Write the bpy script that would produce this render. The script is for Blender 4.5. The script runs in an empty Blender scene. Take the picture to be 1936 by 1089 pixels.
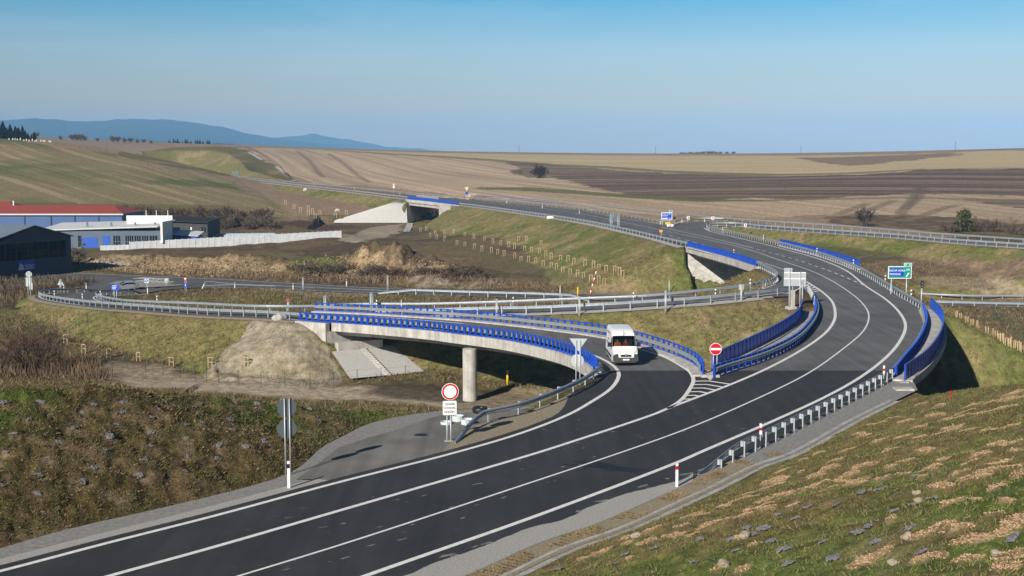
import bpy, bmesh, math, random
import numpy as np
from mathutils import Vector, Matrix
from mathutils.geometry import tessellate_polygon

scene = bpy.context.scene
COL = scene.collection
rnd = random.Random(7)

# ------------------------------------------------------------------ camera
HAZE = 1.05e-4
H = 14.5                       # eye height over the road deck
FPX = 2400.0                   # focal length in photo pixels
PITCH = math.atan(244.5 / FPX)
CP, SP = math.cos(PITCH), math.sin(PITCH)
cam_d = bpy.data.cameras.new('camera')
cam = bpy.data.objects.new('camera', cam_d)
COL.objects.link(cam)
cam.location = (0, 0, H)
cam.rotation_euler = (math.pi / 2 - PITCH, 0, 0)
cam_d.sensor_width = 36.0
cam_d.lens = FPX / 1936.0 * 36.0
cam_d.clip_start = 0.5
cam_d.clip_end = 40000
scene.camera = cam

# ------------------------------------------------------------------ light
SKY_TINT = [(0.0, (.66, .46, .32)), (.042, (.90, .68, .50)), (.083, (.80, .84, .82)), (.12, (.30, .74, .88)), (.30, (.22, .32, .42)), (1.0, (.18, .25, .34))]
SUN_EL = math.radians(27)
SUN_AZ = math.radians(31)      # light travels to the right of straight ahead by this angle
sd = bpy.data.lights.new('sun', 'SUN')
sd.energy = 5.0
sd.angle = math.radians(0.53)
sd.color = (1.0, 0.93, 0.83)
sun = bpy.data.objects.new('sun', sd)
COL.objects.link(sun)
ldir = Vector((math.sin(SUN_AZ) * math.cos(SUN_EL), math.cos(SUN_AZ) * math.cos(SUN_EL), -math.sin(SUN_EL)))
sun.rotation_euler = ldir.to_track_quat('-Z', 'Y').to_euler()
world = bpy.data.worlds.new('World')
scene.world = world
world.use_nodes = True
nt = world.node_tree
for n in list(nt.nodes):
    nt.nodes.remove(n)
wo = nt.nodes.new('ShaderNodeOutputWorld')
bg = nt.nodes.new('ShaderNodeBackground')
sky = nt.nodes.new('ShaderNodeTexSky')
sky.sky_type = 'NISHITA'
sky.sun_disc = False
sky.sun_elevation = SUN_EL
sky.sun_rotation = math.atan2(-ldir.x, -ldir.y)
sky.altitude = 600
sky.air_density = 1.0
sky.dust_density = 0.25
sky.ozone_density = 2.2
bg.inputs['Strength'].default_value = 0.075
# faint high cirrus, fixed to the sky directions
tc = nt.nodes.new('ShaderNodeTexCoord')
mp = nt.nodes.new('ShaderNodeMapping')
mp.inputs['Scale'].default_value = (2.2, 2.2, 16.0)
mp.inputs['Rotation'].default_value = (0.12, 0.10, 0)
nz = nt.nodes.new('ShaderNodeTexNoise')
nz.inputs['Scale'].default_value = 2.4
nz.inputs['Detail'].default_value = 7
nz.inputs['Roughness'].default_value = 0.62
cr = nt.nodes.new('ShaderNodeMapRange')
cr.inputs['From Min'].default_value = 0.48
cr.inputs['From Max'].default_value = 0.85
cr.inputs['To Min'].default_value = 0.0
cr.inputs['To Max'].default_value = 0.30
mx = nt.nodes.new('ShaderNodeMixRGB')
mx.inputs['Color2'].default_value = (6.2, 7.2, 8.2, 1)
nt.links.new(tc.outputs['Generated'], mp.inputs['Vector'])
nt.links.new(mp.outputs['Vector'], nz.inputs['Vector'])
nt.links.new(nz.outputs['Fac'], cr.inputs['Value'])
nt.links.new(cr.outputs['Result'], mx.inputs['Fac'])
# elevation tint on the sky: warmer low down, dimmed overhead to deepen shadows
sx_ = nt.nodes.new('ShaderNodeSeparateXYZ'); nt.links.new(tc.outputs['Generated'], sx_.inputs['Vector'])
rp = nt.nodes.new('ShaderNodeValToRGB')
for pos_, c_ in SKY_TINT[1:-1]:
    e_ = rp.color_ramp.elements.new(pos_)
for e_, (pos_, c_) in zip(rp.color_ramp.elements, SKY_TINT):
    e_.position = pos_; e_.color = (*c_, 1)
nt.links.new(sx_.outputs['Z'], rp.inputs['Fac'])
mt_ = nt.nodes.new('ShaderNodeMixRGB'); mt_.blend_type = 'MULTIPLY'; mt_.inputs['Fac'].default_value = 1.0
nt.links.new(sky.outputs['Color'], mt_.inputs['Color1']); nt.links.new(rp.outputs['Color'], mt_.inputs['Color2'])
nt.links.new(mt_.outputs['Color'], mx.inputs['Color1'])
nt.links.new(mx.outputs['Color'], bg.inputs['Color'])
nt.links.new(bg.outputs['Background'], wo.inputs['Surface'])

scene.view_settings.view_transform = 'Standard'
scene.view_settings.look = 'None'
scene.view_settings.exposure = 0.40
scene.view_settings.gamma = 1.0
scene.view_settings.use_curve_mapping = False
scene.cycles.max_bounces = 6
scene.cycles.volume_bounces = 1

# ------------------------------------------------------------------ maths
def ray(u, v):
    a = (u - 968.0) / FPX
    b = (544.5 - v) / FPX
    return np.array((a, CP + b * SP, b * CP - SP))

def W(u, v, z=0.0):
    d = ray(u, v)
    t = (z - H) / d[2]
    return np.array((d[0] * t, d[1] * t, z))

def at_depth(u, v, y):
    d = ray(u, v)
    t = y / d[1]
    return np.array((d[0] * t, y, H + d[2] * t))

def WL(pts, z=0.0):
    return np.array([W(p[0], p[1], p[2] if len(p) > 2 else z) for p in pts])

def smooth(P, step=1.0, n=None, closed=False):
    """centripetal Catmull-Rom through P, resampled by length"""
    P = np.asarray(P, float)
    if len(P) < 3:
        Q = P
    else:
        A = np.vstack([2 * P[0] - P[1], P, 2 * P[-1] - P[-2]])
        out = []
        for i in range(1, len(A) - 2):
            p0, p1, p2, p3 = A[i - 1], A[i], A[i + 1], A[i + 2]
            t0 = 0.0
            t1 = t0 + max(1e-6, np.linalg.norm(p1 - p0)) ** 0.5
            t2 = t1 + max(1e-6, np.linalg.norm(p2 - p1)) ** 0.5
            t3 = t2 + max(1e-6, np.linalg.norm(p3 - p2)) ** 0.5
            for t in np.linspace(t1, t2, 14, endpoint=False):
                a1 = (t1 - t) / (t1 - t0) * p0 + (t - t0) / (t1 - t0) * p1
                a2 = (t2 - t) / (t2 - t1) * p1 + (t - t1) / (t2 - t1) * p2
                a3 = (t3 - t) / (t3 - t2) * p2 + (t - t2) / (t3 - t2) * p3
                b1 = (t2 - t) / (t2 - t0) * a1 + (t - t0) / (t2 - t0) * a2
                b2 = (t3 - t) / (t3 - t1) * a2 + (t - t1) / (t3 - t1) * a3
                out.append((t2 - t) / (t2 - t1) * b1 + (t - t1) / (t2 - t1) * b2)
        out.append(P[-1])
        Q = np.array(out)
    L = np.concatenate([[0], np.cumsum(np.linalg.norm(np.diff(Q, axis=0), axis=1))])
    if n is None:
        n = max(2, int(round(L[-1] / step)) + 1)
    s = np.linspace(0, L[-1], n)
    return np.stack([np.interp(s, L, Q[:, k]) for k in range(3)], axis=1)

def plen(P):
    return np.linalg.norm(np.diff(P, axis=0), axis=1).sum()

def normals2d(P):
    T = np.gradient(P[:, :2], axis=0)
    T /= np.linalg.norm(T, axis=1)[:, None] + 1e-9
    return np.stack([-T[:, 1], T[:, 0]], axis=1)      # to the left of travel

def offset(P, d):
    Q = P.copy()
    Q[:, :2] += normals2d(P) * (np.asarray(d)[..., None] if np.ndim(d) else d)
    return Q

def _hash(ix, iy, seed):
    h = (ix * 374761393 + iy * 668265263 + seed * 982451653) & 0x7fffffff
    h = ((h ^ (h >> 13)) * 1274126177) & 0x7fffffff
    return ((h ^ (h >> 16)) & 0xffff) / 65535.0

def vnoise(x, y, seed=0):
    ix = np.floor(x).astype(np.int64); iy = np.floor(y).astype(np.int64)
    fx = x - ix; fy = y - iy
    fx = fx * fx * (3 - 2 * fx); fy = fy * fy * (3 - 2 * fy)
    a = _hash(ix, iy, seed); b = _hash(ix + 1, iy, seed)
    c = _hash(ix, iy + 1, seed); d = _hash(ix + 1, iy + 1, seed)
    return (a * (1 - fx) + b * fx) * (1 - fy) + (c * (1 - fx) + d * fx) * fy

def fbm(x, y, seed=0, oct=4):
    s = 0; a = 0.5; t = 0
    for k in range(oct):
        s = s + a * vnoise(x, y, seed + 17 * k); t += a
        x = x * 2.03 + 11.7; y = y * 2.03 + 5.3; a *= 0.5
    return s / t

def pip(x, y, poly):
    """points in polygon"""
    poly = np.asarray(poly)
    inside = np.zeros(x.shape, bool)
    bx0, by0 = poly[:, 0].min(), poly[:, 1].min(); bx1, by1 = poly[:, 0].max(), poly[:, 1].max()
    m = (x >= bx0) & (x <= bx1) & (y >= by0) & (y <= by1)
    if not m.any():
        return inside
    xs, ys = x[m], y[m]
    r = np.zeros(xs.shape, bool)
    j = len(poly) - 1
    for i in range(len(poly)):
        xi, yi = poly[i, 0], poly[i, 1]; xj, yj = poly[j, 0], poly[j, 1]
        if yi != yj:
            c = ((yi > ys) != (yj > ys)) & (xs < (xj - xi) * (ys - yi) / (yj - yi) + xi)
            r ^= c
        j = i
    inside[m] = r
    return inside

def seg_dist(x, y, P):
    """distance to polyline P and the height of its nearest point"""
    best = np.full(x.shape, 1e9); bz = np.zeros(x.shape)
    for i in range(len(P) - 1):
        a = P[i]; b = P[i + 1]
        dx, dy = b[0] - a[0], b[1] - a[1]
        l2 = dx * dx + dy * dy
        if l2 < 1e-9:
            continue
        t = np.clip(((x - a[0]) * dx + (y - a[1]) * dy) / l2, 0, 1)
        d = np.hypot(x - a[0] - t * dx, y - a[1] - t * dy)
        m = d < best
        best = np.where(m, d, best)
        bz = np.where(m, a[2] + t * (b[2] - a[2]), bz)
    return best, bz

# ------------------------------------------------------------------ object helpers
def link(o):
    COL.objects.link(o)
    return o

def tag(o, label=None, cat=None, group=None, kind=None):
    if label: o['label'] = label
    if cat: o['category'] = cat
    if group: o['group'] = group
    if kind: o['kind'] = kind
    return o

def empty(name, label, cat, loc=(0, 0, 0), rz=0.0, group=None):
    o = bpy.data.objects.new(name, None)
    o.empty_display_size = 0.3
    o.location = tuple(float(c) for c in loc)
    o.rotation_euler = (0, 0, rz)
    link(o)
    return tag(o, label, cat, group)

def mesh_obj(name, verts, faces, mat=None, parent=None, smooth_shade=False, loc=None, rz=None):
    me = bpy.data.meshes.new(name)
    me.from_pydata([tuple(map(float, v)) for v in verts], [], [tuple(map(int, f)) for f in faces])
    me.update()
    if mat is not None:
        for m in (mat if isinstance(mat, (list, tuple)) else [mat]):
            me.materials.append(m)
    if smooth_shade:
        me.polygons.foreach_set('use_smooth', [True] * len(me.polygons))
    o = bpy.data.objects.new(name, me)
    if parent: o.parent = parent
    if loc is not None: o.location = tuple(float(c) for c in loc)
    if rz is not None: o.rotation_euler = (0, 0, float(rz))
    return link(o)

class MB:
    """collects simple shapes into one mesh"""
    def __init__(self):
        self.v = []; self.f = []; self.mi = []
    def add(self, verts, faces, mi=0):
        n = len(self.v)
        self.v += [tuple(map(float, p)) for p in verts]
        self.f += [tuple(int(i) + n for i in f) for f in faces]
        self.mi += [mi] * len(faces)
        return self
    def box(self, x0, x1, y0, y1, z0, z1, mi=0, M=None):
        v = [(x0, y0, z0), (x1, y0, z0), (x1, y1, z0), (x0, y1, z0), (x0, y0, z1), (x1, y0, z1), (x1, y1, z1), (x0, y1, z1)]
        if M is not None: v = [tuple(M @ Vector(p)) for p in v]
        return self.add(v, [(0, 3, 2, 1), (4, 5, 6, 7), (0, 1, 5, 4), (1, 2, 6, 5), (2, 3, 7, 6), (3, 0, 4, 7)], mi)
    def tube(self, a, b, r0, r1=None, n=8, mi=0, cap=True):
        r1 = r0 if r1 is None else r1
        a = Vector(a); b = Vector(b); d = (b - a)
        if d.length < 1e-6: return self
        q = d.to_track_quat('Z', 'Y')
        v = []
        for c, r in ((a, r0), (b, r1)):
            for k in range(n):
                t = 2 * math.pi * k / n
                v.append(c + q @ Vector((r * math.cos(t), r * math.sin(t), 0)))
        f = [(k, (k + 1) % n, n + (k + 1) % n, n + k) for k in range(n)]
        if cap:
            f += [tuple(range(n - 1, -1, -1)), tuple(range(n, 2 * n))]
        return self.add(v, f, mi)
    def prism(self, poly, y0, y1, mi=0):
        """polygon in x-z extruded along y"""
        n = len(poly)
        v = [(p[0], y0, p[1]) for p in poly] + [(p[0], y1, p[1]) for p in poly]
        f = [(k, (k + 1) % n, n + (k + 1) % n, n + k) for k in range(n)]
        f += [tuple(range(n - 1, -1, -1)), tuple(range(n, 2 * n))]
        return self.add(v, f, mi)
    def sweep(self, P, section, mi=0, cap=True, closed=True):
        """section = (lateral to the left, height) swept along P"""
        N = normals2d(P); m = len(section)
        v = []
        for i in range(len(P)):
            for (l, h) in section:
                v.append((P[i, 0] + N[i, 0] * l, P[i, 1] + N[i, 1] * l, P[i, 2] + h))
        f = []
        kk = m if closed else m - 1
        for i in range(len(P) - 1):
            for k in range(kk):
                f.append((i * m + k, i * m + (k + 1) % m, (i + 1) * m + (k + 1) % m, (i + 1) * m + k))
        if cap and closed:
            f.append(tuple(range(m - 1, -1, -1)))
            f.append(tuple((len(P) - 1) * m + k for k in range(m)))
        return self.add(v, f, mi)
    def build(self, name, mat, parent=None, smooth_shade=False, loc=None, rz=None):
        o = mesh_obj(name, self.v, self.f, mat, parent, smooth_shade, loc, rz)
        if any(self.mi):
            o.data.polygons.foreach_set('material_index', self.mi)
        # consistent outward normals
        bm = bmesh.new(); bm.from_mesh(o.data)
        bmesh.ops.recalc_face_normals(bm, faces=bm.faces)
        bm.to_mesh(o.data); bm.free()
        return o

def dup_tree(o, parent=None, **kw):
    c = o.copy()
    COL.objects.link(c)
    if parent: c.parent = parent
    for ch in list(o.children):
        dup_tree(ch, c)
    return c

# ------------------------------------------------------------------ materials
def mat_new(name):
    m = bpy.data.materials.new(name)
    m.use_nodes = True
    n = m.node_tree
    b = n.nodes['Principled BSDF']
    return m, n, b

def simple_mat(name, col, rough=0.5, metal=0.0, var=0.12, scale=3.0, spec=0.5, bump=0.0, bscale=40.0, dirt=None, streak=False):
    m, n, b = mat_new(name)
    b.inputs['Roughness'].default_value = rough
    b.inputs['Metallic'].default_value = metal
    b.inputs['Specular IOR Level'].default_value = spec
    g = n.nodes.new('ShaderNodeNewGeometry')
    t = n.nodes.new('ShaderNodeTexNoise')
    t.inputs['Scale'].default_value = scale
    t.inputs['Detail'].default_value = 5
    t.inputs['Roughness'].default_value = 0.65
    n.links.new(g.outputs['Position'], t.inputs['Vector'])
    if streak:
        # run-off stains: noise drawn out downwards, plus faint cast joints
        ms = n.nodes.new('ShaderNodeMapping'); ms.inputs['Scale'].default_value = (2.2, 2.2, .14)
        n.links.new(g.outputs['Position'], ms.inputs['Vector'])
        t3 = n.nodes.new('ShaderNodeTexNoise'); t3.inputs['Scale'].default_value = 1.0; t3.inputs['Detail'].default_value = 6; t3.inputs['Roughness'].default_value = .7
        n.links.new(ms.outputs['Vector'], t3.inputs['Vector'])
        mxx = n.nodes.new('ShaderNodeMath'); mxx.operation = 'ADD'; n.links.new(t3.outputs['Fac'], mxx.inputs[0]); n.links.new(t.outputs['Fac'], mxx.inputs[1])
        half = n.nodes.new('ShaderNodeMath'); half.operation = 'MULTIPLY'; half.inputs[1].default_value = .5; n.links.new(mxx.outputs[0], half.inputs[0])
        fac_out = half.outputs[0]
    else:
        fac_out = t.outputs['Fac']
    r = n.nodes.new('ShaderNodeValToRGB')
    lo = [c * (1 - var) for c in col]; hi = [min(1, c * (1 + var)) for c in col]
    if dirt: lo = dirt
    r.color_ramp.elements[0].position = 0.3; r.color_ramp.elements[0].color = (*lo, 1)
    r.color_ramp.elements[1].position = 0.7; r.color_ramp.elements[1].color = (*hi, 1)
    n.links.new(fac_out, r.inputs['Fac'])
    if streak: r.color_ramp.elements[0].position = .36; r.color_ramp.elements[1].position = .58
    n.links.new(r.outputs['Color'], b.inputs['Base Color'])
    if bump:
        t2 = n.nodes.new('ShaderNodeTexNoise'); t2.inputs['Scale'].default_value = bscale; t2.inputs['Detail'].default_value = 4
        n.links.new(g.outputs['Position'], t2.inputs['Vector'])
        bp = n.nodes.new('ShaderNodeBump'); bp.inputs['Strength'].default_value = bump; bp.inputs['Distance'].default_value = 0.05
        n.links.new(t2.outputs['Fac'], bp.inputs['Height'])
        n.links.new(bp.outputs['Normal'], b.inputs['Normal'])
    return m

def node(n, kind, **kw):
    x = n.nodes.new(kind)
    for k, v in kw.items():
        setattr(x, k, v)
    return x

M = {}
M['galv'] = simple_mat('galvanised steel', (0.42, 0.46, 0.50), 0.42, 0.55, 0.10, 2.0)
M['galv_post'] = simple_mat('galvanised post', (0.46, 0.49, 0.51), 0.5, 0.35, 0.08, 4.0)
M['blue'] = simple_mat('blue railing paint', (0.008, 0.068, 0.44), 0.36, 0.0, 0.30, 2.6)
M['concrete'] = simple_mat('pale concrete', (0.46, 0.445, 0.415), 0.85, 0, 0.10, 0.9, 0.3, 0.2, 25, dirt=(0.27, 0.255, 0.23), streak=True)
M['concrete_grey'] = simple_mat('grey concrete', (0.38, 0.37, 0.35), 0.9, 0, 0.12, 1.2, 0.3, 0.2, 25, dirt=(0.22, 0.21, 0.19), streak=True)
M['white'] = simple_mat('white plastic', (0.80, 0.80, 0.80), 0.45, 0, 0.03, 4)
M['black'] = simple_mat('black plastic', (0.012, 0.012, 0.013), 0.5, 0, 0.1, 4)
M['red'] = simple_mat('sign red', (0.50, 0.012, 0.016), 0.4, 0, 0.04, 4)
M['sign_blue'] = simple_mat('sign blue', (0.008, 0.06, 0.42), 0.4, 0, 0.04, 4)
M['sign_green'] = simple_mat('sign green', (0.0, 0.27, 0.20), 0.4, 0, 0.04, 4)
M['sign_back'] = simple_mat('grey sign back', (0.13, 0.165, 0.185), 0.5, 0.3, 0.06, 2)
M['sign_back_pale'] = simple_mat('pale aluminium sign back', (0.46, 0.50, 0.52), 0.45, 0.25, 0.05, 2)
M['orange'] = simple_mat('sign orange', (0.75, 0.33, 0.015), 0.5, 0, 0.05, 4)
M['yellow'] = simple_mat('yellow paint', (0.72, 0.46, 0.012), 0.5, 0, 0.05, 4)
M['stake'] = simple_mat('pale new timber', (0.47, 0.36, 0.21), 0.8, 0, 0.15, 9)
M['green_post'] = simple_mat('dark green post', (0.02, 0.075, 0.05), 0.5, 0, 0.1, 4)
M['bark'] = simple_mat('bark', (0.09, 0.062, 0.045), 0.9, 0, 0.25, 6)
# ------------------------------------------------------------------ road lines read from the place (pixel, pixel[, height])
TOE_L = WL([(-420, 1190), (-200, 1100), (0, 1036), (143, 996), (286, 964), (464, 921), (546, 895), (582, 869.5), (610, 844), (651.5, 823), (698, 800), (773, 784), (835, 776.6), (935, 772), (1010, 768)])
GUTTER = WL([(640, 1260), (800, 1170), (1000, 1074), (1077, 1037.6), (1181, 1001.5), (1284, 955), (1361.6, 919), (1439, 880), (1500, 859), (1614.6, 796), (1693, 757)])
RAIL_NEAR = WL([(850, 838), (901.6, 803), (979, 784), (1082, 742), (1112, 724), (1131, 707)])
DECK_A_NEAR = WL([(1128, 705, 0), (1116, 693, -.2), (1082, 675, -.4), (1031, 660, -.7), (953, 644, -1.1), (850, 631, -1.5), (811, 626, -1.7), (682, 615, -2.2), (564, 607, -2.5)])
LINE_A_FAR = WL([(1263, 773), (1289, 755), (1304.5, 734.6), (1311, 719), (1304.5, 703.6), (1289, 693), (1253, 674, -.1), (1211, 661, -.2), (1143, 645, -.5), (1055, 632, -.8), (900, 614, -1.4), (708, 599, -2.1), (600, 594, -2.55)])
DECK_A_FAR = WL([(1335, 712, 0), (1322, 695, 0), (1285, 676, -.1), (1211, 651, -.2), (1143, 636, -.5), (1055, 624, -.8), (900, 607, -1.4), (708, 594, -2.1), (600, 589, -2.55)])
L1 = WL([(-300, 1153), (-150, 1116), (0, 1080), (200, 1027.5), (400, 976.8), (640, 912), (850, 858.6), (979, 821), (1069.5, 786.3), (1121, 758), (1155, 734.6), (1169, 714), (1169, 703), (1160, 692, -.05), (1143, 681, -.15), (1110, 667, -.35), (1055, 652, -.65), (955, 636.5, -1.1), (850, 625.5, -1.5), (690, 609.5, -2.15), (580, 601, -2.5)])
L2 = WL([(-250, 1215), (0, 1148), (207, 1089), (400, 1035.6), (640, 966), (1000, 861), (1082, 835), (1237, 783), (1263, 772)])
L_MAIN = WL([(1263, 772), (1386, 725), (1458, 693), (1523, 657), (1561.6, 628.4), (1577, 606), (1579, 591), (1573, 570), (1552, 550), (1524, 532)])
CENTRE = WL([(-60, 1246), (200, 1166), (452, 1089), (640, 1031.4), (1000, 913.6), (1200, 846.6), (1303, 809), (1406.6, 765), (1523, 708.5), (1587, 664.8), (1632, 626), (1642.6, 600), (1637, 582), (1611.6, 556.5), (1547, 517.8), (1482.4, 494.6), (1394.6, 466), (1320, 449.5), (1250, 435), (1173, 419), (1100, 404.5), (1000, 391), (930, 384), (870, 379)])
R_MAIN = WL([(300, 1232), (691, 1089), (1000, 980.5), (1279, 875), (1329, 853), (1458, 797.6), (1561.6, 749.8), (1626, 713.6), (1676, 675), (1702, 644), (1712, 616), (1702, 592.7), (1676, 567), (1637, 541), (1598.6, 511), (1547, 489.4), (1482, 471), (1446, 462), (1366, 443), (1343, 437.5), (1331, 431)])
MAIN_L_EDGE = WL([(-60, 1163), (207, 1087), (400, 1033.5), (640, 964), (1000, 859), (1237, 781), (1300, 754), (1345, 717), (1366, 708), (1440, 684), (1500, 654), (1532, 622), (1543, 597), (1540, 575), (1525, 553), (1509, 543), (1500, 560), (1462, 561), (1440, 549), (1463, 540), (1474, 530), (1466, 519.5), (1440, 507), (1400, 494), (1300, 466.5), (1250, 454), (1200, 441.5), (1100, 420), (1000, 405), (900, 391), (868, 387.5)])
MAIN_R_EDGE = WL([(420, 1232), (700, 1117), (1000, 1010), (1077, 988.5), (1155, 953), (1258, 921), (1324, 897), (1381, 868), (1444, 838), (1514, 803), (1572, 773), (1634, 741), (1680, 716), (1712, 690), (1735, 662), (1748, 634), (1751, 612), (1741, 586), (1696, 559), (1619, 513.5), (1550, 486.5), (1446, 459), (1366, 441), (1337, 434.5), (1331, 428), (1300, 422.5), (1272, 427.5), (1200, 413.5), (1100, 397.5), (1000, 387), (900, 378.5), (868, 376)])
FAR_L = WL([(868, 387.5, 0), (770, 376, .4), (640, 360.5, 1.8), (540, 349.5, 3), (440, 338.6, 4), (330, 331, 4.6)])
FAR_R = WL([(868, 376, 0), (770, 367.2, .4), (640, 355, 1.8), (540, 345.8, 3), (440, 335.8, 4), (330, 328.5, 4.6)])
OUT_L = WL([(564, 607, -2.5), (500, 602, -2.8), (374.5, 596.5, -3.3), (258, 587.5, -4), (165, 580, -4.7), (103, 572, -5.4), (70, 565, -5.9), (66, 560, -6.1), (85, 555.5, -6.4), (140, 553, -6.8), (170, 550, -7)])
IN_L = WL([(620, 588, -2.9), (500, 588, -2.9), (374.5, 582, -3.6), (258, 577, -4.3), (222, 573, -4.7), (192, 565.5, -5.4), (190, 561, -5.8), (200, 558.5, -6.1), (232, 556.5, -6.5), (258, 556, -6.8), (275, 554.5, -7)])
R2_FAR = WL([(620, 588, -2.9), (700, 586, -2.8), (800, 586, -2.6), (900, 583.5, -2.3), (1124, 575, -1.3), (1223, 571, -.9), (1313, 562.5, -.5), (1400, 553.5, -.2), (1440, 546.5, 0), (1462, 537.5, 0), (1471, 529, 0)])
R2_NEAR = WL([(600, 600, -2.9), (705, 598.5, -2.75), (800, 596, -2.5), (905, 593, -2.2), (1017, 591, -1.8), (1125, 586, -1.3), (1223, 580, -.9), (1313, 573.5, -.5), (1388, 566, -.2), (1450, 559, 0), (1492, 554, 0), (1512, 546, 0)])
LOW_NEAR = WL([(-60, 545), (60, 540.5), (140, 538), (165, 546), (258, 554.5), (320, 547), (382, 543.5), (500, 546), (600, 550.5), (708, 554), (900, 560), (1100, 566.5), (1240, 569), (1400, 571), (1600, 575), (1800, 579), (1936, 580.5), (2300, 585)], -7)
LOW_FAR = WL([(-60, 508), (60, 511.5), (134, 515), (270, 521), (388, 526), (500, 532), (708, 543.6), (900, 549.5), (1100, 555), (1240, 557.5), (1400, 560), (1600, 564), (1800, 568), (1936, 569.5), (2300, 574)], -7)
RR_NEAR = WL([(1333, 430.5), (1345, 425.5), (1390, 426), (1436, 430.5), (1565, 439.5), (1694, 448.5), (1823, 460), (1936, 467.6), (2300, 497)])
RR_FAR = WL([(1272, 426), (1290, 420.5), (1320, 418.3), (1370, 419), (1436, 424), (1606, 436), (1746, 448), (1823, 453.2), (1936, 462), (2300, 488)])

S = lambda P, st=2.0: smooth(P, st)
def cat(*a): return np.vstack(a)

# ------------------------------------------------------------------ ground heights
PIECES = [   # (left edge, right edge, slope, margin)
    (cat(LOW_NEAR), cat(LOW_FAR), 0.6, 1.0),
    (S(FAR_L, 6), S(FAR_R, 6), 0.42, 2.0),
    (S(WL([(1296, 466), (1250, 455), (1200, 442), (1100, 420.5), (1000, 405.5), (900, 391.5), (862, 387)]), 4),
     S(WL([(1478, 464), (1446, 456), (1366, 438), (1272, 424), (1200, 412), (1100, 396.5), (1000, 386.4), (900, 378), (862, 375)]), 4), 0.375, 1.2),
    (S(RR_NEAR, 4), S(RR_FAR, 4), 0.46, 1.2),
    (S(OUT_L, 2), S(IN_L, 2), 0.5, 1.0),
    (S(R2_FAR, 2), S(R2_NEAR, 2), 0.5, 1.0),
    (WL([(1520, 592), (1510, 572), (1492, 556), (1460, 561), (1440, 549), (1463, 540), (1474, 530), (1466, 519.5), (1438, 507)]),
     WL([(1764, 588), (1745, 580), (1697, 553.5), (1660, 530), (1632, 509)]), 0.5, 1.0),
    (cat(TOE_L, WL([(1060, 740), (1100, 722), (1128, 705)])), cat(GUTTER, WL([(1735, 737)])), 0.5, 0.0),
]
CUT_ONLY = 7      # last piece also cuts into the hill and berm

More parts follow.
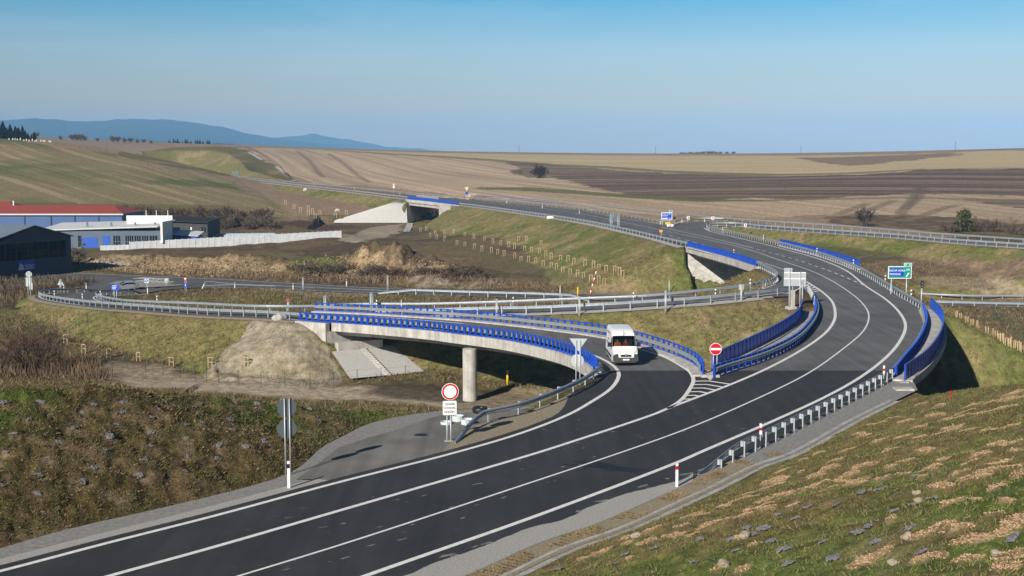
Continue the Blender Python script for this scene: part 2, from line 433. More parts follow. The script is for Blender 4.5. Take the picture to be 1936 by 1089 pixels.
def ctrl():
    P = []
    def a(u, v, z): 
        w = W(u, v, z); P.append((w[0], w[1], z))
    def d(u, v, y):
        w = at_depth(u, v, y); P.append((w[0], w[1], w[2]))
    for (u, y) in ((-700, 120), (-300, 118), (0, 118), (250, 115), (500, 110), (700, 112), (900, 108), (1100, 116), (1250, 118)):
        P.append(((u - 968) / FPX * y, y, -7.0))
    for u in (-700, -200, 100, 400, 700, 1000, 1200):
        for y in (150, 190, 225):
            P.append(((u - 968) / FPX * y, y, -7.0))
    for u in (-700, -200, 100, 300, 500, 700, 900):
        P.append(((u - 968) / FPX * 262, 262, -7.0))
    for u in (700, 800):
        P.append(((u - 968) / FPX * 350, 350, -7.0))
    P += [(20, 112, -7.6), (44, 121, -8), (44, 106, -8), (80, 128, -8), (58, 112, -8), (12, 100, -7.4), (34, 113, -7.9)]
    # right hand low ground
    for u in (1450, 1600, 1800, 2000, 2400):
        P.append(((u - 968) / FPX * 160, 160, -6.8))
        P.append(((u - 968) / FPX * 190, 190, -6.6))
    for u in (1650, 1800, 2000, 2400):
        P.append(((u - 968) / FPX * 206, 206, -3.8))
    P += [(70, 150, -6.5), (100, 150, -6)]
    # hill the camera stands on
    d(1936, 723, 60); d(1850, 737, 66); d(1760, 750, 72); d(1690, 762, 75); d(2300, 690, 60); d(2800, 650, 58)
    for (x, y) in ((0, 4), (6, 4), (12, 8), (20, 15), (30, 20), (20, 30), (30, 35), (14, 22), (8, 12), (40, 45), (50, 30)):
        P.append((x, y, 11.6 - .117 * y + 1.6 + 0.1 * x))
    P += [(-4, 4, 12), (-10, 10, 6), (-30, 20, 2), (-40, 40, 3)]
    d(1936, 740, 90); d(1850, 760, 96); d(2300, 720, 92)
    # far country, column by column: (u, ((v, depth)...))
    for u, prof in (
        (-700, ((470, 300), (447, 345), (404, 400), (300, 640), (256, 740), (252, 1000), (240, 1700))),
        (-300, ((470, 300), (447, 345), (404, 400), (300, 640), (258, 740), (254, 1000), (244, 1700))),
        (0, ((470, 300), (447, 345), (404, 400), (300, 640), (262, 740), (262, 1000), (252, 1600))),
        (100, ((470, 300), (447, 345), (404, 400), (310, 600), (269, 740), (269, 1000), (264, 1600))),
        (207, ((470, 300), (447, 345), (404, 400), (330, 550), (291, 690), (288, 900), (272, 1600))),
        (300, ((470, 300), (447, 345), (410, 395), (345, 520), (313, 610), (285, 800), (278, 1000), (274, 1600))),
        (413, ((470, 300), (447, 345), (415, 395), (360, 500), (333, 600), (300, 740), (276, 930), (274, 1500))),
        (500, ((470, 300), (446, 345), (418, 390), (380, 460), (362, 540), (330, 740), (288, 950), (279, 1100), (276, 1500))),
        (620, ((440, 330), (424, 400), (400, 440), (345, 640), (300, 900), (281, 1200), (281, 1500))),
        (750, ((376, 500), (345, 620), (300, 900), (285, 1200), (286, 1600))),
        (900, ((371, 470), (345, 580), (305, 850), (287, 1150), (289, 1600))),
        (1100, ((384, 390), (370, 440), (340, 560), (308, 830), (290, 1130), (292, 1600))),
        (1300, ((413, 300), (380, 380), (345, 520), (322, 680), (291, 1100), (293, 1600))),
        (1500, ((420, 290), (412, 300), (380, 370), (335, 540), (328, 600), (291, 1000), (293, 1600))),
        (1700, ((434, 268), (425, 285), (405, 315), (375, 380), (332, 520), (323, 570), (290, 900), (292, 1500))),
        (1936, ((447, 250), (430, 275), (405, 315), (390, 350), (330, 520), (320, 560), (281, 900), (283, 1500))),
        (2300, ((450, 250), (430, 275), (400, 315), (385, 350), (330, 520), (318, 560), (275, 900), (277, 1500))),
        (2900, ((450, 250), (430, 275), (400, 315), (385, 350), (330, 520), (318, 560), (272, 900), (275, 1500)))):
        for (v, y) in prof:
            d(u, v, y)
    for u in (-700, 0, 700, 1300, 1900, 2900):
        P.append(((u - 968) / FPX * 3500, 3500, 20.0 if u < 500 else 8.0))
        P.append(((u - 968) / FPX * 14000, 14000, 0.0))
    return np.array(P)

CT = ctrl()
def enc(x, y):
    y = np.maximum(y, 2.0)
    return (x / y) * FPX / 250.0, np.log(y) * 6.0
_cu, _cv = enc(CT[:, 0], CT[:, 1])
_A = np.hypot(_cu[:, None] - _cu[None], _cv[:, None] - _cv[None])
_n = len(CT)
_B = np.zeros((_n + 1, _n + 1)); _B[:_n, :_n] = _A + np.eye(_n) * 1e-6; _B[:_n, _n] = 1; _B[_n, :_n] = 1
_w = np.linalg.lstsq(_B, np.concatenate([CT[:, 2], [0]]), rcond=None)[0]
def base_z(x, y):
    u, v = enc(x, y)
    z = np.full(x.shape, _w[-1])
    for i in range(_n):
        z += _w[i] * np.hypot(u - _cu[i], v - _cv[i])
    return z

BERM = np.array([at_depth(u, v, y) for (u, v, y) in ((-500, 712, 52), (-150, 722, 56), (0, 727, 58), (200, 729, 61), (400, 737, 63.5), (560, 749, 66), (700, 763, 69), (780, 775, 71), (835, 785, 72))])
HEAPS = [  # (u, v, base z, height, rx, ry)
    (695, 512, -7, 2.6, 7, 6), (655, 506, -7, 1.8, 5, 5), (735, 512, -7, 2.2, 6, 5), (775, 513, -7, 2.0, 7, 5), (830, 517, -7, 1.8, 9, 5), (590, 513, -7, 2.0, 7, 5),
    (480, 508, -7, 1.5, 9, 5), (400, 510, -7, 1.7, 12, 5), (300, 500, -7, 1.4, 13, 6), (220, 497, -7, 1.0, 9, 4),
    (810, 537, -7, 1.6, 5, 3), (905, 537, -7, .9, 5, 2), (560, 527, -7, 1.2, 5, 3), (520, 440, -7, 1.2, 9, 4), (300, 440, -7, 1.0, 20, 5)]

# grid of the ground sheet: rows by distance, columns by bearing
TC = np.concatenate([np.linspace(-.95, -.44, 40, endpoint=False), np.linspace(-.44, .44, 560), np.linspace(.44, .95, 41)[1:]])
YR = np.concatenate([np.exp(np.arange(math.log(4.0), math.log(1500), 0.0050)), np.exp(np.linspace(math.log(1520), math.log(14000), 40))])
LYR = np.log(YR)
TT, YY = np.meshgrid(TC, YR)
GX = (TT * YY); GY = YY
gx, gy = GX.ravel(), GY.ravel()
gz = base_z(gx, gy)

# soil heaps
for (u, v, z0, h, rx, ry) in HEAPS:
    c = W(u, v, z0)
    g = np.exp(-((gx - c[0]) / rx) ** 2 - ((gy - c[1]) / ry) ** 2)
    gz += h * g * (0.55 + 0.9 * fbm(gx / 2.6, gy / 2.6, 5, 4)) + np.minimum(g * 3, 1) * (fbm(gx / 1.1, gy / 1.1, 15, 3) - .5) * .7
# rough ground in the low fields
rough = np.exp(-((gz + 6.5) / 2.5) ** 2) * (gy > 95) * (gy < 420)
gz += rough * (fbm(gx / 9.0, gy / 9.0, 3, 4) - .5) * 1.1

edge_d = np.full(gx.shape, 99.0)
owner = np.full(gx.shape, -1)
slope_w = np.zeros(gx.shape)        # 1 on made slopes
for k, (L, R, s, mg) in enumerate(PIECES):
    ring = np.vstack([L, R[::-1], L[:1]])
    m = (gx > ring[:, 0].min() - 45) & (gx < ring[:, 0].max() + 45) & (gy > ring[:, 1].min() - 45) & (gy < ring[:, 1].max() + 45)
    x, y = gx[m], gy[m]
    dd, zr = seg_dist(x, y, ring)
    ins = pip(x, y, ring)
    d = np.where(ins, 0.0, np.maximum(0, dd - mg))
    zr = zr - 0.14
    z = gz[m]
    wob = (fbm(x / 5.0, y / 5.0, 9, 3) - .5) * np.minimum(d * .16, .5)
    lo = zr - s * d + wob
    hi = zr + (0.37 if k == CUT_ONLY else 0.40 if k in (1, 3) else 0.55) * d + wob
    ed = edge_d[m]
    if k == CUT_ONLY:
        # berm on the left of the foreground road
        bd, bz = seg_dist(x, y, smooth(BERM, .7))
        z = np.maximum(z, bz - 0.37 * bd + (fbm(x / 4., y / 4., 21, 3) - .5) * .5)
        lo = np.where(y > 70, lo, lo)
    z2 = np.clip(z, lo, hi)
    slope_w[m] = np.maximum(slope_w[m], ((np.abs(z2 - lo) < 1e-6) | (np.abs(z2 - hi) < 1e-6)) & (d > 0))
    gz[m] = z2
    edge_d[m] = np.minimum(ed, np.where(ins, -dd, dd - mg))
# passages under the bridges stay clear
LOWC = (LOW_NEAR + smooth(LOW_FAR, n=len(LOW_NEAR))) / 2
TRACK = np.array([(-75, 132, -7.0), (-41, 129, -7.0), (-34, 123.5, -7.0), (-26, 120, -7.0), (-18, 117.5, -7.05), (-10.6, 116, -7.1), (-3, 112.5, -7.1), (8, 111, -7.6), (24, 110, -8.6), (46, 112, -9), (90, 118, -9)], float)
for P, hw, s in ((np.vstack([LOW_NEAR[10:], LOW_FAR[8:][::-1], LOW_NEAR[10:11]]), 0.6, 0.75), (S(TRACK), 5.5, 0.95)):
    m = (gx > -95) & (gx < 140) & (gy > 85) & (gy < 235)
    x, y = gx[m], gy[m]
    dd, zr = seg_dist(x, y, P)
    d = np.maximum(0, dd - hw)
    if s == .75: d = np.where(pip(x, y, P), 0, d)
    ok = x > -30
    gz[m] = np.where(ok, np.minimum(gz[m], zr - .12 + s * d), gz[m])
# paved slopes press the ground down
QUADS = [
    [W(627, 667, -5.2), W(742, 655, -5.2), W(803, 705, -7.05), W(662, 718, -7.05)],
    [W(1300, 469, -.2), np.array((47.5, 211.5, -1.2)), np.array((47.5, 201.9, -7.0)), W(1302, 551, -6.95)],
    [np.array((33.6, 172.6, -1.5)), np.array((47, 172.6, -1.5)), np.array((47, 185.5, -6.95)), np.array((36.5, 185.5, -6.95))],
    [np.array((-38.6, 436.0, -.1)), np.array((-36.6, 440.0, -.9)), np.array((-34.7, 421.0, -7)), np.array((-61.5, 421.0, -7))],
    [np.array((-36.6, 440.0, -.9)), np.array((-29.5, 474.0, -.9)), np.array((-26, 492.0, -7)), np.array((-34.7, 421.0, -7))],
]
for q in QUADS:
    A_ = np.column_stack([np.array(q)[:, :2], np.ones(4)]); cf = np.linalg.lstsq(A_, np.array(q)[:, 2], rcond=None)[0]
    c_ = np.mean(q, axis=0); qq = np.array([c_ + (p - c_) * 1.04 for p in q])
    m = pip(gx, gy, qq)
    gz[m] = np.minimum(gz[m], cf[0] * gx[m] + cf[1] * gy[m] + cf[2] - .15)
# open cut under the middle bridge, hollow east of the main bridge
m = (gx > 28.9) & (gx < 48) & (gy > 200.5) & (gy < 213)
gz[m] = np.maximum(np.minimum(gz[m], -.9 - .70 * (212.0 - gy[m])), -7.3)
m = pip(gx, gy, np.array([(-64, 420.6), (-34.7, 421.0), (-26.4, 490), (-14, 490), (-20, 398), (-30.5, 369), (-60, 372)]))
gz[m] = np.minimum(gz[m], -7.05)
for (u0, v0, u1, v1) in ():
    p0, p1 = W(u0, v0, -7), W(u1, v1, -7)
    m = (gy > p0[1] - 45) & (gy < p0[1] + .6) & (gx / gy > (u0 - 968) / FPX) & (gx / gy < (u1 - 968) / FPX)
    gz[m] = np.minimum(gz[m], -7.05)
GZ = gz.reshape(GX.shape)

def ground(x, y):
    """height of the ground sheet at x, y (bilinear)"""
    x = np.asarray(x, float); y = np.asarray(y, float)
    t = np.clip(x / y, TC[0], TC[-1] - 1e-6); l = np.clip(np.log(y), LYR[0], LYR[-1] - 1e-6)
    i = np.clip(np.searchsorted(TC, t) - 1, 0, len(TC) - 2); j = np.clip(np.searchsorted(LYR, l) - 1, 0, len(LYR) - 2)
    a = (t - TC[i]) / (TC[i + 1] - TC[i]); b = (l - LYR[j]) / (LYR[j + 1] - LYR[j])
    return (GZ[j, i] * (1 - a) + GZ[j, i + 1] * a) * (1 - b) + (GZ[j + 1, i] * (1 - a) + GZ[j + 1, i + 1] * a) * b

_YS = np.exp(np.linspace(math.log(5), math.log(3000), 2600))
def hit(u, v, ymin=0):
    """where the line of sight meets the ground"""
    d = ray(u, v)
    ys = _YS[_YS > ymin]
    t = ys / d[1]
    x = d[0] * t; z = H + d[2] * t
    g = ground(x, ys)
    k = np.argmax(z <= g)
    if not (z <= g).any():
        k = len(ys) - 1
    return np.array((x[k], ys[k], float(ground(x[k], ys[k]))))
def hits(pts, ymin=0): return np.array([hit(p[0], p[1], ymin) for p in pts])
# ------------------------------------------------------------------ what grows where
def mixc(a, b, w): return a * (1 - w[:, None]) + np.array(b)[None] * w[:, None]
N1 = fbm(gx / 14., gy / 14., 31, 5); N2 = fbm(gx / 3.2, gy / 3.2, 41, 4); N3 = fbm(gx / 60., gy / 60., 51, 3); N4 = fbm(gx / .8, gy / .8, 61, 3)
ones = np.ones(len(gx))
ss = lambda a, b, x: np.clip((x - a) / (b - a), 0, 1) ** 2 * (3 - 2 * np.clip((x - a) / (b - a), 0, 1))
col = np.tile(np.array((0.150, 0.112, 0.058)), (len(gx), 1))                 # dead grass of the low ground
col = mixc(col, (0.098, 0.070, 0.044), ss(.45, .68, N1))
col = mixc(col, (0.115, 0.122, 0.042), ss(.56, .72, N3) * .6)
col = mixc(col, (0.21, 0.16, 0.10), ss(.60, .75, N2) * .5)
# made slopes: olive grass with straw patches
g = np.tile(np.array((0.138, 0.124, 0.047)), (len(gx), 1))
g = mixc(g, (0.098, 0.110, 0.030), ss(.45, .62, N1))
g = mixc(g, (0.235, 0.172, 0.092), ss(.55, .72, N2) * .65)
g = mixc(g, (0.21, 0.165, 0.085), ss(.55, .75, fbm(gx / 22., gy / 22., 77, 3)) * .5)
sw = slope_w * ss(.0, .8, edge_d) 
col = col * (1 - sw[:, None]) + g * sw[:, None]
finec = .74 + .52 * fbm((gx * .8 + gy * .6) / 1.0, (-gx * .6 + gy * .8) / 3.2, 131, 3)
col = np.where(((slope_w > .5) & (gy > 90))[:, None], col * finec[:, None], col)
wx = gx + (N2 - .5) * 2.5 * np.clip(gy / 150, .1, 4); wy = gy + (N1 - .5) * 9 * np.clip(gy / 200, .05, 5)
def paint(poly, c, w=1.0, warp=1.0, ymin=0):
    P = hits(poly, ymin)
    m = pip(gx + (wx - gx) * warp, gy + (wy - gy) * warp, P)
    ww = np.where(m, w if np.ndim(w) == 0 else w, 0.0)
    global col
    col = col * (1 - ww[:, None]) + (np.array(c)[None] if np.ndim(c) == 1 else c) * ww[:, None]
    return m
def streak(ang, wid, ln, seed):
    c, s = math.cos(ang), math.sin(ang)
    return fbm((gx * c + gy * s) / wid, (-gx * s + gy * c) / ln, seed, 4)
far = (gy > 250) & (gz > -4.3)
col = np.where((far & (slope_w < .5))[:, None], np.array((0.29, 0.205, 0.13))[None] * (0.86 + .28 * streak(.35, 6, 90, 5))[:, None], col)
# left hill: mown field, straw and green stripes along the contour
st = streak(math.radians(34), 1.7, 170, 8); st2 = streak(math.radians(34), 3.6, 240, 18)
fl = mixc(np.tile(np.array((0.220, 0.180, 0.088)), (len(gx), 1)), (0.34, 0.265, 0.155), ss(.5, .66, st))
fl = mixc(fl, (0.125, 0.130, 0.042), ss(.44, .60, st2) * ss(.35, .6, N3) * .8)
fl = mixc(fl, (0.10, 0.125, 0.034), ss(.6, .7, N3) * .7)
paint([(-900, 250), (-300, 256), (0, 261), (65, 271), (207, 291), (300, 313), (413, 332), (500, 372), (560, 418), (520, 424), (400, 412), (230, 400), (-300, 402), (-900, 405)], fl)
paint([(-900, 385), (-300, 385), (0, 385), (230, 385), (430, 392), (500, 420), (240, 440), (-300, 440), (-900, 440)], (0.135, 0.118, 0.045), .75)
paint([(405, 332), (440, 345), (500, 372), (560, 418), (590, 420), (560, 395), (520, 368), (460, 345)], (0.30, 0.225, 0.14), .8)
# higher ground behind the left hill
paint([(-900, 238), (0, 256), (70, 266), (207, 289), (300, 279), (250, 268), (0, 250)], (0.27, 0.21, 0.16), 1, 1, 745)
# grassy knoll
kn = mixc(np.tile(np.array((0.150, 0.132, 0.050)), (len(gx), 1)), (0.24, 0.185, 0.095), ss(.55, .75, N1))
paint([(214, 292), (300, 282), (390, 277), (455, 279), (492, 300), (530, 322), (552, 343), (500, 338), (440, 333), (418, 331), (310, 313)], kn, 1, .6)
# big stubble fields on the right
tan = np.array((0.375, 0.280, 0.188))[None] * ((0.55 + .9 * streak(math.radians(16), 3.2, 230, 15)) * 1.12)[:, None]
tan = tan * (0.9 + .2 * N3)[:, None]
paint([(452, 279), (560, 281), (850, 298), (1000, 310), (1150, 318), (1440, 333), (1750, 322), (1940, 321), (2900, 318), (2900, 440), (1940, 418), (1700, 405), (1440, 414), (1250, 408), (1000, 383), (860, 368), (700, 352), (560, 343), (530, 318), (490, 296)], tan)
yel = np.array((0.455, 0.352, 0.200))[None] * (0.8 + .4 * streak(math.radians(60), 5, 200, 25))[:, None]
paint([(560, 280), (850, 296), (1000, 307), (1150, 315), (1300, 325), (1440, 329), (1600, 327), (1750, 319), (1940, 318), (2900, 316), (2900, 250), (1936, 283), (1700, 292), (1300, 294), (1000, 292), (750, 287)], yel)
paint([(560, 279.4), (850, 295.5), (1000, 306.5), (1150, 314.5), (1300, 324), (1440, 328), (1600, 326.5), (1750, 318.5), (1750, 320.5), (1600, 330), (1440, 332.5), (1300, 329), (1150, 319), (1000, 311), (850, 299)], (0.185, 0.165, 0.070), .85, .5)
dk = mixc(np.tile(np.array((0.086, 0.056, 0.042)), (len(gx), 1)), (0.27, 0.19, 0.125), ss(.36, .74, streak(math.radians(72), 5, 200, 35)) * .9)
paint([(950, 304), (1060, 313), (1250, 327), (1440, 333), (1620, 331), (1750, 321.5), (1936, 320), (2900, 318), (2900, 372), (1936, 371), (1800, 366), (1600, 371), (1500, 377), (1440, 374), (1330, 378), (1200, 371), (1100, 350), (1020, 330)], dk, .92)
paint([(1790, 372), (1936, 378), (2400, 385), (2400, 400), (1936, 394), (1870, 386)], dk, .8)
paint([(1500, 298), (1600, 297), (1800, 289), (1815, 293), (1750, 301), (1610, 314), (1555, 309)], (0.185, 0.135, 0.090), .85)
paint([(1850, 285), (1936, 279), (2900, 266), (2900, 284), (1936, 285)], (0.19, 0.14, 0.09), .6)
paint([(898, 355), (1000, 354), (1100, 361), (1200, 368.5), (1330, 377), (1450, 378), (1440, 380.5), (1330, 382), (1200, 375.5), (1100, 368), (1000, 361), (905, 359)], (0.120, 0.128, 0.040), .9, .4)
paint([(1440, 378), (1700, 372), (1936, 379), (1936, 382), (1700, 375), (1440, 381)], (0.19, 0.165, 0.08), .8, .4)
paint([(965, 322), (990, 319), (1030, 328), (1035, 336), (1000, 336)], (0.16, 0.12, 0.075), .9, .4)
for tr in ([(1738, 352), (1728, 372), (1712, 395)], [(1745, 355), (1735, 375), (1705, 400), (1703, 410)], [(1810, 388), (1780, 395), (1740, 410)], [(1640, 385), (1610, 396), (1585, 406)], [(1690, 380), (1640, 398), (1600, 411)], [(620, 290), (660, 318), (700, 345)], [(560, 285), (590, 310), (612, 335)]):
    td = seg_dist(gx, gy, S(hits(tr, 200), 5))[0] * 1.0
    wt = np.clip((1.9 - td) / .8, 0, 1) * .55 * (gy > 250)
    col = mixc(col, (0.13, 0.095, 0.065), wt)
# rough brown strip and scrub at the right
br = mixc(np.tile(np.array((0.115, 0.080, 0.050)), (len(gx), 1)), (0.19, 0.135, 0.080), ss(.45, .65, N2))
paint([(1560, 412), (1700, 405), (1830, 413), (2000, 432), (2900, 450), (2900, 490), (1936, 452), (1700, 432), (1570, 423)], br, .95)
paint([(1810, 437), (1936, 445), (2500, 470), (2500, 480), (1936, 455), (1800, 440)], (0.095, 0.105, 0.035), .8)
pk = mixc(np.tile(np.array((0.140, 0.095, 0.066)), (len(gx), 1)), (0.20, 0.145, 0.095), ss(.4, .65, N2))
paint([(1632, 500), (1700, 487), (1936, 490), (2500, 495), (2500, 527), (1936, 525), (1720, 525), (1660, 520)], pk, .9)
paint([(1720, 528), (1850, 524), (1936, 530), (2500, 535), (2500, 556), (1936, 556), (1790, 553), (1735, 545)], (0.30, 0.24, 0.155), ss(.35, .6, N2) * .9)
paint([(1700, 475), (1936, 480), (2400, 490), (2400, 470), (1936, 462), (1640, 452)], g, .6)
# low fields: soil, clay, gravel, tracks
cl = mixc(np.tile(np.array((0.36, 0.265, 0.155)), (len(gx), 1)), (0.25, 0.18, 0.105), ss(.4, .65, N2))
paint([(165, 492), (300, 482), (440, 486), (560, 498), (560, 512), (470, 519), (330, 520), (200, 508)], cl, .9)
paint([(640, 496), (680, 476), (720, 478), (790, 492), (850, 500), (850, 512), (790, 507), (760, 520), (700, 508), (660, 516)], cl, .95)
paint([(545, 494), (630, 484), (665, 500), (640, 524), (560, 524), (535, 505)], (0.085, 0.100, 0.032), .75)
paint([(690, 505), (760, 508), (860, 510), (900, 505), (930, 520), (860, 535), (760, 532), (700, 530)], (0.065, 0.055, 0.032), .8)
paint([(770, 535), (800, 520), (850, 528), (890, 537), (960, 534), (960, 541), (860, 545), (780, 545)], (0.34, 0.29, 0.23), ss(.3, .6, N4) * .9)
paint([(170, 495), (210, 487), (245, 492), (250, 500), (180, 503)], (0.38, 0.36, 0.33), ss(.3, .55, N4))
paint([(640, 448), (700, 430), (760, 424), (762, 434), (740, 446), (690, 456), (650, 455)], (0.36, 0.30, 0.22), .85)
paint([(510, 548.5), (640, 548), (700, 552), (700, 556), (640, 560), (560, 556)], (0.30, 0.275, 0.24), .8)
paint([(300, 562), (460, 560), (470, 571), (330, 570)], (0.34, 0.28, 0.19), ss(.4, .65, N2) * .7)
paint([(840, 573), (1000, 566), (1110, 566), (1110, 571), (930, 578)], (0.33, 0.29, 0.24), .7)
paint([(440, 424), (640, 424), (640, 434), (500, 436), (440, 432)], (0.105, 0.055, 0.042), .85)
# gravelly cone beside the bridge, dirt track in the hollow
gv = mixc(np.tile(np.array((0.275, 0.235, 0.187)), (len(gx), 1)), (0.205, 0.168, 0.112), ss(.42, .60, N1) * .9)
gv = mixc(gv, (0.30, 0.265, 0.22), ss(.54, .72, N4) * .6)
paint([(500, 607), (566, 606), (600, 640), (640, 680), (665, 725), (560, 728), (450, 726), (360, 716), (420, 670), (470, 625)], gv, .8, 1.6)
paint([(330, 598), (470, 605), (570, 612), (560, 622), (450, 612), (350, 603)], (0.38, 0.34, 0.28), ss(.35, .6, N2) * .8)
trk = mixc(np.tile(np.array((0.40, 0.33, 0.245)), (len(gx), 1)), (0.27, 0.205, 0.135), ss(.45, .68, N1) * .7)
dtr, _ = seg_dist(gx, gy, S(TRACK))
col = mixc(col, (0.34, 0.28, 0.205), ss(5.0, 3.0, dtr + (N2 - .5) * 4) * (gx > -46) * (gx < 14) * .9 * (gy > 90)) if False else col
tw = np.clip((4.6 - dtr - (N2 - .5) * 4) / 1.5, 0, 1) * (gy > 92) * (gx > -43) * (gx < 14) * .95
col = col * (1 - tw[:, None]) + trk * tw[:, None]
bw = np.clip((75 - gy) / 6, 0, 1) * 0
shade_w = np.clip((5.0 - seg_dist(gx, gy, np.array([(-10, 118, 0), (0, 113, 0), (6, 103, 0)], float))[0] - (N2 - .5) * 3) / 2, 0, 1) * (gz < -2.5) * .85
shade_w = np.maximum(shade_w, np.clip((7.0 - seg_dist(gx, gy, np.array([(14, 108, 0), (30, 109, 0), (40, 110, 0)], float))[0] - (N2 - .5) * 3) / 2, 0, 1) * (gz < -1.5) * .85)
col = mixc(col, (0.060, 0.048, 0.034), shade_w)  # bare ground under the bridges, its colour darkened to deepen their shade
# slope down to the hollow beside the near railing: gravel
paint([(835, 776), (935, 771), (1010, 767), (1060, 742), (1110, 720), (1125, 705), (1060, 715), (960, 740), (900, 760)], (0.29, 0.235, 0.155), .7, .3)
LEFT_MATS =  [(20, 185), (215, 178), (500, 195), (435, 238), (150, 262), (650, 235), (655, 178), (870, 168), (805, 262), (845, 212), (1030, 200), (1060, 178), (1160, 195), (620, 290), (395, 308), (70, 345), (315, 390), (580, 355), (800, 338), (985, 292), (1075, 285), (1220, 268), (1230, 318), (985, 372), (560, 430), (800, 415), (1000, 455), (1160, 405), (1300, 408), (250, 475), (500, 518), (770, 480), (1155, 478), (980, 540), (740, 565), (440, 600), (210, 558), (200, 665), (30, 440), (10, 620), (1250, 180), (1400, 380), (1360, 178), (1640, 215), (1690, 270)]
# foreground berm (left) and hill (right)
left_berm = (gy < 78) & (gx < -4) & (edge_d > 0)
fg = mixc(np.tile(np.array((0.080, 0.062, 0.026)), (len(gx), 1)), (0.064, 0.090, 0.018), ss(.38, .56, N1))
fg = mixc(fg, (0.15, 0.105, 0.058), ss(.54, .74, N2) * .85)
fg = mixc(fg, (0.19, 0.145, 0.09), ss(.62, .75, N4) * .7)
col = np.where(left_berm[:, None], fg, col)
right_hill = (gy < 95) & (gx > -12) & (edge_d > 0) & (gx > (gy * -.05 - 4)) & ~((gy > 72) & (gx < 20))
fr = mixc(np.tile(np.array((0.152, 0.122, 0.048)), (len(gx), 1)), (0.110, 0.142, 0.036), ss(.46, .62, N1))
fr = mixc(fr, (0.20, 0.135, 0.07), ss(.52, .7, N2) * .6)
fr = mixc(fr, (0.21, 0.165, 0.10), ss(.6, .75, N4) * .5)
col = np.where(right_hill[:, None], fr, col)
GZ = gz.reshape(GX.shape)
# pale wood chip mulch in short contour strips on the right slope
MULCH = []
rm_ = random.Random(11)
for (x_, y_, l_) in ((1550, 575, 300), (1540, 715, 180), (1680, 640, 260), (1300, 620, 60), (1420, 630, 110), (1220, 690, 200), (980, 745, 120), (1120, 765, 160), (900, 805, 160), (1060, 835, 230), (1340, 770, 240), (700, 870, 110), (710, 900, 110), (850, 890, 130), (550, 950, 170), (400, 1005, 130), (1830, 355, 110), (1800, 425, 200), (1800, 465, 150), (1870, 525, 180), (1620, 510, 140), (1200, 830, 120), (1560, 845, 120), (1640, 890, 120), (1400, 1040, 130), (1560, 1065, 150), (720, 1015, 80)):
    MULCH.append((1000 + x_ / 3.872, 800 + y_ / 3.872, l_ / 3.872))
for (x_, y_, l_) in ((125, 535, 80), (220, 543, 60), (120, 585, 110), (60, 612, 130), (300, 612, 170), (370, 530, 110), (130, 655, 130), (240, 640, 160), (350, 640, 200), (520, 600, 140), (480, 560, 120), (560, 520, 150), (640, 580, 110), (765, 550, 90), (900, 525, 130), (1060, 560, 130), (1090, 598, 90), (870, 430, 110), (760, 490, 100), (1120, 505, 90), (1180, 455, 130), (1250, 410, 100), (1340, 395, 110), (1350, 440, 110), (1270, 500, 130), (1350, 515, 110), (1220, 545, 160), (960, 640, 160), (1020, 715, 130), (1130, 680, 100), (1320, 690, 120), (1260, 625, 120), (1250, 775, 130), (990, 830, 120), (1050, 860, 170), (1340, 820, 140), (1330, 860, 130), (1140, 900, 250), (860, 890, 140), (900, 1010, 200), (1110, 1000, 200), (1320, 985, 190), (680, 960, 110), (540, 1030, 160), (700, 800, 60), (50, 745, 100), (20, 700, 80), (180, 720, 80), (520, 345, 90), (460, 420, 90), (620, 290, 110), (560, 350, 90), (700, 265, 120), (780, 280, 100), (850, 300, 110), (640, 360, 90), (760, 350, 90), (850, 350, 100), (930, 250, 110), (1010, 260, 130), (1090, 230, 150), (1180, 220, 170), (1280, 200, 160), (1330, 160, 150), (1240, 170, 150), (1130, 190, 120), (1020, 300, 110), (1100, 320, 110), (1210, 320, 110), (1330, 300, 110), (950, 330, 90), (400, 480, 80), (320, 440, 70), (230, 480, 60), (960, 190, 90), (1340, 120, 110), (850, 190, 80), (1300, 1060, 150), (1370, 560, 90), (1180, 580, 110), (870, 560, 60), (690, 520, 100), (300, 560, 120), (420, 590, 90), (980, 480, 90), (690, 430, 100)):
    MULCH.append((1436 + x_ / 2.8, 700 + y_ / 2.8, l_ / 2.8))
_mc = []
for (u, v, l_) in MULCH:
    w = hit(u, v)
    k_ = w[1] / FPX; w2 = hit(u + 12, v); an_ = math.atan2(w2[1] - w[1], w2[0] - w[0])
    an_ = max(-.6, min(.6, an_))
    _mc.append((w[0], w[1], l_ * k_ * .5, rm_.uniform(.13, .20) * (1 + l_ * k_ * .06), an_))
def mulch_w(x, y):
    m_ = np.zeros(np.shape(x))
    for (cx, cy, a, b, an_) in _mc:
        sel = (np.abs(x - cx) < a * 1.5) & (np.abs(y - cy) < 2.2)
        if not sel.any(): continue
        xx, yy = x[sel], y[sel]
        ca_, sa_ = math.cos(an_), math.sin(an_)
        dx = ((xx - cx) * ca_ + (yy - cy) * sa_) / a; dy = (-(xx - cx) * sa_ + (yy - cy) * ca_ + .10 * np.sin(xx * 3.1 + cy * 5)) / (b * 1.9)
        d = np.sqrt(dx * dx + dy * dy) + (fbm(xx / .35, yy / .35, 71, 3) - .5) * 1.3
        m_[sel] = np.maximum(m_[sel], np.clip((1.05 - d) / .25, 0, 1))
    return m_
mw_ = mulch_w(gx, gy) * right_hill
mc_ = mixc(np.tile(np.array((0.33, 0.25, 0.145)), (len(gx), 1)), (0.215, 0.16, 0.085), ss(.35, .7, fbm(gx / .16, gy / .16, 73, 2)))
col = col * (1 - mw_[:, None]) + mc_ * mw_[:, None]
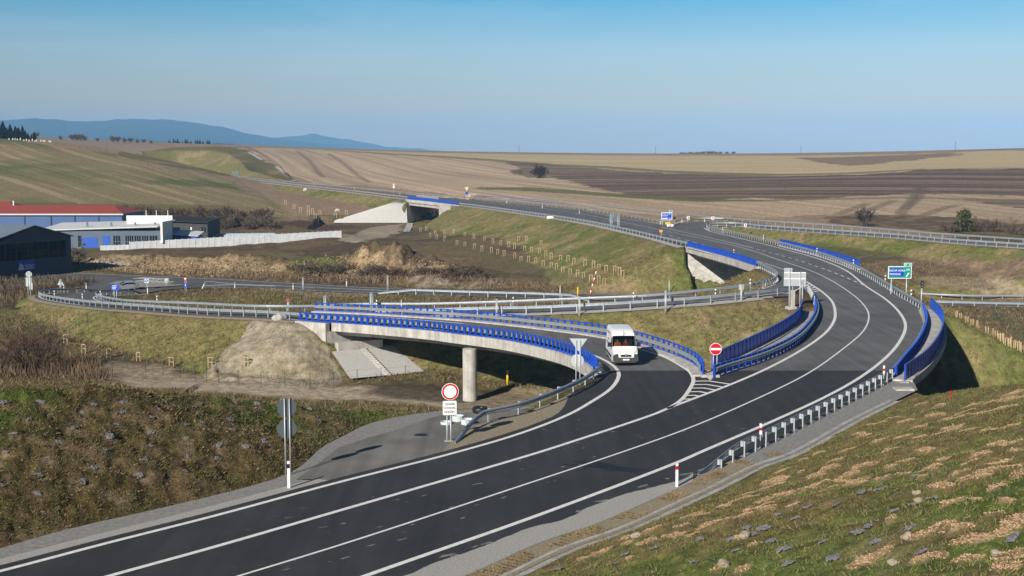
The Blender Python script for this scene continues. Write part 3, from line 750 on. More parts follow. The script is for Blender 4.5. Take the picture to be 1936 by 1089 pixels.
for (x_, y_) in LEFT_MATS:
    w_m = W_mat = hit(x_ / 2.8, 700 + y_ / 2.8 + 4)
    d_ = np.hypot((gx - w_m[0]) / .55, (gy - w_m[1]) / .42) + (N4 - .5) * .9
    wt = np.clip((1.0 - d_) / .4, 0, 1) * .8
    col = mixc(col, (0.215, 0.150, 0.092), wt)
# small lumps so the near slopes catch the light
nearm = (left_berm | right_hill).astype(float) * np.clip(edge_d / 1.0, 0, 1)
fine = (slope_w > .5) * np.clip(edge_d / 1.5, 0, 1) * (gy > 90) * (gy < 420)
gz = gz + fine * (fbm((gx * .8 + gy * .6) / .7, (gx * -.6 + gy * .8) / 1.6, 97, 3) - .5) * .42
gz = gz + mw_ * .06
gz = gz + nearm * ((N2 - .5) * .4 + (fbm(gx / .5, gy / .5, 91, 3) - .5) * np.where(left_berm, .42, .26))
GZ = gz.reshape(GX.shape)

nr, nc = GX.shape
idx = np.arange(nr * nc).reshape(nr, nc)
me = bpy.data.meshes.new('ground')
V = np.stack([gx, gy, gz], axis=1).astype(np.float32)
q = np.stack([idx[:-1, :-1], idx[:-1, 1:], idx[1:, 1:], idx[1:, :-1]], axis=-1).reshape(-1, 4)
me.vertices.add(len(V)); me.vertices.foreach_set('co', V.ravel())
me.loops.add(len(q) * 4); me.loops.foreach_set('vertex_index', q.ravel().astype(np.int32))
me.polygons.add(len(q)); me.polygons.foreach_set('loop_start', np.arange(0, len(q) * 4, 4, dtype=np.int32))
me.polygons.foreach_set('use_smooth', np.ones(len(q), bool))
me.update(calc_edges=True)
ca = me.color_attributes.new('cover', 'FLOAT_COLOR', 'POINT')
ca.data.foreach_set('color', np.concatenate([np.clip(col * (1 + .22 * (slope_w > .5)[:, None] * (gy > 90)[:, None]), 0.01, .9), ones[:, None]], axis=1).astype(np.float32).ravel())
m, n, b = mat_new('soil and grass')
at = node(n, 'ShaderNodeAttribute', attribute_name='cover')
geo = node(n, 'ShaderNodeNewGeometry')
na = node(n, 'ShaderNodeTexNoise'); na.inputs['Scale'].default_value = 1.1; na.inputs['Detail'].default_value = 9; na.inputs['Roughness'].default_value = .72
nb = node(n, 'ShaderNodeTexNoise'); nb.inputs['Scale'].default_value = 9.0; nb.inputs['Detail'].default_value = 6; nb.inputs['Roughness'].default_value = .7
n.links.new(geo.outputs['Position'], na.inputs['Vector']); n.links.new(geo.outputs['Position'], nb.inputs['Vector'])
ra = node(n, 'ShaderNodeMapRange'); ra.inputs['From Min'].default_value = .3; ra.inputs['From Max'].default_value = .7; ra.inputs['To Min'].default_value = .45; ra.inputs['To Max'].default_value = 1.55
rb = node(n, 'ShaderNodeMapRange'); rb.inputs['From Min'].default_value = .3; rb.inputs['From Max'].default_value = .7; rb.inputs['To Min'].default_value = .62; rb.inputs['To Max'].default_value = 1.35
n.links.new(na.outputs['Fac'], ra.inputs['Value']); n.links.new(nb.outputs['Fac'], rb.inputs['Value'])
mu = node(n, 'ShaderNodeMath', operation='MULTIPLY'); n.links.new(ra.outputs['Result'], mu.inputs[0]); n.links.new(rb.outputs['Result'], mu.inputs[1])
mm = node(n, 'ShaderNodeVectorMath', operation='SCALE'); n.links.new(at.outputs['Color'], mm.inputs[0]); n.links.new(mu.outputs['Value'], mm.inputs['Scale'])
n.links.new(mm.outputs['Vector'], b.inputs['Base Color'])
b.inputs['Roughness'].default_value = .95; b.inputs['Specular IOR Level'].default_value = .1
bp = node(n, 'ShaderNodeBump'); bp.inputs['Strength'].default_value = .8; bp.inputs['Distance'].default_value = .25
n.links.new(na.outputs['Fac'], bp.inputs['Height'])
bp2 = node(n, 'ShaderNodeBump'); bp2.inputs['Strength'].default_value = .6; bp2.inputs['Distance'].default_value = .05
n.links.new(nb.outputs['Fac'], bp2.inputs['Height']); n.links.new(bp.outputs['Normal'], bp2.inputs['Normal'])
n.links.new(bp2.outputs['Normal'], b.inputs['Normal'])
me.materials.append(m)
go = link(bpy.data.objects.new('ground', me))
tag(go, kind='structure')

# ------------------------------------------------------------------ mountains on the skyline
def ridge(name, pts, y0, depth, c, seed):
    us = np.linspace(pts[0][0], pts[-1][0], 260)
    vs = np.interp(us, [p[0] for p in pts], [p[1] for p in pts])
    vs = vs + (fbm(us / 22., us * 0, seed, 4) - .5) * 4
    rows = 26; v = []
    for j in range(rows):
        t = j / (rows - 1)
        for u, vv in zip(us, vs):
            crest = at_depth(u, vv, y0)
            y = y0 - depth * (1 - t)
            x = crest[0] * y / y0
            rel = fbm(np.array([x / 900.]), np.array([y / 900.]), seed + 3, 4)[0]
            z = -6 + (crest[2] + 6) * (t ** 1.1) * (1 - (1 - t) * .8 * (rel - .2))
            v.append((x, y, z))
    for u, vv in zip(us, vs):
        crest = at_depth(u, vv, y0)
        v.append((crest[0] * 1.15, y0 * 1.15, -6))
    nu = len(us); f = []
    for j in range(rows):
        for i in range(nu - 1):
            f.append((j * nu + i, j * nu + i + 1, (j + 1) * nu + i + 1, (j + 1) * nu + i))
    o = mesh_obj(name, v, f, c, smooth_shade=True)
    return tag(o, kind='structure')
mw = simple_mat('wooded mountain', (0.035, 0.05, 0.035), .95, 0, .35, .006, .1)
ridge('mountain_ridge', [(-700, 262), (-400, 236), (-200, 222), (-60, 232), (0, 228), (60, 224), (100, 225), (130, 229), (200, 228), (250, 225), (320, 226), (350, 231), (390, 235), (420, 240), (470, 253), (500, 257), (560, 266), (640, 276), (720, 286), (800, 296), (860, 303)], 9000, 3600, mw, 3)
ridge('mountain_ridge', [(430, 268), (500, 263), (555, 258), (590, 253), (620, 258), (650, 263), (690, 268), (730, 277), (760, 280), (800, 282), (850, 286), (920, 293), (1000, 299)], 11000, 2600, mw, 8)
# ------------------------------------------------------------------ asphalt, lines, verges
def asphalt(name, base, var=.22, seam=None, dust=.35):
    m, n, b = mat_new(name)
    geo = node(n, 'ShaderNodeNewGeometry')
    na = node(n, 'ShaderNodeTexNoise'); na.inputs['Scale'].default_value = .22; na.inputs['Detail'].default_value = 6; na.inputs['Roughness'].default_value = .6
    nb = node(n, 'ShaderNodeTexNoise'); nb.inputs['Scale'].default_value = 45; nb.inputs['Detail'].default_value = 3
    mp = node(n, 'ShaderNodeMapping'); mp.inputs['Rotation'].default_value = (0, 0, math.radians(37)); mp.inputs['Scale'].default_value = (1.6, .07, 1)
    ncx = node(n, 'ShaderNodeTexNoise'); ncx.inputs['Scale'].default_value = .9; ncx.inputs['Detail'].default_value = 5
    nd = node(n, 'ShaderNodeTexNoise'); nd.inputs['Scale'].default_value = 1.3; nd.inputs['Detail'].default_value = 8; nd.inputs['Roughness'].default_value = .72
    for k in (na, nb, nd): n.links.new(geo.outputs['Position'], k.inputs['Vector'])
    n.links.new(geo.outputs['Position'], mp.inputs['Vector']); n.links.new(mp.outputs['Vector'], ncx.inputs['Vector'])
    r = node(n, 'ShaderNodeMapRange'); r.inputs['From Min'].default_value = .3; r.inputs['From Max'].default_value = .7; r.inputs['To Min'].default_value = 1 - var; r.inputs['To Max'].default_value = 1 + var
    n.links.new(na.outputs['Fac'], r.inputs['Value'])
    r2 = node(n, 'ShaderNodeMapRange'); r2.inputs['From Min'].default_value = .3; r2.inputs['From Max'].default_value = .7; r2.inputs['To Min'].default_value = .80; r2.inputs['To Max'].default_value = 1.2
    n.links.new(nb.outputs['Fac'], r2.inputs['Value'])
    r3 = node(n, 'ShaderNodeMapRange'); r3.inputs['From Min'].default_value = .35; r3.inputs['From Max'].default_value = .65; r3.inputs['To Min'].default_value = .84; r3.inputs['To Max'].default_value = 1.18
    n.links.new(ncx.outputs['Fac'], r3.inputs['Value'])
    p = node(n, 'ShaderNodeMath', operation='MULTIPLY'); n.links.new(r.outputs['Result'], p.inputs[0]); n.links.new(r2.outputs['Result'], p.inputs[1])
    p2 = node(n, 'ShaderNodeMath', operation='MULTIPLY'); n.links.new(p.outputs['Value'], p2.inputs[0]); n.links.new(r3.outputs['Result'], p2.inputs[1])
    basecol = None
    if seam is not None:
        # older, browner surface beyond the paving joint
        sx = node(n, 'ShaderNodeSeparateXYZ'); n.links.new(geo.outputs['Position'], sx.inputs['Vector'])
        st = node(n, 'ShaderNodeMapRange'); st.inputs['From Min'].default_value = seam - .05; st.inputs['From Max'].default_value = seam + .05
        n.links.new(sx.outputs['Y'], st.inputs['Value'])
        mxs = node(n, 'ShaderNodeMixRGB'); mxs.inputs['Color1'].default_value = (*base, 1); mxs.inputs['Color2'].default_value = (0.112, 0.112, 0.113, 1)
        n.links.new(st.outputs['Result'], mxs.inputs['Fac']); basecol = mxs.outputs['Color']
    sc = node(n, 'ShaderNodeVectorMath', operation='SCALE')
    if basecol: n.links.new(basecol, sc.inputs[0])
    else: sc.inputs[0].default_value = base
    n.links.new(p2.outputs['Value'], sc.inputs['Scale'])
    rd = node(n, 'ShaderNodeMapRange'); rd.inputs['From Min'].default_value = .60; rd.inputs['From Max'].default_value = .76; rd.inputs['To Max'].default_value = dust
    n.links.new(nd.outputs['Fac'], rd.inputs['Value'])
    md = node(n, 'ShaderNodeMixRGB'); md.inputs['Color2'].default_value = (.22, .20, .17, 1)
    n.links.new(rd.outputs['Result'], md.inputs['Fac']); n.links.new(sc.outputs['Vector'], md.inputs['Color1'])
    n.links.new(md.outputs['Color'], b.inputs['Base Color'])
    b.inputs['Roughness'].default_value = .82; b.inputs['Specular IOR Level'].default_value = .35
    bp = node(n, 'ShaderNodeBump'); bp.inputs['Strength'].default_value = .35; bp.inputs['Distance'].default_value = .01
    n.links.new(nb.outputs['Fac'], bp.inputs['Height']); n.links.new(bp.outputs['Normal'], b.inputs['Normal'])
    return m
M['asphalt'] = asphalt('new asphalt', (0.030, 0.0315, 0.035), seam=86.3)
M['asphalt_grey'] = asphalt('grey asphalt', (0.095, 0.094, 0.094), seam=None)
M['asphalt_apron'] = asphalt('worn asphalt', (0.150, 0.142, 0.130), var=.3, dust=.6)
M['paint'] = simple_mat('road paint', (0.78, 0.78, 0.76), .7, 0, .06, 5, .3, dirt=(0.58, 0.57, 0.54))
M['gravel'] = simple_mat('grey gravel', (0.38, 0.37, 0.35), .95, 0, .35, 14, .2, .9, 30)
M['gravel_old'] = simple_mat('mixed gravel', (0.30, 0.255, 0.185), .95, 0, .40, 8, .2, .9, 24, dirt=(0.15, 0.125, 0.08))
M['seal'] = simple_mat('grey sealed shoulder', (0.235, 0.23, 0.22), .9, 0, .28, 4, .25, .5, 30)

def sheet(name, ring, mat, z=0.0, kind='structure', parent=None):
    pts = [Vector((p[0], p[1], 0)) for p in ring]
    tris = tessellate_polygon([pts])
    o = mesh_obj(name, [(p[0], p[1], p[2] + z) for p in ring], [t for t in tris], mat, parent)
    bm = bmesh.new(); bm.from_mesh(o.data)
    for f in bm.faces:
        if f.normal.z < 0: f.normal_flip()
    bm.to_mesh(o.data); bm.free()
    if kind and not parent: tag(o, kind=kind)
    return o
def strip(name, L, R, mat, z=0.0, step=2.0, parent=None, kind='structure'):
    n_ = max(8, int(max(plen(L), plen(R)) / step))
    A = smooth(L, n=n_); B = smooth(R, n=n_)
    v = [(*p[:2], p[2] + z) for p in A] + [(*p[:2], p[2] + z) for p in B]
    f = []
    for i in range(n_ - 1):
        f.append((i, n_ + i, n_ + i + 1, i + 1))
    o = mesh_obj(name, v, f, mat, parent)
    bm = bmesh.new(); bm.from_mesh(o.data)
    for fc in bm.faces:
        if fc.normal.z < 0: fc.normal_flip()
    bm.to_mesh(o.data); bm.free()
    if kind and not parent: tag(o, kind=kind)
    return o
def line(parent, P, w=.25, z=.008, dash=None, name='edge_line', step=.8, mat=None, smoothing=True):
    Q = smooth(P, step) if smoothing else np.asarray(P)
    A = offset(Q, w / 2); B = offset(Q, -w / 2)
    v = []; f = []
    s = np.concatenate([[0], np.cumsum(np.linalg.norm(np.diff(Q, axis=0), axis=1))])
    for i in range(len(Q)):
        v += [(*A[i, :2], A[i, 2] + z), (*B[i, :2], B[i, 2] + z)]
    for i in range(len(Q) - 1):
        if dash and (s[i] % (dash[0] + dash[1])) > dash[0]: continue
        f.append((2 * i + 1, 2 * i + 3, 2 * i + 2, 2 * i))
    return mesh_obj(name, v, f, mat or M['paint'], parent)

main = sheet('main_road', np.vstack([smooth(MAIN_L_EDGE[:13], 1.5), smooth(MAIN_L_EDGE[13:16], 1), MAIN_L_EDGE[16:19], smooth(MAIN_L_EDGE[19:], 2), smooth(MAIN_R_EDGE[28:], 2)[::-1], smooth(MAIN_R_EDGE[:28], 1.5)[::-1]]), M['asphalt'], 0.0)
ramp = strip('slip_road', np.vstack([offset(L1[:9], .65), RAIL_NEAR[3:] + (0, 0, 0), DECK_A_NEAR[1:]]), np.vstack([offset(L2, -.35), WL([(1300, 758), (1330, 735), (1338, 715)]), DECK_A_FAR[1:]]), M['asphalt'], -.004, 1.2)
ramp_lower = strip('slip_road', OUT_L, IN_L, M['asphalt_grey'], -.004, 1.2)
ramp_two = strip('slip_road', R2_FAR, R2_NEAR, M['asphalt'], -.010, 2)
split = sheet('slip_road', np.vstack([WL([(500, 602, -2.83), (564, 606.5, -2.55), (690, 612, -2.2), (720, 600, -2.2), (705, 598.5, -2.8), (700, 588, -2.85), (620, 589, -2.93), (500, 589, -2.95)])]), M['asphalt'], -.05)
low = strip('lower_road', LOW_NEAR, LOW_FAR, M['asphalt_grey'], -.006, 2.5)
far_road = strip('main_road', FAR_L, FAR_R, M['asphalt'], -.004, 6)
side_road = strip('side_road', RR_NEAR, RR_FAR, M['asphalt'], -.006, 3)

line(ramp, L1, .26)
line(ramp, LINE_A_FAR, .26)
line(main, L2, .26)
line(main, L_MAIN, .26)
line(main, CENTRE, .14, name='centre_line')
line(main, R_MAIN, .26)
line(main, WL([(1250, 442), (1299, 454.5), (1379, 476.5), (1446, 497.7)]), .16, dash=(3, 3), name='lane_line')
line(main, WL([(1446, 497.7), (1484, 510.5), (1510, 523), (1524, 532)]), .16, name='lane_line')
line(main, WL([(1286, 437.7), (1353, 452), (1418, 467.4)]), .16, name='lane_line')
line(main, WL([(1418, 467.4), (1508, 492), (1573, 514), (1637, 541)]), .18, dash=(1.8, 1.8), name='lane_line', step=.45)
line(main, WL([(1524, 532), (1518, 540), (1500, 551), (1480, 556.5)]), .2)
line(main, WL([(1300, 468.5), (1360, 484), (1420, 500), (1457, 516), (1470, 528), (1463, 538), (1442, 546)]), .22, z=.012)
line(main, WL([(1250, 429.5), (1286, 437.7)]), .16)
line(main, WL([(1276, 426.5), (1240, 422), (1173, 412), (1100, 398.6), (1000, 387.9), (900, 379.3)]), .2)
line(main, WL([(1250, 452.5), (1173, 434), (1100, 418.3), (1000, 403.4), (900, 389.7)]), .2)
line(side_road, np.vstack([WL([(1331, 431)]), RR_NEAR[1:] + 0]) if False else offset(smooth(RR_NEAR[1:], 3), .5), .2)
line(side_road, offset(smooth(RR_FAR[1:], 3), -.5), .2)
line(ramp_lower, offset(smooth(OUT_L, 1.5), -.7), .2, step=1.5)
line(ramp_lower, offset(smooth(IN_L, 1.5), .9), .2, step=1.5)
line(ramp_two, offset(smooth(R2_NEAR[1:-1], 2), .6), .18, step=2)
line(ramp_two, offset(smooth(R2_FAR[1:-2], 2), -.6), .18, step=2)
line(low, offset(smooth(LOW_FAR[2:], 3), -.5), .2, step=3)
line(low, offset(smooth(LOW_NEAR[6:], 3), .5), .2, step=3)
line(low, WL([(388, 531.5), (450, 537), (540, 541), (640, 545.5), (760, 550.5)], -7), .3, name='centre_line')
# chevron gore between slip road and main road
gm = MB()
ga = smooth(WL([(1272, 769.5), (1292, 755.5), (1306, 735.5), (1311.5, 721)]), n=8); gb = smooth(WL([(1275, 768.5), (1310, 755.5), (1345, 742), (1382, 726.8)]), n=8)
gt = smooth(WL([(1273, 769), (1300, 755.5), (1325, 738.5), (1340, 720.5)]), n=8)
for i in range(1, 8):
    for P in (ga, gb):
        d0 = (gt[i] - gt[i - 1]) / max(1e-6, np.linalg.norm(gt[i] - gt[i - 1])) * .16
        a, c = P[i], gt[i]
        gm.add([(*(a - d0)[:2], .012), (*(c - d0)[:2], .012), (*(c + d0)[:2], .012), (*(a + d0)[:2], .012)], [(0, 1, 2, 3)])
gm.build('chevron_marking', M['paint'], main)
# second gore at the ramp junction, crossing bars and islands of the lower junction
gm = MB()
for i in range(6):
    t = i / 6
    a = W(1524 + 34 * t, 533.5 + 19 * t); c = W(1516 + 20 * t, 541 + 14 * t)
    gm.add([(a[0], a[1] - .25, .012), (a[0], a[1] + .25, .012), (c[0], c[1] + .25, .012), (c[0], c[1] - .25, .012)], [(0, 1, 2, 3)])
gm.build('chevron_marking', M['paint'], main)
gm = MB()
for (u0, v0, u1, v1, k) in ((250, 526.5, 303, 529.5, 6), (252, 531.5, 312, 535.5, 6)):
    for i in range(k):
        t0, t1 = i / k, (i + .55) / k
        p = [W(u0 + (u1 - u0) * t0, v0 + (v1 - v0) * t0, -6.985), W(u0 + (u1 - u0) * t1, v0 + (v1 - v0) * t1, -6.985)]
        gm.add([p[0] + (0, 0, 0), p[1] + (0, 0, 0), p[1] + (1.5, 2.6, 0), p[0] + (1.5, 2.6, 0)], [(0, 1, 2, 3)])
gm.build('zebra_marking', M['paint'], low)
M['island'] = simple_mat('paved island', (0.25, 0.235, 0.215), .9, 0, .15, 3)
sheet('traffic_island', smooth(WL([(205, 536), (228, 531), (290, 533.5), (335, 537), (350, 538.3), (320, 541), (270, 543.8), (225, 547), (232, 540), (205, 536)], -6.88), 1), M['island'])
line(low, WL([(385, 540), (440, 538.5), (520, 541)], -7), .5, name='splitter_marking')

# oil stain and scattered grit patches on the foreground lanes
M['stain'] = simple_mat('oil stained asphalt', (0.010, 0.010, 0.011), .6, 0, .2, 3)
M['grit'] = simple_mat('pale dust', (0.20, 0.19, 0.175), .95, 0, .25, 20)
def blob(u, v, rx, ry, mt, seed, z=.0045, ang=.7):
    c = W(u, v, 0); rr = np.random.default_rng(seed); n_ = 26; P_ = []
    f = [1 + .28 * math.sin(k * .9 + seed) + .25 * rr.normal() * .6 for k in range(n_)]
    for k in range(n_):
        t = 2 * math.pi * k / n_; a_, b_ = rx * f[k] * math.cos(t), ry * f[k] * math.sin(t); P_.append((c[0] + a_ * math.cos(ang) - b_ * math.sin(ang), c[1] + a_ * math.sin(ang) + b_ * math.cos(ang), z))
    mesh_obj('stain', P_, [tuple(range(n_))], M[mt], main)
blob(1150, 884, 1.9, .42, 'stain', 1, ang=-.35); blob(1125, 876, 1.0, .28, 'stain', 2, .0050, ang=-.4)
rq = random.Random(3)
for k in range(70):
    u = rq.uniform(480, 1480); v = 1250 - .345 * u + rq.uniform(-85, 60)
    w = W(u, v, 0)
    if v > 1085 or v < 770: continue
    blob(u, v, rq.uniform(.05, .22), rq.uniform(.02, .06), 'grit', k + 5, .0046, rq.uniform(.4, 1.0))
for k in range(30):
    u = rq.uniform(760, 1330); v = 1338 - .352 * u + rq.uniform(8, 26)
    if v > 1085: continue
    blob(u, v, rq.uniform(.10, .45), rq.uniform(.04, .12), 'grit', k + 105, .0047, rq.uniform(.4, 1.0))
# verges: gravel beside the foreground road
sheet('gravel_verge', np.vstack([smooth(TOE_L, 1.5), WL([(985, 774), (935, 776.5), (840, 784), (790, 797), (752, 812), (690, 829), (640, 846), (610, 870), (560, 906)]), offset(smooth(L1[:6], 3), .55)[::-1]]), M['seal'], -.014)
sheet('gravel_verge', np.vstack([offset(smooth(L1[:8], 3), .62), offset(smooth(L1[:8], 3), 1.35)[::-1]]), M['gravel'], -.009)
sheet('lay_by', np.vstack([WL([(560, 906), (610, 870), (640, 846), (690, 829), (752, 812), (790, 797), (840, 783), (935, 776), (1000, 774), (985, 785)]), RAIL_NEAR[:3][::-1], offset(L1[5:7], .6)[::-1], WL([(600, 905)])]), M['asphalt_apron'], -.005)
vr = np.vstack([smooth(MAIN_R_EDGE[:13], 2), smooth(GUTTER, 2)[::-1]])
sheet('gravel_verge', vr, M['seal'], -.012)
# loose gravel spilling unevenly over the asphalt edge
ge = smooth(MAIN_R_EDGE[:7], .25); s_ = np.arange(len(ge)) * .25
wv = .55 * (fbm(s_ / 2.2, s_ * 0 + 3, 5, 4) - .25) * 1.6 + .15
sheet('gravel_verge', np.vstack([offset(ge, wv), offset(smooth(GUTTER[:7], 1), 1.35)[::-1]]), M['gravel'], .0055)
sheet('gravel_verge', np.vstack([smooth(GUTTER[:8], 2), offset(smooth(GUTTER[:8], 2), 1.5)[::-1]]), M['gravel_old'], -.007)
sheet('gravel_verge', np.vstack([MAIN_R_EDGE[12:14], WL([(1735, 737), (1693, 757), (1640, 765)])]), M['seal'], -.008)
sheet('gravel_verge', np.vstack([smooth(RAIL_NEAR, 1), offset(smooth(L1[6:12], 1.5), .6)[::-1]]), M['gravel_old'], -.006)
# concrete gutter at the foot of the right slope
gu = MB(); gu.sweep(smooth(GUTTER, .7), [(-.42, .06), (-.36, .06), (-.3, -.0), (0.0, -.03), (.3, .0), (.36, .02), (.36, -.12), (-.42, -.12)])
tag(gu.build('drain_channel', M['concrete_grey']), kind='structure')
# pale shoulders on the other roads
def shoulder(P, w, dz, mat='gravel'):
    return strip('gravel_shoulder', P, offset(P, w) + (0, 0, dz), M[mat], -.02, 3)
shoulder(smooth(OUT_L, 2), 1.0, -.12, 'gravel_old')
shoulder(smooth(IN_L, 2), -1.0, -.12, 'gravel_old')
shoulder(smooth(R2_NEAR[1:-1], 2), -1.2, -.14, 'gravel')
shoulder(smooth(R2_FAR[1:], 2), 1.0, -.12, 'gravel_old')
shoulder(smooth(WL([(1296, 466.5), (1250, 454), (1200, 441.5), (1100, 420), (1000, 405), (900, 391), (868, 387.5)]), 3), 1.4, -.14, 'gravel')
shoulder(smooth(FAR_L[1:], 4), 1.4, -.14, 'gravel')
shoulder(smooth(FAR_R, 4), -1.4, -.14, 'gravel')
shoulder(smooth(MAIN_R_EDGE[28:], 3), -1.4, -.14, 'gravel')
shoulder(smooth(RR_NEAR[1:], 3), -1.2, -.14, 'gravel')
shoulder(smooth(RR_FAR[1:], 3), 1.2, -.14, 'gravel')
shoulder(smooth(MAIN_R_EDGE[17:24], 2), -1.0, -.14, 'seal')
# ------------------------------------------------------------------ crash barriers and railings
def local(P, b): return np.asarray(P) - np.asarray(b)
W_SEC = [(0, 0), (.075, .05), (.08, .10), (.012, .155), (.08, .21), (.075, .26), (0, .31), (-.014, .31), (.06, .255), (.062, .215), (-.005, .155), (.062, .095), (.06, .055), (-.014, 0)]
_post_cache = {}
def post_mesh(kind, h):
    k = (kind, round(h, 2))
    if k not in _post_cache:
        b = MB()
        if kind == 'galv':                      # open C section
            b.box(-.05, .05, -.03, -.022, -.45, h); b.box(-.05, -.042, -.022, .03, -.45, h); b.box(.042, .05, -.022, .03, -.45, h)
            o = b.build('post', M['galv_post'])
        elif kind == 'blue':
            b.box(-.16, .16, -.012, .012, -.02, h - .002); b.box(-.012, .012, -.08, .08, -.02, h + .03); b.box(-.10, .10, -.05, .05, h * .45, h - .1); b.box(-.14, .14, -.10, .10, -.03, .018)
            o = b.build('post', M['blue'])
        elif kind == 'tall':
            b.box(-.035, .035, -.05, .05, -.05, h - .002); b.box(-.10, .10, -.08, .08, -.05, .015)
            o = b.build('post', M['blue'])
        elif kind == 'spacer':
            b.tube((0, 0, h - .27), (0, 0, h - .02), .105, n=14)
            o = b.build('spacer', M['galv_post'], smooth_shade=False)
        _post_cache[k] = o.data
        bpy.data.objects.remove(o)
    return _post_cache[k]

def put(name, data, parent, loc, rz):
    o = bpy.data.objects.new(name, data)
    o.parent = parent; o.location = tuple(float(c) for c in loc); o.rotation_euler = (0, 0, float(rz))
    return link(o)

def walk(P, spacing, start=0.0, most=100):
    L = np.concatenate([[0], np.cumsum(np.linalg.norm(np.diff(P, axis=0), axis=1))])
    s = np.arange(start, L[-1], spacing)
    if len(s) > most: s = np.linspace(start, L[-1], most)
    T = np.gradient(P, axis=0)
    out = []
    for q in s:
        p = [np.interp(q, L, P[:, k]) for k in range(3)]
        t = [np.interp(q, L, T[:, k]) for k in range(2)]
        out.append((np.array(p), math.atan2(t[1], t[0]), q, L[-1] - q))
    return out

def rail(label, P, side, spacing=2.0, h=.75, spacers=False, d0=0.0, d1=0.0, step=1.0, group=None, z=0.0):
    P = smooth(P, step); P[:, 2] += z
    b = P[len(P) // 2].copy()
    r = empty('guard_rail', label, 'guard rail', b, 0, group)
    L = np.concatenate([[0], np.cumsum(np.linalg.norm(np.diff(P, axis=0), axis=1))])
    drop = np.zeros(len(P))
    if d0: drop = np.maximum(drop, np.clip(1 - L / d0, 0, 1))
    if d1: drop = np.maximum(drop, np.clip(1 - (L[-1] - L) / d1, 0, 1))
    Q = P.copy(); Q[:, 2] -= drop * (h - .12)
    off = (.24 if spacers else .06) * side
    m_ = MB(); m_.sweep(local(offset(Q, off), b), [(l * side, hh + h - .31) for l, hh in W_SEC])
    o = m_.build('beam', M['galv'], r)
    pd = post_mesh('galv', h - .02); sp = post_mesh('spacer', h)
    for p, a, s0, s1 in walk(P, spacing, .6):
        dr = max(1 - s0 / d0 if d0 else 0, 1 - s1 / d1 if d1 else 0, 0) * (h - .12)
        if dr > .45: continue
        p[2] -= dr
        put('post', pd, r, p - b, a + (math.pi if side < 0 else 0))
        if spacers:
            nrm = np.array((-math.sin(a), math.cos(a), 0)) * side
            put('spacer', sp, r, p - b + nrm * .13, a)
    return r

def barrier(label, P, side, h=.95, spacing=1.0, infill=True, beam=True, step=.8, most=100, gap=.15, solid=False):
    """blue bridge barrier: blue posts, hand rail, foot rail, infill bars and a steel beam to the road side"""
    P = smooth(P, step); b = P[len(P) // 2].copy()
    r = empty('bridge_barrier', label, 'bridge barrier', b)
    Q = local(P, b)
    m_ = MB(); m_.sweep(Q, [(-.05, h - .09), (.05, h - .09), (.05, h), (-.05, h)]); m_.build('top_rail', M['blue'], r)
    m_ = MB(); m_.sweep(offset(Q, -.0), [(-.025, .10), (.025, .10), (.025, .19), (-.025, .19)]); m_.build('bottom_rail', M['blue'], r)
    if infill:
        pb = MB(); pb.box(-spacing * .40, spacing * .40, -.008, .008, .192, h - .092); po = pb.build('infill_panel', M['blue'], r)
        pm_ = po.data; bpy.data.objects.remove(po)
        for p, a, s0, s1 in walk(P, spacing, .1 + spacing / 2, most):
            if s1 > spacing * .5: put('infill_panel', pm_, r, p - b, a)
    if beam:
        m_ = MB(); m_.sweep(offset(Q, .17 * side), [(l * side, hh + .42) for l, hh in W_SEC]); m_.build('beam', M['galv'], r)
    pd = post_mesh('blue' if beam else 'tall', h)
    for p, a, s0, s1 in walk(P, spacing, .1, most):
        put('post', pd, r, p - b, a)
    return r

# foreground
rail('grey guard rail curving from the lay-by to the near bridge barrier', RAIL_NEAR, -1, 2.6, .78, d0=5.0, spacers=True)
rail('grey guard rail on round spacers along the right edge of the foreground road', WL([(1330, 900), (1345, 893.5), (1381, 876), (1444, 846.5), (1514, 811), (1572, 781), (1634, 749), (1675, 727), (1693, 716.5)]), 1, 1.33, .78, True, d0=4.5)
barrier('blue barrier with steel beam on the outside of the near curved bridge', offset(smooth(DECK_A_NEAR, 1), -.05), -1, .95, .9, infill=False)
barrier('blue posted barrier between the slip road bridge and the grass hollow', offset(smooth(DECK_A_FAR, 1), .18), 1, 1.0, 1.05, infill=False)
barrier('low blue barrier with steel beam along the inner curve of the main bridge', WL([(1349, 714.5), (1366, 708), (1440, 684), (1500, 654), (1532, 622), (1543, 597), (1541, 578)]), -1, .85, 1.0, gap=.3)
rail('short bright guard rail beyond the blue barrier at the ramp gore', WL([(1541, 578), (1534, 563), (1527, 551)]), -1, 1.3, .8)
barrier('tall dark panelled blue railing left of the main bridge behind the no entry sign', WL([(1346, 702), (1364, 690), (1415, 665.5), (1472, 635.5), (1508, 609), (1517, 587)]), -1, 1.12, 1.0, beam=False, gap=.11, solid=True)
barrier('blue barrier with steel beam along the outer curve of the main bridge', WL([(1693, 716), (1712, 691), (1735, 662), (1748.5, 634), (1751.5, 612), (1745, 590)]), 1, .9, .8, gap=.14)
barrier('tall blue walkway railing on the far right rim of the main bridge', WL([(1710, 722), (1748, 694), (1775, 658), (1783.5, 629), (1780, 608), (1759, 584.5)]), 1, 1.15, 1.0, beam=False, gap=.11, solid=True)
rail('long grey guard rail beyond the outer bridge curve up to the side road nose', WL([(1745, 590), (1738, 583), (1696, 557.5), (1619, 512), (1550, 485.5), (1446, 458), (1366, 440), (1341, 434)]), 1, 1.5, .78)
rail('guard rail wrapping the nose between main road and side road then running right', WL([(1341, 434), (1336, 430), (1343, 427), (1390, 427), (1436, 431.5), (1565, 440.5), (1694, 449.5), (1823, 461), (1936, 468.6), (2060, 478)]), 1, 2.0, .8)
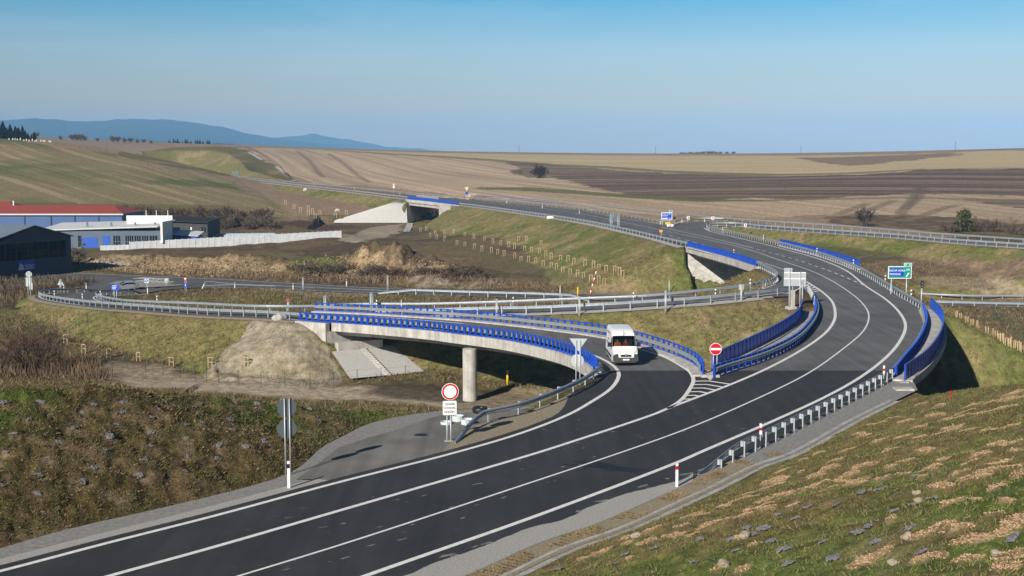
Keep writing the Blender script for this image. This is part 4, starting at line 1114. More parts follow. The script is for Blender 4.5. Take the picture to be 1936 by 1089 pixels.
rail('far guard rail of the side road in front of the brown fields', WL([(1056, 386.5), (1150, 395), (1250, 405.8), (1350, 416), (1436, 422.8), (1606, 434.8), (1746, 446.8), (1936, 460.5), (2060, 469)]), -1, 3.0, .9)
rail('dark curved guard rail under the blue direction sign at the side road', WL([(1274, 424.5), (1292, 419.6), (1320, 417.3), (1368, 417.8)]), -1, 2.4, .75)
barrier('long thin blue barrier at the field edge beyond the far bridge', WL([(891, 373.2), (960, 378), (1056, 386.5)]), -1, .95, 2.0, infill=False)
# ramps on the left
rail('outer guard rail of the left ramp bending round to the junction', offset(smooth(OUT_L, 1), -.6), -1, 2.0, .8, d1=4)
rail('inner guard rail of the left ramp wrapped round the grass island nose', offset(smooth(IN_L, 1), .5), 1, 2.0, .78, d1=4)
rail('long guard rail on the far side of the narrow ramp to the main road', offset(smooth(R2_FAR[:-1], 2), .5), -1, 3.0, .8)
rail('long guard rail on the near side of the narrow ramp above the grass slope', offset(smooth(R2_NEAR[1:-1], 2), -.6), 1, 2.8, .8)
rail('guard rail curling round the gravel nose beside the middle bridge', WL([(1440, 546), (1460, 538), (1470, 530), (1463, 520), (1440, 508.5), (1431, 504.5)]), 1, 1.4, .8)
rail('pale guard rail beside the lower road in front of the soil heaps', offset(smooth(WL([(715, 554), (760, 555.5), (900, 560), (1040, 564), (1100, 568), (1118, 572)], -7), 2), -.3), 1, 3.0, .85, d0=6, d1=5)
# middle and far bridges
barrier('blue barrier on the near edge of the middle bridge over the lower road', WL([(1300, 466.5), (1340, 477), (1380, 488), (1431, 504.5)]), 1, .95, 1.0, gap=.2)
barrier('tall blue railing on the far edge of the middle bridge', WL([(1475, 463.2), (1530, 476.5), (1580, 490.5), (1627, 506.5)]), 1, 1.05, 1.2, beam=False, gap=.12, solid=True)
rail('grey guard rail above the long grassy embankment with tree stakes', WL([(868, 388), (900, 391.8), (1000, 405.8), (1100, 420.8), (1200, 442.4), (1250, 454.8), (1300, 466.5)]), 1, 2.6, .8)
rail('grey guard rail on the field side of the highway past the blue direction sign', WL([(868, 375.2), (900, 377.8), (1000, 386.2), (1100, 396.7), (1200, 412.6), (1268, 425.8)]), -1, 4.0, .8)
barrier('blue barrier on the near edge of the far bridge over the white paved slope', WL([(865, 387.4, 0), (815, 381, .2), (769, 376.3, .4)]), -1, 1.0, 1.4, gap=.3)
rail('grey guard rail on the left of the far highway climbing to the knoll', FAR_L[1:], -1, 4.0, .85, step=3)
rail('thin guard rail on the field side of the far highway', FAR_R, 1, 5.0, .85, step=3)
# lower road on the right
rail('near guard rail of the lower road at the right picture edge', WL([(1752, 578.5), (1800, 580), (1936, 583), (2100, 586)], -7), 1, 3.0, .85)
rail('far guard rail of the lower road at the right picture edge', WL([(1735, 563), (1800, 566.5), (1936, 568), (2100, 570)], -7), -1, 3.0, .85)

# ------------------------------------------------------------------ bridges
def deck_mesh(Np, Fp, top=-.03, cornice=.75, inset=1.1, depth=1.35, n_=60):
    A = smooth(Np, n=n_); B = smooth(Fp, n=n_)
    b = MB(); v = []
    for i in range(n_):
        d = B[i] - A[i]; d[2] = 0; d /= np.linalg.norm(d)
        a0 = A[i] - d * .22; b0 = B[i] + d * .22
        ai = A[i] + d * inset; bi = B[i] - d * inset
        v += [a0 + (0, 0, top + .10), A[i] + d * .35 + (0, 0, top + .10), A[i] + d * .35 + (0, 0, top), B[i] - d * .35 + (0, 0, top), B[i] - d * .35 + (0, 0, top + .10), b0 + (0, 0, top + .10), b0 + (0, 0, top - cornice), bi + (0, 0, top - cornice), bi + d * -.3 + (0, 0, top - depth), ai + d * .3 + (0, 0, top - depth), ai + (0, 0, top - cornice), a0 + (0, 0, top - cornice)]
    k = 12; f = []
    for i in range(n_ - 1):
        for j in range(k):
            f.append((i * k + j, i * k + (j + 1) % k, (i + 1) * k + (j + 1) % k, (i + 1) * k + j))
    f.append(tuple(range(k - 1, -1, -1))); f.append(tuple((n_ - 1) * k + j for j in range(k)))
    b.add(v, f)
    return b, A, B

def wall_between(name, mat, parent, a, c, top, bottom, thick=.6):
    """upright wall from a to c"""
    a = np.array(a, float); c = np.array(c, float)
    d = c - a; d[2] = 0; L = np.linalg.norm(d); ang = math.atan2(d[1], d[0])
    b = MB(); b.box(0, L, -thick / 2, thick / 2, bottom, top)
    o = b.build(name, mat, parent)
    o.location = (a[0], a[1], 0); o.rotation_euler = (0, 0, ang)
    return o

def drape(name, poly, mat, dz=.10, parent=None, nsub=26, thick=.0):
    """paving laid on the ground inside a four cornered outline (given as ground points)"""
    a, b_, c, d = [np.array(p, float) for p in poly]
    v = []; f = []
    for i in range(nsub + 1):
        for j in range(nsub + 1):
            s, t = i / nsub, j / nsub
            p = (a * (1 - s) + b_ * s) * (1 - t) + (d * (1 - s) + c * s) * t
            v.append((p[0], p[1], p[2] + dz))
    for i in range(nsub):
        for j in range(nsub):
            k = i * (nsub + 1) + j
            f.append((k, k + nsub + 1, k + nsub + 2, k + 1))
    o = mesh_obj(name, v, f, mat, parent)
    return o

# near bridge of the slip road
br = empty('road_bridge', 'curved concrete slip road bridge on one round pier in the middle of the view', 'bridge')
dn = smooth(DECK_A_NEAR, 1); df = smooth(DECK_A_FAR[1:], 1)
keep = dn[:, 0] > -18.8
db, A, B = deck_mesh(dn[keep], df[df[:, 0] > -16.8])
db.build('deck', M['concrete'], br)
kb = MB(); kb.sweep(offset(smooth(DECK_A_FAR, 1), .55), [(-.55, -.02), (.35, -.02), (.35, .10), (-.55, .14)])
kb.build('kerb', M['concrete'], br)
pc = W(888, 757, -7.1); pt = 14.5 - pc[1] * 366 / 2400
pm = MB(); pm.tube((pc[0], pc[1] + .6, -8.2), (pc[0], pc[1] + .6, -2.5), .64, n=36)
pm.build('pier', M['concrete'], br, smooth_shade=False)
# left abutment: wing wall along the road edge, front wall across, paved slope below
e0 = W(562, 607, -2.5); e1 = W(620, 611, -2.35); e2 = W(735, 601, -2.0)
out_n = np.array((e1 - e0)[:2]); out_n = np.array((out_n[1], -out_n[0])) / np.linalg.norm(out_n)
w0 = e0 + (*(out_n * .05), 0); w1 = e1 + (*(out_n * .05), 0)
wd = (w1 - w0); wL = np.linalg.norm(wd[:2]); wa = math.atan2(wd[1], wd[0])
wb = MB()
wb.prism([(0, -2.45), (wL, -2.36), (wL, -6.2), (wL - .8, -6.2), (.15, -3.2)], -.3, .25)
o = wb.build('wing_wall', M['concrete'], br); o.location = (w0[0], w0[1], 0); o.rotation_euler = (0, 0, wa)
ab0 = np.array((w1[0] - .3, w1[1] + .27, 0)); ab1 = np.array((e2[0] - 2.2, e2[1] + 1.4, 0))
wall_between('abutment', M['concrete_grey'], br, ab0, ab1, -3.25, -7.2, .9)
wall_between('bearing_shelf', M['concrete'], br, ab0 + (1.3, -.9, 0), ab1 + (1.3, -.9, 0), -4.3, -7.4, .9)
M['paving'] = simple_mat('slope paving', (0.44, 0.43, 0.41), .9, 0, .10, 2.5, .25, .3, 9)
q = [W(627, 667, -5.2), W(742, 655, -5.2), W(803, 705, -7.05), W(662, 718, -7.05)]
drape('slope_paving', q, M['paving'], .12, br)
sb = MB(); a_, c_ = (q[0] + q[1]) / 2, (q[2] + q[3]) / 2
ln = c_ - a_
for i in range(16):
    p = a_ + ln * (i + .5) / 16
    sb.box(p[0] - .35, p[0] + .35, p[1] - .16, p[1] + .16, p[2] + .02, p[2] + .22)
sb.build('steps', M['concrete'], br)
# right abutment
ae = W(1122, 707, 0); af = W(1330, 708, 0)
wall_between('abutment', M['concrete_grey'], br, (6.2, 87.0, 0), (11.0, 89.4, 0), -.5, -5, .8)

# main bridge
br = empty('road_bridge', 'wide curved main road bridge with walkway on the right over the dark hollow', 'bridge')
Lm = smooth(WL([(1343, 712), (1364, 691), (1415, 666.5), (1472, 636.5), (1508, 610), (1517, 588)]), 1)
Rm = smooth(WL([(1712, 724), (1749, 695), (1776.5, 659), (1785, 629.5), (1781, 607), (1760, 585)]), 1)
db, A, B = deck_mesh(Lm, Rm, top=-.03, cornice=.45)
db.build('deck', M['concrete_grey'], br)  # greyer concrete puts the shade of the outer edge into the deck colour
kb = MB(); kb.sweep(smooth(WL([(1703, 721), (1726, 690), (1746, 661), (1760, 633), (1762, 612), (1752, 588)]), 1), [(-.75, -.02), (.75, -.02), (.75, .12), (-.75, .12)])
kb.build('walkway', M['concrete'], br)
wall_between('abutment', M['concrete_grey'], br, (12.6, 84.6, 0), (25.4, 80.2, 0), -.6, -8.5, .8)
wall_between('abutment', M['concrete_grey'], br, (29.0, 129.5, 0), (43.0, 131.5, 0), -.9, -7.6, .8)
ed = MB(); p = W(1719, 737, 0); ed.box(p[0] - .9, p[0] + .25, p[1] - .3, p[1] + .5, -.5, .10); ed.build('end_block', M['concrete'], br)
nb = MB(); p = W(1341, 709, 0); nb.box(p[0] - .7, p[0] + .55, p[1] - 1.0, p[1] + 1.0, -.7, .16); nb.build('nose_block', M['concrete'], br)

# middle bridge over the lower road
br = empty('road_bridge', 'middle highway bridge with blue barriers over the lower road', 'bridge')
Lb = smooth(WL([(1299, 467), (1340, 478), (1380, 489), (1434, 506)]), 2); Rb = smooth(WL([(1476, 464), (1530, 477.5), (1580, 491.5), (1630, 508)]), 2)
db, A, B = deck_mesh(Lb, Rb, cornice=.8, depth=1.5)
db.build('deck', M['concrete'], br)
n0 = W(1300, 468, -.2); s0 = W(1434, 506, -.2)
wall_between('abutment', M['concrete_grey'], br, (29.6, 211.0, 0), (46, 213.5, 0), -1.3, -8, .8)
wall_between('abutment', M['concrete_grey'], br, (33.4, 171.5, 0), (46.6, 171.8, 0), -1.3, -6, .8)
wall_between('wing_wall', M['concrete'], br, (29.2, 215.2, 0), (29.4, 210.6, 0), -.15, -4.2, .6)
q = QUADS[1]
drape('slope_paving', q, M['concrete'], .12, br)
q = QUADS[2]
drape('slope_paving', q, M['concrete'], .14, br)

# far bridge
br = empty('road_bridge', 'far highway bridge with white paved slope under its left end', 'bridge')
Lc = smooth(WL([(868, 388.5, 0), (815, 382, .2), (767, 377, .4)]), 4); Rc = smooth(WL([(868, 375.5, 0), (815, 371, .2), (767, 366.8, .4)]), 4)
db, A, B = deck_mesh(Lc, Rc, cornice=.9, depth=1.9)
db.build('deck', M['concrete'], br)
q = QUADS[3]
M['paving_white'] = simple_mat('pale slope slabs', (0.60, 0.58, 0.545), .85, 0, .07, .8, .3, .2, 3)
drape('slope_paving', q, M['paving_white'], .35, br)
q2 = QUADS[4]
drape('slope_paving', q2, M['paving_white'], .35, br)
e = W(848, 386, -1); wall_between('abutment', M['concrete_grey'], br, (e[0] - 1, 404, 0), (e[0] + 12, 408, 0), -1.2, -7, 1)
wall_between('wing_wall', M['concrete'], br, (e[0] - 1.2, 403.8, 0), (e[0] + 2.6, 394, 0), -.15, -4, .6)
# ------------------------------------------------------------------ signs
_txt_cache = {}
def lettering(s, size, mat, parent, loc, align='CENTER', bold=0.0):
    cu = bpy.data.curves.new('lettering', 'FONT')
    cu.body = s; cu.size = size; cu.align_x = align; cu.align_y = 'CENTER'; cu.offset = bold; cu.extrude = .001
    t = bpy.data.objects.new('lettering', cu); link(t)
    bpy.context.view_layer.update()
    me = bpy.data.meshes.new_from_object(t.evaluated_get(bpy.context.evaluated_depsgraph_get()))
    bpy.data.objects.remove(t)
    me.materials.clear(); me.materials.append(mat)
    o = bpy.data.objects.new('lettering', me); link(o)
    o.parent = parent; o.location = loc; o.rotation_euler = (math.pi / 2, 0, 0)
    return o

def disc(b, x, z, r, y0, y1, n=36, mi=0, k=None):
    b.prism([(x + r * math.cos(2 * math.pi * i / n + (k or 0)), z + r * math.sin(2 * math.pi * i / n + (k or 0))) for i in range(n)], y0, y1, mi)

def rrect(x, z, w, h, r=.05, n=4):
    p = []
    for cx, cz, a0 in ((x + w / 2 - r, z + h / 2 - r, 0), (x - w / 2 + r, z + h / 2 - r, 90), (x - w / 2 + r, z - h / 2 + r, 180), (x + w / 2 - r, z - h / 2 + r, 270)):
        for i in range(n + 1):
            a = math.radians(a0 + 90 * i / n); p.append((cx + r * math.cos(a), cz + r * math.sin(a)))
    return p

class Sign:
    """a road sign: posts at its base, plates above; front faces local -Y"""
    def __init__(self, label, u, v, z=None, rz=0.0, name='road_sign', cat='sign', group=None, ymin=0, base=None):
        w = base if base is not None else (W(u, v, z) if z is not None else hit(u, v, ymin))
        self.w = w; self.k = w[1] / FPX * 1.0          # metres per photo pixel
        self.u, self.v = u, v
        self.r = empty(name, label, cat, w, rz, group)
    def zof(self, v): return (self.v - v) * self.k * 1.01
    def xof(self, u): return (u - self.u) * self.k
    def post(self, u, top, r=.035, bottom=-.35, mat='galv_post', y=.06):
        b = MB(); b.tube((self.xof(u), y, bottom), (self.xof(u), y, self.zof(top)), r, n=10)
        b.build('post', M[mat], self.r, True)
    def plate(self, kind, u, v, w, h=None, mat='sign_back', y=0.0, t=.03, name='plate', border=None, k=None, rad=.06):
        x, z = self.xof(u), self.zof(v); w *= self.k; h = (h if h is not None else 0) * self.k
        def shape(grow, ya, yb, mt, nm):
            b = MB()
            if kind == 'disc': disc(b, x, z, w / 2 + grow, ya, yb)
            elif kind == 'oct': disc(b, x, z, (w / 2 + grow) / math.cos(math.pi / 8), ya, yb, 8, k=math.pi / 8)
            elif kind == 'rect': b.prism(rrect(x, z, w + 2 * grow, h + 2 * grow, min(rad, h / 3, w / 3)), ya, yb)
            elif kind == 'tri': b.prism([(x - w / 2 - 1.6 * grow, z - h / 2 - grow), (x + w / 2 + 1.6 * grow, z - h / 2 - grow), (x, z + h / 2 + 2 * grow)], ya, yb)
            elif kind == 'itri': b.prism([(x - w / 2 - 1.6 * grow, z + h / 2 + grow), (x, z - h / 2 - 2 * grow), (x + w / 2 + 1.6 * grow, z + h / 2 + grow)], ya, yb)
            return b.build(nm, M[mt], self.r)
        if border:
            mt, g = border
            shape(0, y - t, y, mt, name)
            shape(-g, y - t - .004, y - t - .001, mat, 'sign_face')
            return y - t - .005
        shape(0, y - t, y, mat, name)
        return y - t - .001
    def text(self, s, u, v, hpx, mat='white', y=-.032, bold=.0):
        return lettering(s, hpx * self.k * 1.35, M[mat], self.r, (self.xof(u), y, self.zof(v)), bold=bold * self.k)

def arrow_mesh(b, x, z, L, wd, ang, y0, y1):
    c, s = math.cos(ang), math.sin(ang)
    pts = [(-L / 2, -wd / 2), (L / 2 - wd * 1.3, -wd / 2), (L / 2 - wd * 1.3, -wd * 1.2), (L / 2, 0), (L / 2 - wd * 1.3, wd * 1.2), (L / 2 - wd * 1.3, wd / 2), (-L / 2, wd / 2)]
    b.prism([(x + p * c - q * s, z + p * s + q * c) for p, q in pts], y0, y1)

# grey backs of two round signs beside the left verge
s = Sign('two grey sign backs, octagon above disc, on twin posts beside the left verge', 541, 897, 0, rz=math.pi + .42)
s.xof = lambda u: -(u - 541) * s.k
s.post(539.5, 750, .03, y=.07, bottom=-.2); s.post(549, 750, .03, y=.07, bottom=-.2)
s.plate('oct', 544.5, 768, 36, y=.03); s.plate('disc', 543.5, 808, 37, y=.03)
# no vehicles sign with its text panel
s = Sign('round white sign with red ring above a panel reading OKREM VOZIDIEL ÚDRŽBY', 848.5, 834, 0, rz=.15)
s.post(845.5, 785, .035); s.post(852.8, 785, .035)
s.plate('disc', 851.5, 738.5, 33, y=0, mat='white')
b = MB(); disc(b, s.xof(851.5), s.zof(738.5), 15.5 * s.k, -.036, -.031); b.build('red_ring', M['red'], s.r)
b = MB(); disc(b, s.xof(851.5), s.zof(738.5), 12 * s.k, -.042, -.0365); b.build('sign_face', M['white'], s.r)
s.plate('rect', 850.5, 769.8, 26.5, 27.5, mat='white', y=0, name='text_panel')
for i, tx in enumerate(('OKREM', 'VOZIDIEL', 'ÚDRŽBY')):
    s.text(tx, 850.5, 762.6 + 7.4 * i, 4.1, 'black', bold=.10)
bf = MB(); bf.box(-.22, .22, -.10, .18, -.05, .03); bf.build('footing', M['concrete_grey'], s.r)
# back of a give way sign with a round one below, beside the near railing
s = Sign('pale backs of a give way triangle and a disc beside the curved bridge barrier', 1092, 733, None, rz=math.pi - .1, base=np.array((4.2, 81.5, -.6)))
s.u, s.v = 1092, 741
s.xof = lambda u: -(u - 1092) * s.k
s.post(1091, 642, .04, y=.08); s.post(1098.5, 642, .04, y=.08)
s.plate('itri', 1095, 651, 34, 25, mat='sign_back_pale', y=.03); s.plate('disc', 1093, 681, 25, mat='sign_back_pale', y=.03)
# no entry
s = Sign('red no entry disc on two posts on the concrete nose between the roads', 1350.5, 702.5, .1)
s.post(1348.5, 668, .032, 0); s.post(1355.5, 668, .032, 0)
s.plate('disc', 1352.3, 659.3, 23.4, mat='white')
b = MB(); disc(b, s.xof(1352.3), s.zof(659.3), 10.8 * s.k, -.036, -.031); b.build('sign_face', M['red'], s.r)
b = MB(); b.prism(rrect(s.xof(1352.3), s.zof(659.3), 19 * s.k, 4.0 * s.k, .02), -.042, -.0365); b.build('white_bar', M['white'], s.r)
# big boards seen from behind at the ramp gore
g0 = hit(1494, 584)
s = Sign('large pale board back on posts above a concrete pillar at the ramp gore', 1494, 584, rz=math.pi, base=np.array((g0[0], g0[1], g0[2])), name='direction_sign')
s.xof = lambda u: -(u - 1494) * s.k
for u, vt in ((1491, 508), (1511.5, 516), (1516, 530)):
    s.post(u, vt, .045, y=.10, bottom=-1.2)
s.plate('rect', 1501.5, 529, 42, 26, mat='sign_back_pale', y=.03, rad=.03)
s.plate('rect', 1488.5, 511.8, 15.5, 8, mat='sign_back_pale', y=.028, rad=.03)
b = MB()
for v in (516.8, 528):
    b.box(s.xof(1522), s.xof(1481), s.zof(v) * 0 + .031, .045, s.zof(v) - .05, s.zof(v) + .05)
b.build('stiffener', M['white'], s.r)
b = MB(); b.box(s.xof(1517.5), s.xof(1514.5), .031, .055, s.zof(540), s.zof(531)); b.build('control_box', M['black'], s.r)
cp = hit(1497, 583)
t = empty('concrete_pillar', 'square concrete pillar on a footing under the large pale board', 'pillar', cp, .2)
b = MB(); b.box(-.22, .22, -.22, .22, .12, 1.75); b.build('shaft', M['concrete'], t)
b = MB(); b.box(-.55, .35, -.4, .4, -.5, .12); b.build('footing', M['concrete'], t)
# green motorway exit sign
p0 = W(1714, 556, 0)
s = Sign('green exit sign with blue SUCHÁ HORA TRSTENÁ field by the outer guard rail', 1714, 556, 0, name='direction_sign')
s.post(1684.5, 526, .06, bottom=-1.8); s.post(1713.5, 526, .06, bottom=-.8)
s.plate('rect', 1699.8, 515, 44.5, 23.5, mat='sign_green', border=('white', .07))
s.plate('rect', 1714.8, 500.5, 15, 7, mat='sign_green', border=('white', .05), name='exit_plate')
b = MB(); b.prism(rrect(s.xof(1694), s.zof(514.8), 26.5 * s.k, 15.5 * s.k, .04), -.045, -.0355); b.build('blue_field', M['sign_blue'], s.r)
s.text('SUCHÁ HORA', 1694.2, 511.6, 3.7, y=-.047, bold=.05); s.text('TRSTENÁ', 1690.8, 518.6, 3.7, y=-.047, bold=.05)
s.text('520', 1715, 510, 3.3, y=-.038, bold=.06); s.text('6', 1718.5, 500.6, 4.2, y=-.038, bold=.08)
b = MB(); arrow_mesh(b, s.xof(1714.5), s.zof(519.5), 10 * s.k, 1.9 * s.k, math.radians(55), -.045, -.0355); b.build('arrow', M['white'], s.r)
b = MB(); arrow_mesh(b, s.xof(1711.2), s.zof(500.4), 5 * s.k, 1.2 * s.k, math.radians(60), -.043, -.0355); b.build('arrow', M['white'], s.r)
# signal head on a post
s = Sign('black twin lamp signal head on a pale post by the outer bridge rail', 1742, 574, 0, name='traffic_signal', cat='traffic signal')
s.post(1742, 541, .06, bottom=-.6)
b = MB()
for v in (535, 540.5):
    disc(b, 0, s.zof(v), 3.0 * s.k, -.12, .02, 24)
b.box(-.12, .12, -.05, .04, s.zof(544), s.zof(531)); b.build('lamp_housing', M['black'], s.r)
for v in (535, 540.5):
    b = MB(); disc(b, 0, s.zof(v), 2.0 * s.k, -.135, -.1215, 20); b.build('lens', M['sign_back'], s.r)
    b = MB(); b.tube((0, -.12, s.zof(v) + 2.6 * s.k), (0, -.3, s.zof(v) + 2.4 * s.k), .05, .04, 8); b.build('visor', M['black'], s.r)
# blue direction sign at the side road
s = Sign('blue SUCHÁ HORA TRSTENÁ direction sign in the gore of the side road', 1252, 427, 0, name='direction_sign')
s.post(1252.5, 415, .06); s.post(1266, 415, .06)
s.plate('rect', 1260.3, 409, 20.5, 14.5, mat='sign_blue', border=('white', .10))
s.plate('rect', 1268, 399.6, 6, 4, mat='sign_green', border=('white', .05), name='exit_plate')
s.text('SUCHÁ HORA', 1259, 404.6, 2.1, y=-.04, bold=.03); s.text('TRSTENÁ', 1256.5, 408.2, 2.1, y=-.04, bold=.03); s.text('520', 1266.5, 413, 2.3, y=-.04)
b = MB(); arrow_mesh(b, s.xof(1257), s.zof(412.9), 11 * s.k, 1.5 * s.k, 0, -.045, -.0355); b.build('arrow', M['white'], s.r)
# works sign cluster below it
s = Sign('yellow works board with white warning lamps under the blue direction sign', 1266, 430, 0, name='warning_board', cat='warning sign')
s.post(1262, 420, .05); s.post(1270, 421, .05)
s.plate('rect', 1262.5, 422, 10, 3.2, mat='yellow')
for u in (1262.5, 1266.8, 1271):
    b = MB(); disc(b, s.xof(u), s.zof(426), 2.3 * s.k, -.09, -.05, 20); b.build('warning_lamp', M['white'], s.r)
b = MB(); disc(b, s.xof(1266.8), s.zof(426), 1.3 * s.k, -.1, -.091, 20); b.build('red_disc', M['red'], s.r)
# chevrons on the side road curve
for (u, v, vb, lab) in ((1301, 411.5, 417, 'red chevron board on the side road bend, nearer the blue direction sign'), (1347.5, 412.5, 418.5, 'red chevron board on the side road bend, farther right'), (1409, 426, 431, 'small red chevron board right along the side road rail')):
    s = Sign(lab, u, vb + 2, 0, name='chevron_sign'); s.post(u, v, .05)
    s.plate('rect', u, v, 5.2, 6.2, mat='white', rad=.03)
    b = MB(); x, z, q = s.xof(u), s.zof(v), s.k
    b.prism([(x - 2 * q, z + 2.8 * q), (x - .2 * q, z + 2.8 * q), (x + 2.2 * q, z), (x - .2 * q, z - 2.8 * q), (x - 2 * q, z - 2.8 * q), (x + .2 * q, z)], -.036, -.031); b.build('chevron', M['red'], s.r)
s = Sign('dark back of a chevron board right of the blue direction sign', 1275, 419, 0, name='chevron_sign'); s.post(1275, 414, .05); s.plate('rect', 1275, 412.4, 4.5, 5.5, mat='black')
s = Sign('small orange board on a post beside the embankment guard rail', 1250, 450, 0); s.post(1250, 437, .04); s.plate('rect', 1249.5, 437, 6.2, 4.8, mat='orange')
# board backs along the highway
s = Sign('tall grey-blue board backs standing at the embankment guard rail', 1165, 430, 0, rz=math.pi, name='direction_sign', ymin=200)
s.xof = lambda u: -(u - 1165) * s.k
for u in (1154, 1157, 1168, 1170.5): s.post(u, 404, .05, y=.08, bottom=-3)
s.plate('rect', 1155.5, 412, 9, 17, y=.03, mat='sign_back'); s.plate('rect', 1166.5, 413.5, 11, 13, y=.031, mat='sign_back')
s = Sign('yellow triangle over a blue disc on a post by the far bridge', 882.5, 377, 0); s.post(882.5, 357, .09); s.plate('itri', 882.5, 357.5, 7, 6, mat='yellow', border=('white', .14)); s.plate('disc', 882.5, 365.5, 6, mat='sign_blue')
s = Sign('small pink and white sign pair on the far highway edge', 744.5, 367, .5); s.post(744.5, 350, .07); s.plate('tri', 744.5, 348.5, 4, 3.5, mat='white'); s.plate('disc', 744.5, 353.5, 4, mat='white')
s = Sign('small blue-grey sign back beside the far highway at the knoll foot', 593, 352, 2.2); s.post(593, 337, .08); s.plate('rect', 593.5, 341, 3.4, 7, mat='sign_back')
s = Sign('row of four slim blue-grey boards where the highway meets the knoll', 445, 338, 4, name='direction_sign')
for u in (440, 443, 446.2, 449.5):
    s.post(u, 324, .09); s.plate('rect', u, 329.5, 2.2, 13, mat='sign_back')
# left: at the ramp end and the lower junction
s = Sign('pale backs of a disc and two panels on posts left of the ramp end', 56, 562, rz=math.pi, base=None, z=-6.2)
s.xof = lambda u: -(u - 56) * s.k
s.post(54, 514, .05, y=.08, bottom=-1); s.post(58.5, 514, .05, y=.08, bottom=-1)
s.plate('disc', 56.3, 518.5, 11.5, mat='sign_back_pale', y=.03); s.plate('rect', 55.5, 533, 11, 17, mat='sign_back_pale', y=.03); s.plate('rect', 59.5, 541, 6, 13, mat='sign_back_pale', y=.028)
s = Sign('white back of a triangular sign behind the ramp end rail', 115, 553, -6.9, rz=math.pi); s.xof = lambda u: -(u - 115) * s.k
s.post(114, 530, .045, y=.08); s.post(116, 530, .045, y=.08); s.plate('tri', 115, 533, 12.5, 11.5, mat='sign_back_pale', y=.03)
s = Sign('blue rectangular sign on two posts at the grass island nose', 218, 560, -5.9, rz=-.15); s.post(215.5, 545, .05, bottom=-1.2); s.post(220.5, 545, .05, bottom=-1.2); s.plate('rect', 218.5, 543.5, 16.5, 11.5, mat='sign_blue')
b = MB(); x, z, q = s.xof(218.5), s.zof(543.5), s.k
for k in range(3): b.box(x - 6 * q, x + (3 - k) * q, -.036, -.031, z + (2.6 - 2.8 * k) * q, z + (3.6 - 2.8 * k) * q)
b.build('white_bars', M['white'], s.r)
s = Sign('blue arrow sign square on the paved traffic island', 278, 545, -6.9); s.post(278, 531, .05); s.plate('rect', 277.7, 531, 7.5, 8, mat='white'); b = MB(); disc(b, s.xof(277.7), s.zof(531), 3.2 * s.k, -.036, -.031); b.build('blue_disc', M['sign_blue'], s.r)
b = MB(); arrow_mesh(b, s.xof(277.7), s.zof(531), 5 * s.k, 1.1 * s.k, math.radians(-45), -.042, -.0365); b.build('arrow', M['white'], s.r)
s = Sign('grey back of a round sign on the paved traffic island', 315, 539.5, -6.9, rz=math.pi); s.post(314, 530, .04, y=.08); s.post(316, 530, .04, y=.08); s.plate('disc', 315, 529.7, 8, mat='sign_back_pale', y=.03)
s = Sign('red edged give way triangle over a blue arrow disc at the junction', 351, 553, -7); s.post(350, 530, .045); s.post(352.5, 530, .045)
s.plate('itri', 351, 528.3, 8, 7.5, mat='white', border=('red', .09)); s.plate('disc', 351, 538.7, 7.6, mat='sign_blue')
b = MB(); arrow_mesh(b, s.xof(351), s.zof(539), 4.4 * s.k, 1.0 * s.k, math.radians(-90), -.036, -.031); b.build('arrow', M['white'], s.r)
s = Sign('red edged warning triangle on the grass island beside the ramp rail', 544.5, 583, -3.4); s.post(543.5, 566, .045, bottom=-1); s.post(546, 566, .045, bottom=-1); s.plate('tri', 544.5, 566, 9.5, 9, mat='sign_back', border=('red', .07))
for (u, vt, vb, z, w, lab) in ((615, 559, 589, -2.9, 7, 'slim dark sign back on twin posts near the left end of the bridge barrier'), (702.5, 553, 586, -2.8, 9, 'tall dark sign back on twin posts above the bridge barrier')):
    s = Sign(lab, u, vb + 2, z, rz=math.pi); s.post(u - 1.5, vt, .05, y=.08, bottom=-1); s.post(u + 1.5, vt, .05, y=.08, bottom=-1); s.plate('rect', u, vt + 12, w, 21, mat='sign_back', y=.03, rad=.25)
for (u, vt, vb, z, w, h, lab) in ((1258, 549, 583, -.8, 5, 9, 'grey sign back on a post at the middle of the narrow ramp'), (1401, 537.5, 567, -.2, 9, 10, 'pale square sign back on twin posts near the ramp top'), (939, 565, 595, -2.1, 3, 11, 'slim pale board back on a post beside the narrow ramp'), (1095.5, 560, 592, -1.5, 3, 10, 'slim grey board back on a post right of the yellow marker'), (573, 524, 547, -7, 3, 6, 'small grey sign back at the edge of the lower road'), (733, 520, 548, -7, 1.5, 4, 'thin post with a tiny plate behind the lower road')):
    s = Sign(lab, u, vb, z, rz=math.pi); s.post(u - .9, vt, .045, y=.08, bottom=-1); s.post(u + .9, vt, .045, y=.08, bottom=-1); s.plate('rect', u, vt + h / 2, w, h, mat='sign_back_pale' if 'pale' in lab else 'sign_back', y=.03, rad=.03)

# plain posts standing in the low ground
def pole(name, lab, cat_, u, vt, vb, z, r, mats, group=None):
    w = W(u, vb, z); k = w[1] / FPX; h = (vb - vt) * k
    t = empty(name, lab, cat_, w, 0, group); nb = len(mats); z0 = -.4
    for i, mt in enumerate(mats):
        b = MB(); z1 = h * (i + 1) / nb; b.tube((0, 0, z0), (0, 0, z1), r, n=10); b.build('band' if nb > 1 else 'shaft', M[mt], t, True); z0 = z1
    return t
pole('marker_post', 'yellow marker post behind the pale guard rail of the lower road', 'post', 1092.5, 543, 559, -7, .12, ['yellow'])
pole('marker_post', 'yellow marker post standing in the dark hollow under the near bridge', 'post', 959.5, 700, 722, -6.8, .11, ['yellow'])
pole('steel_post', 'tall thin bare steel post behind the ramp near the middle bridge', 'post', 1265, 530, 557, -7, .07, ['galv_post'])
pole('steel_post', 'tall thin bare steel post left of the yellow marker', 'post', 1059, 539, 572, -6.5, .08, ['galv_post'])
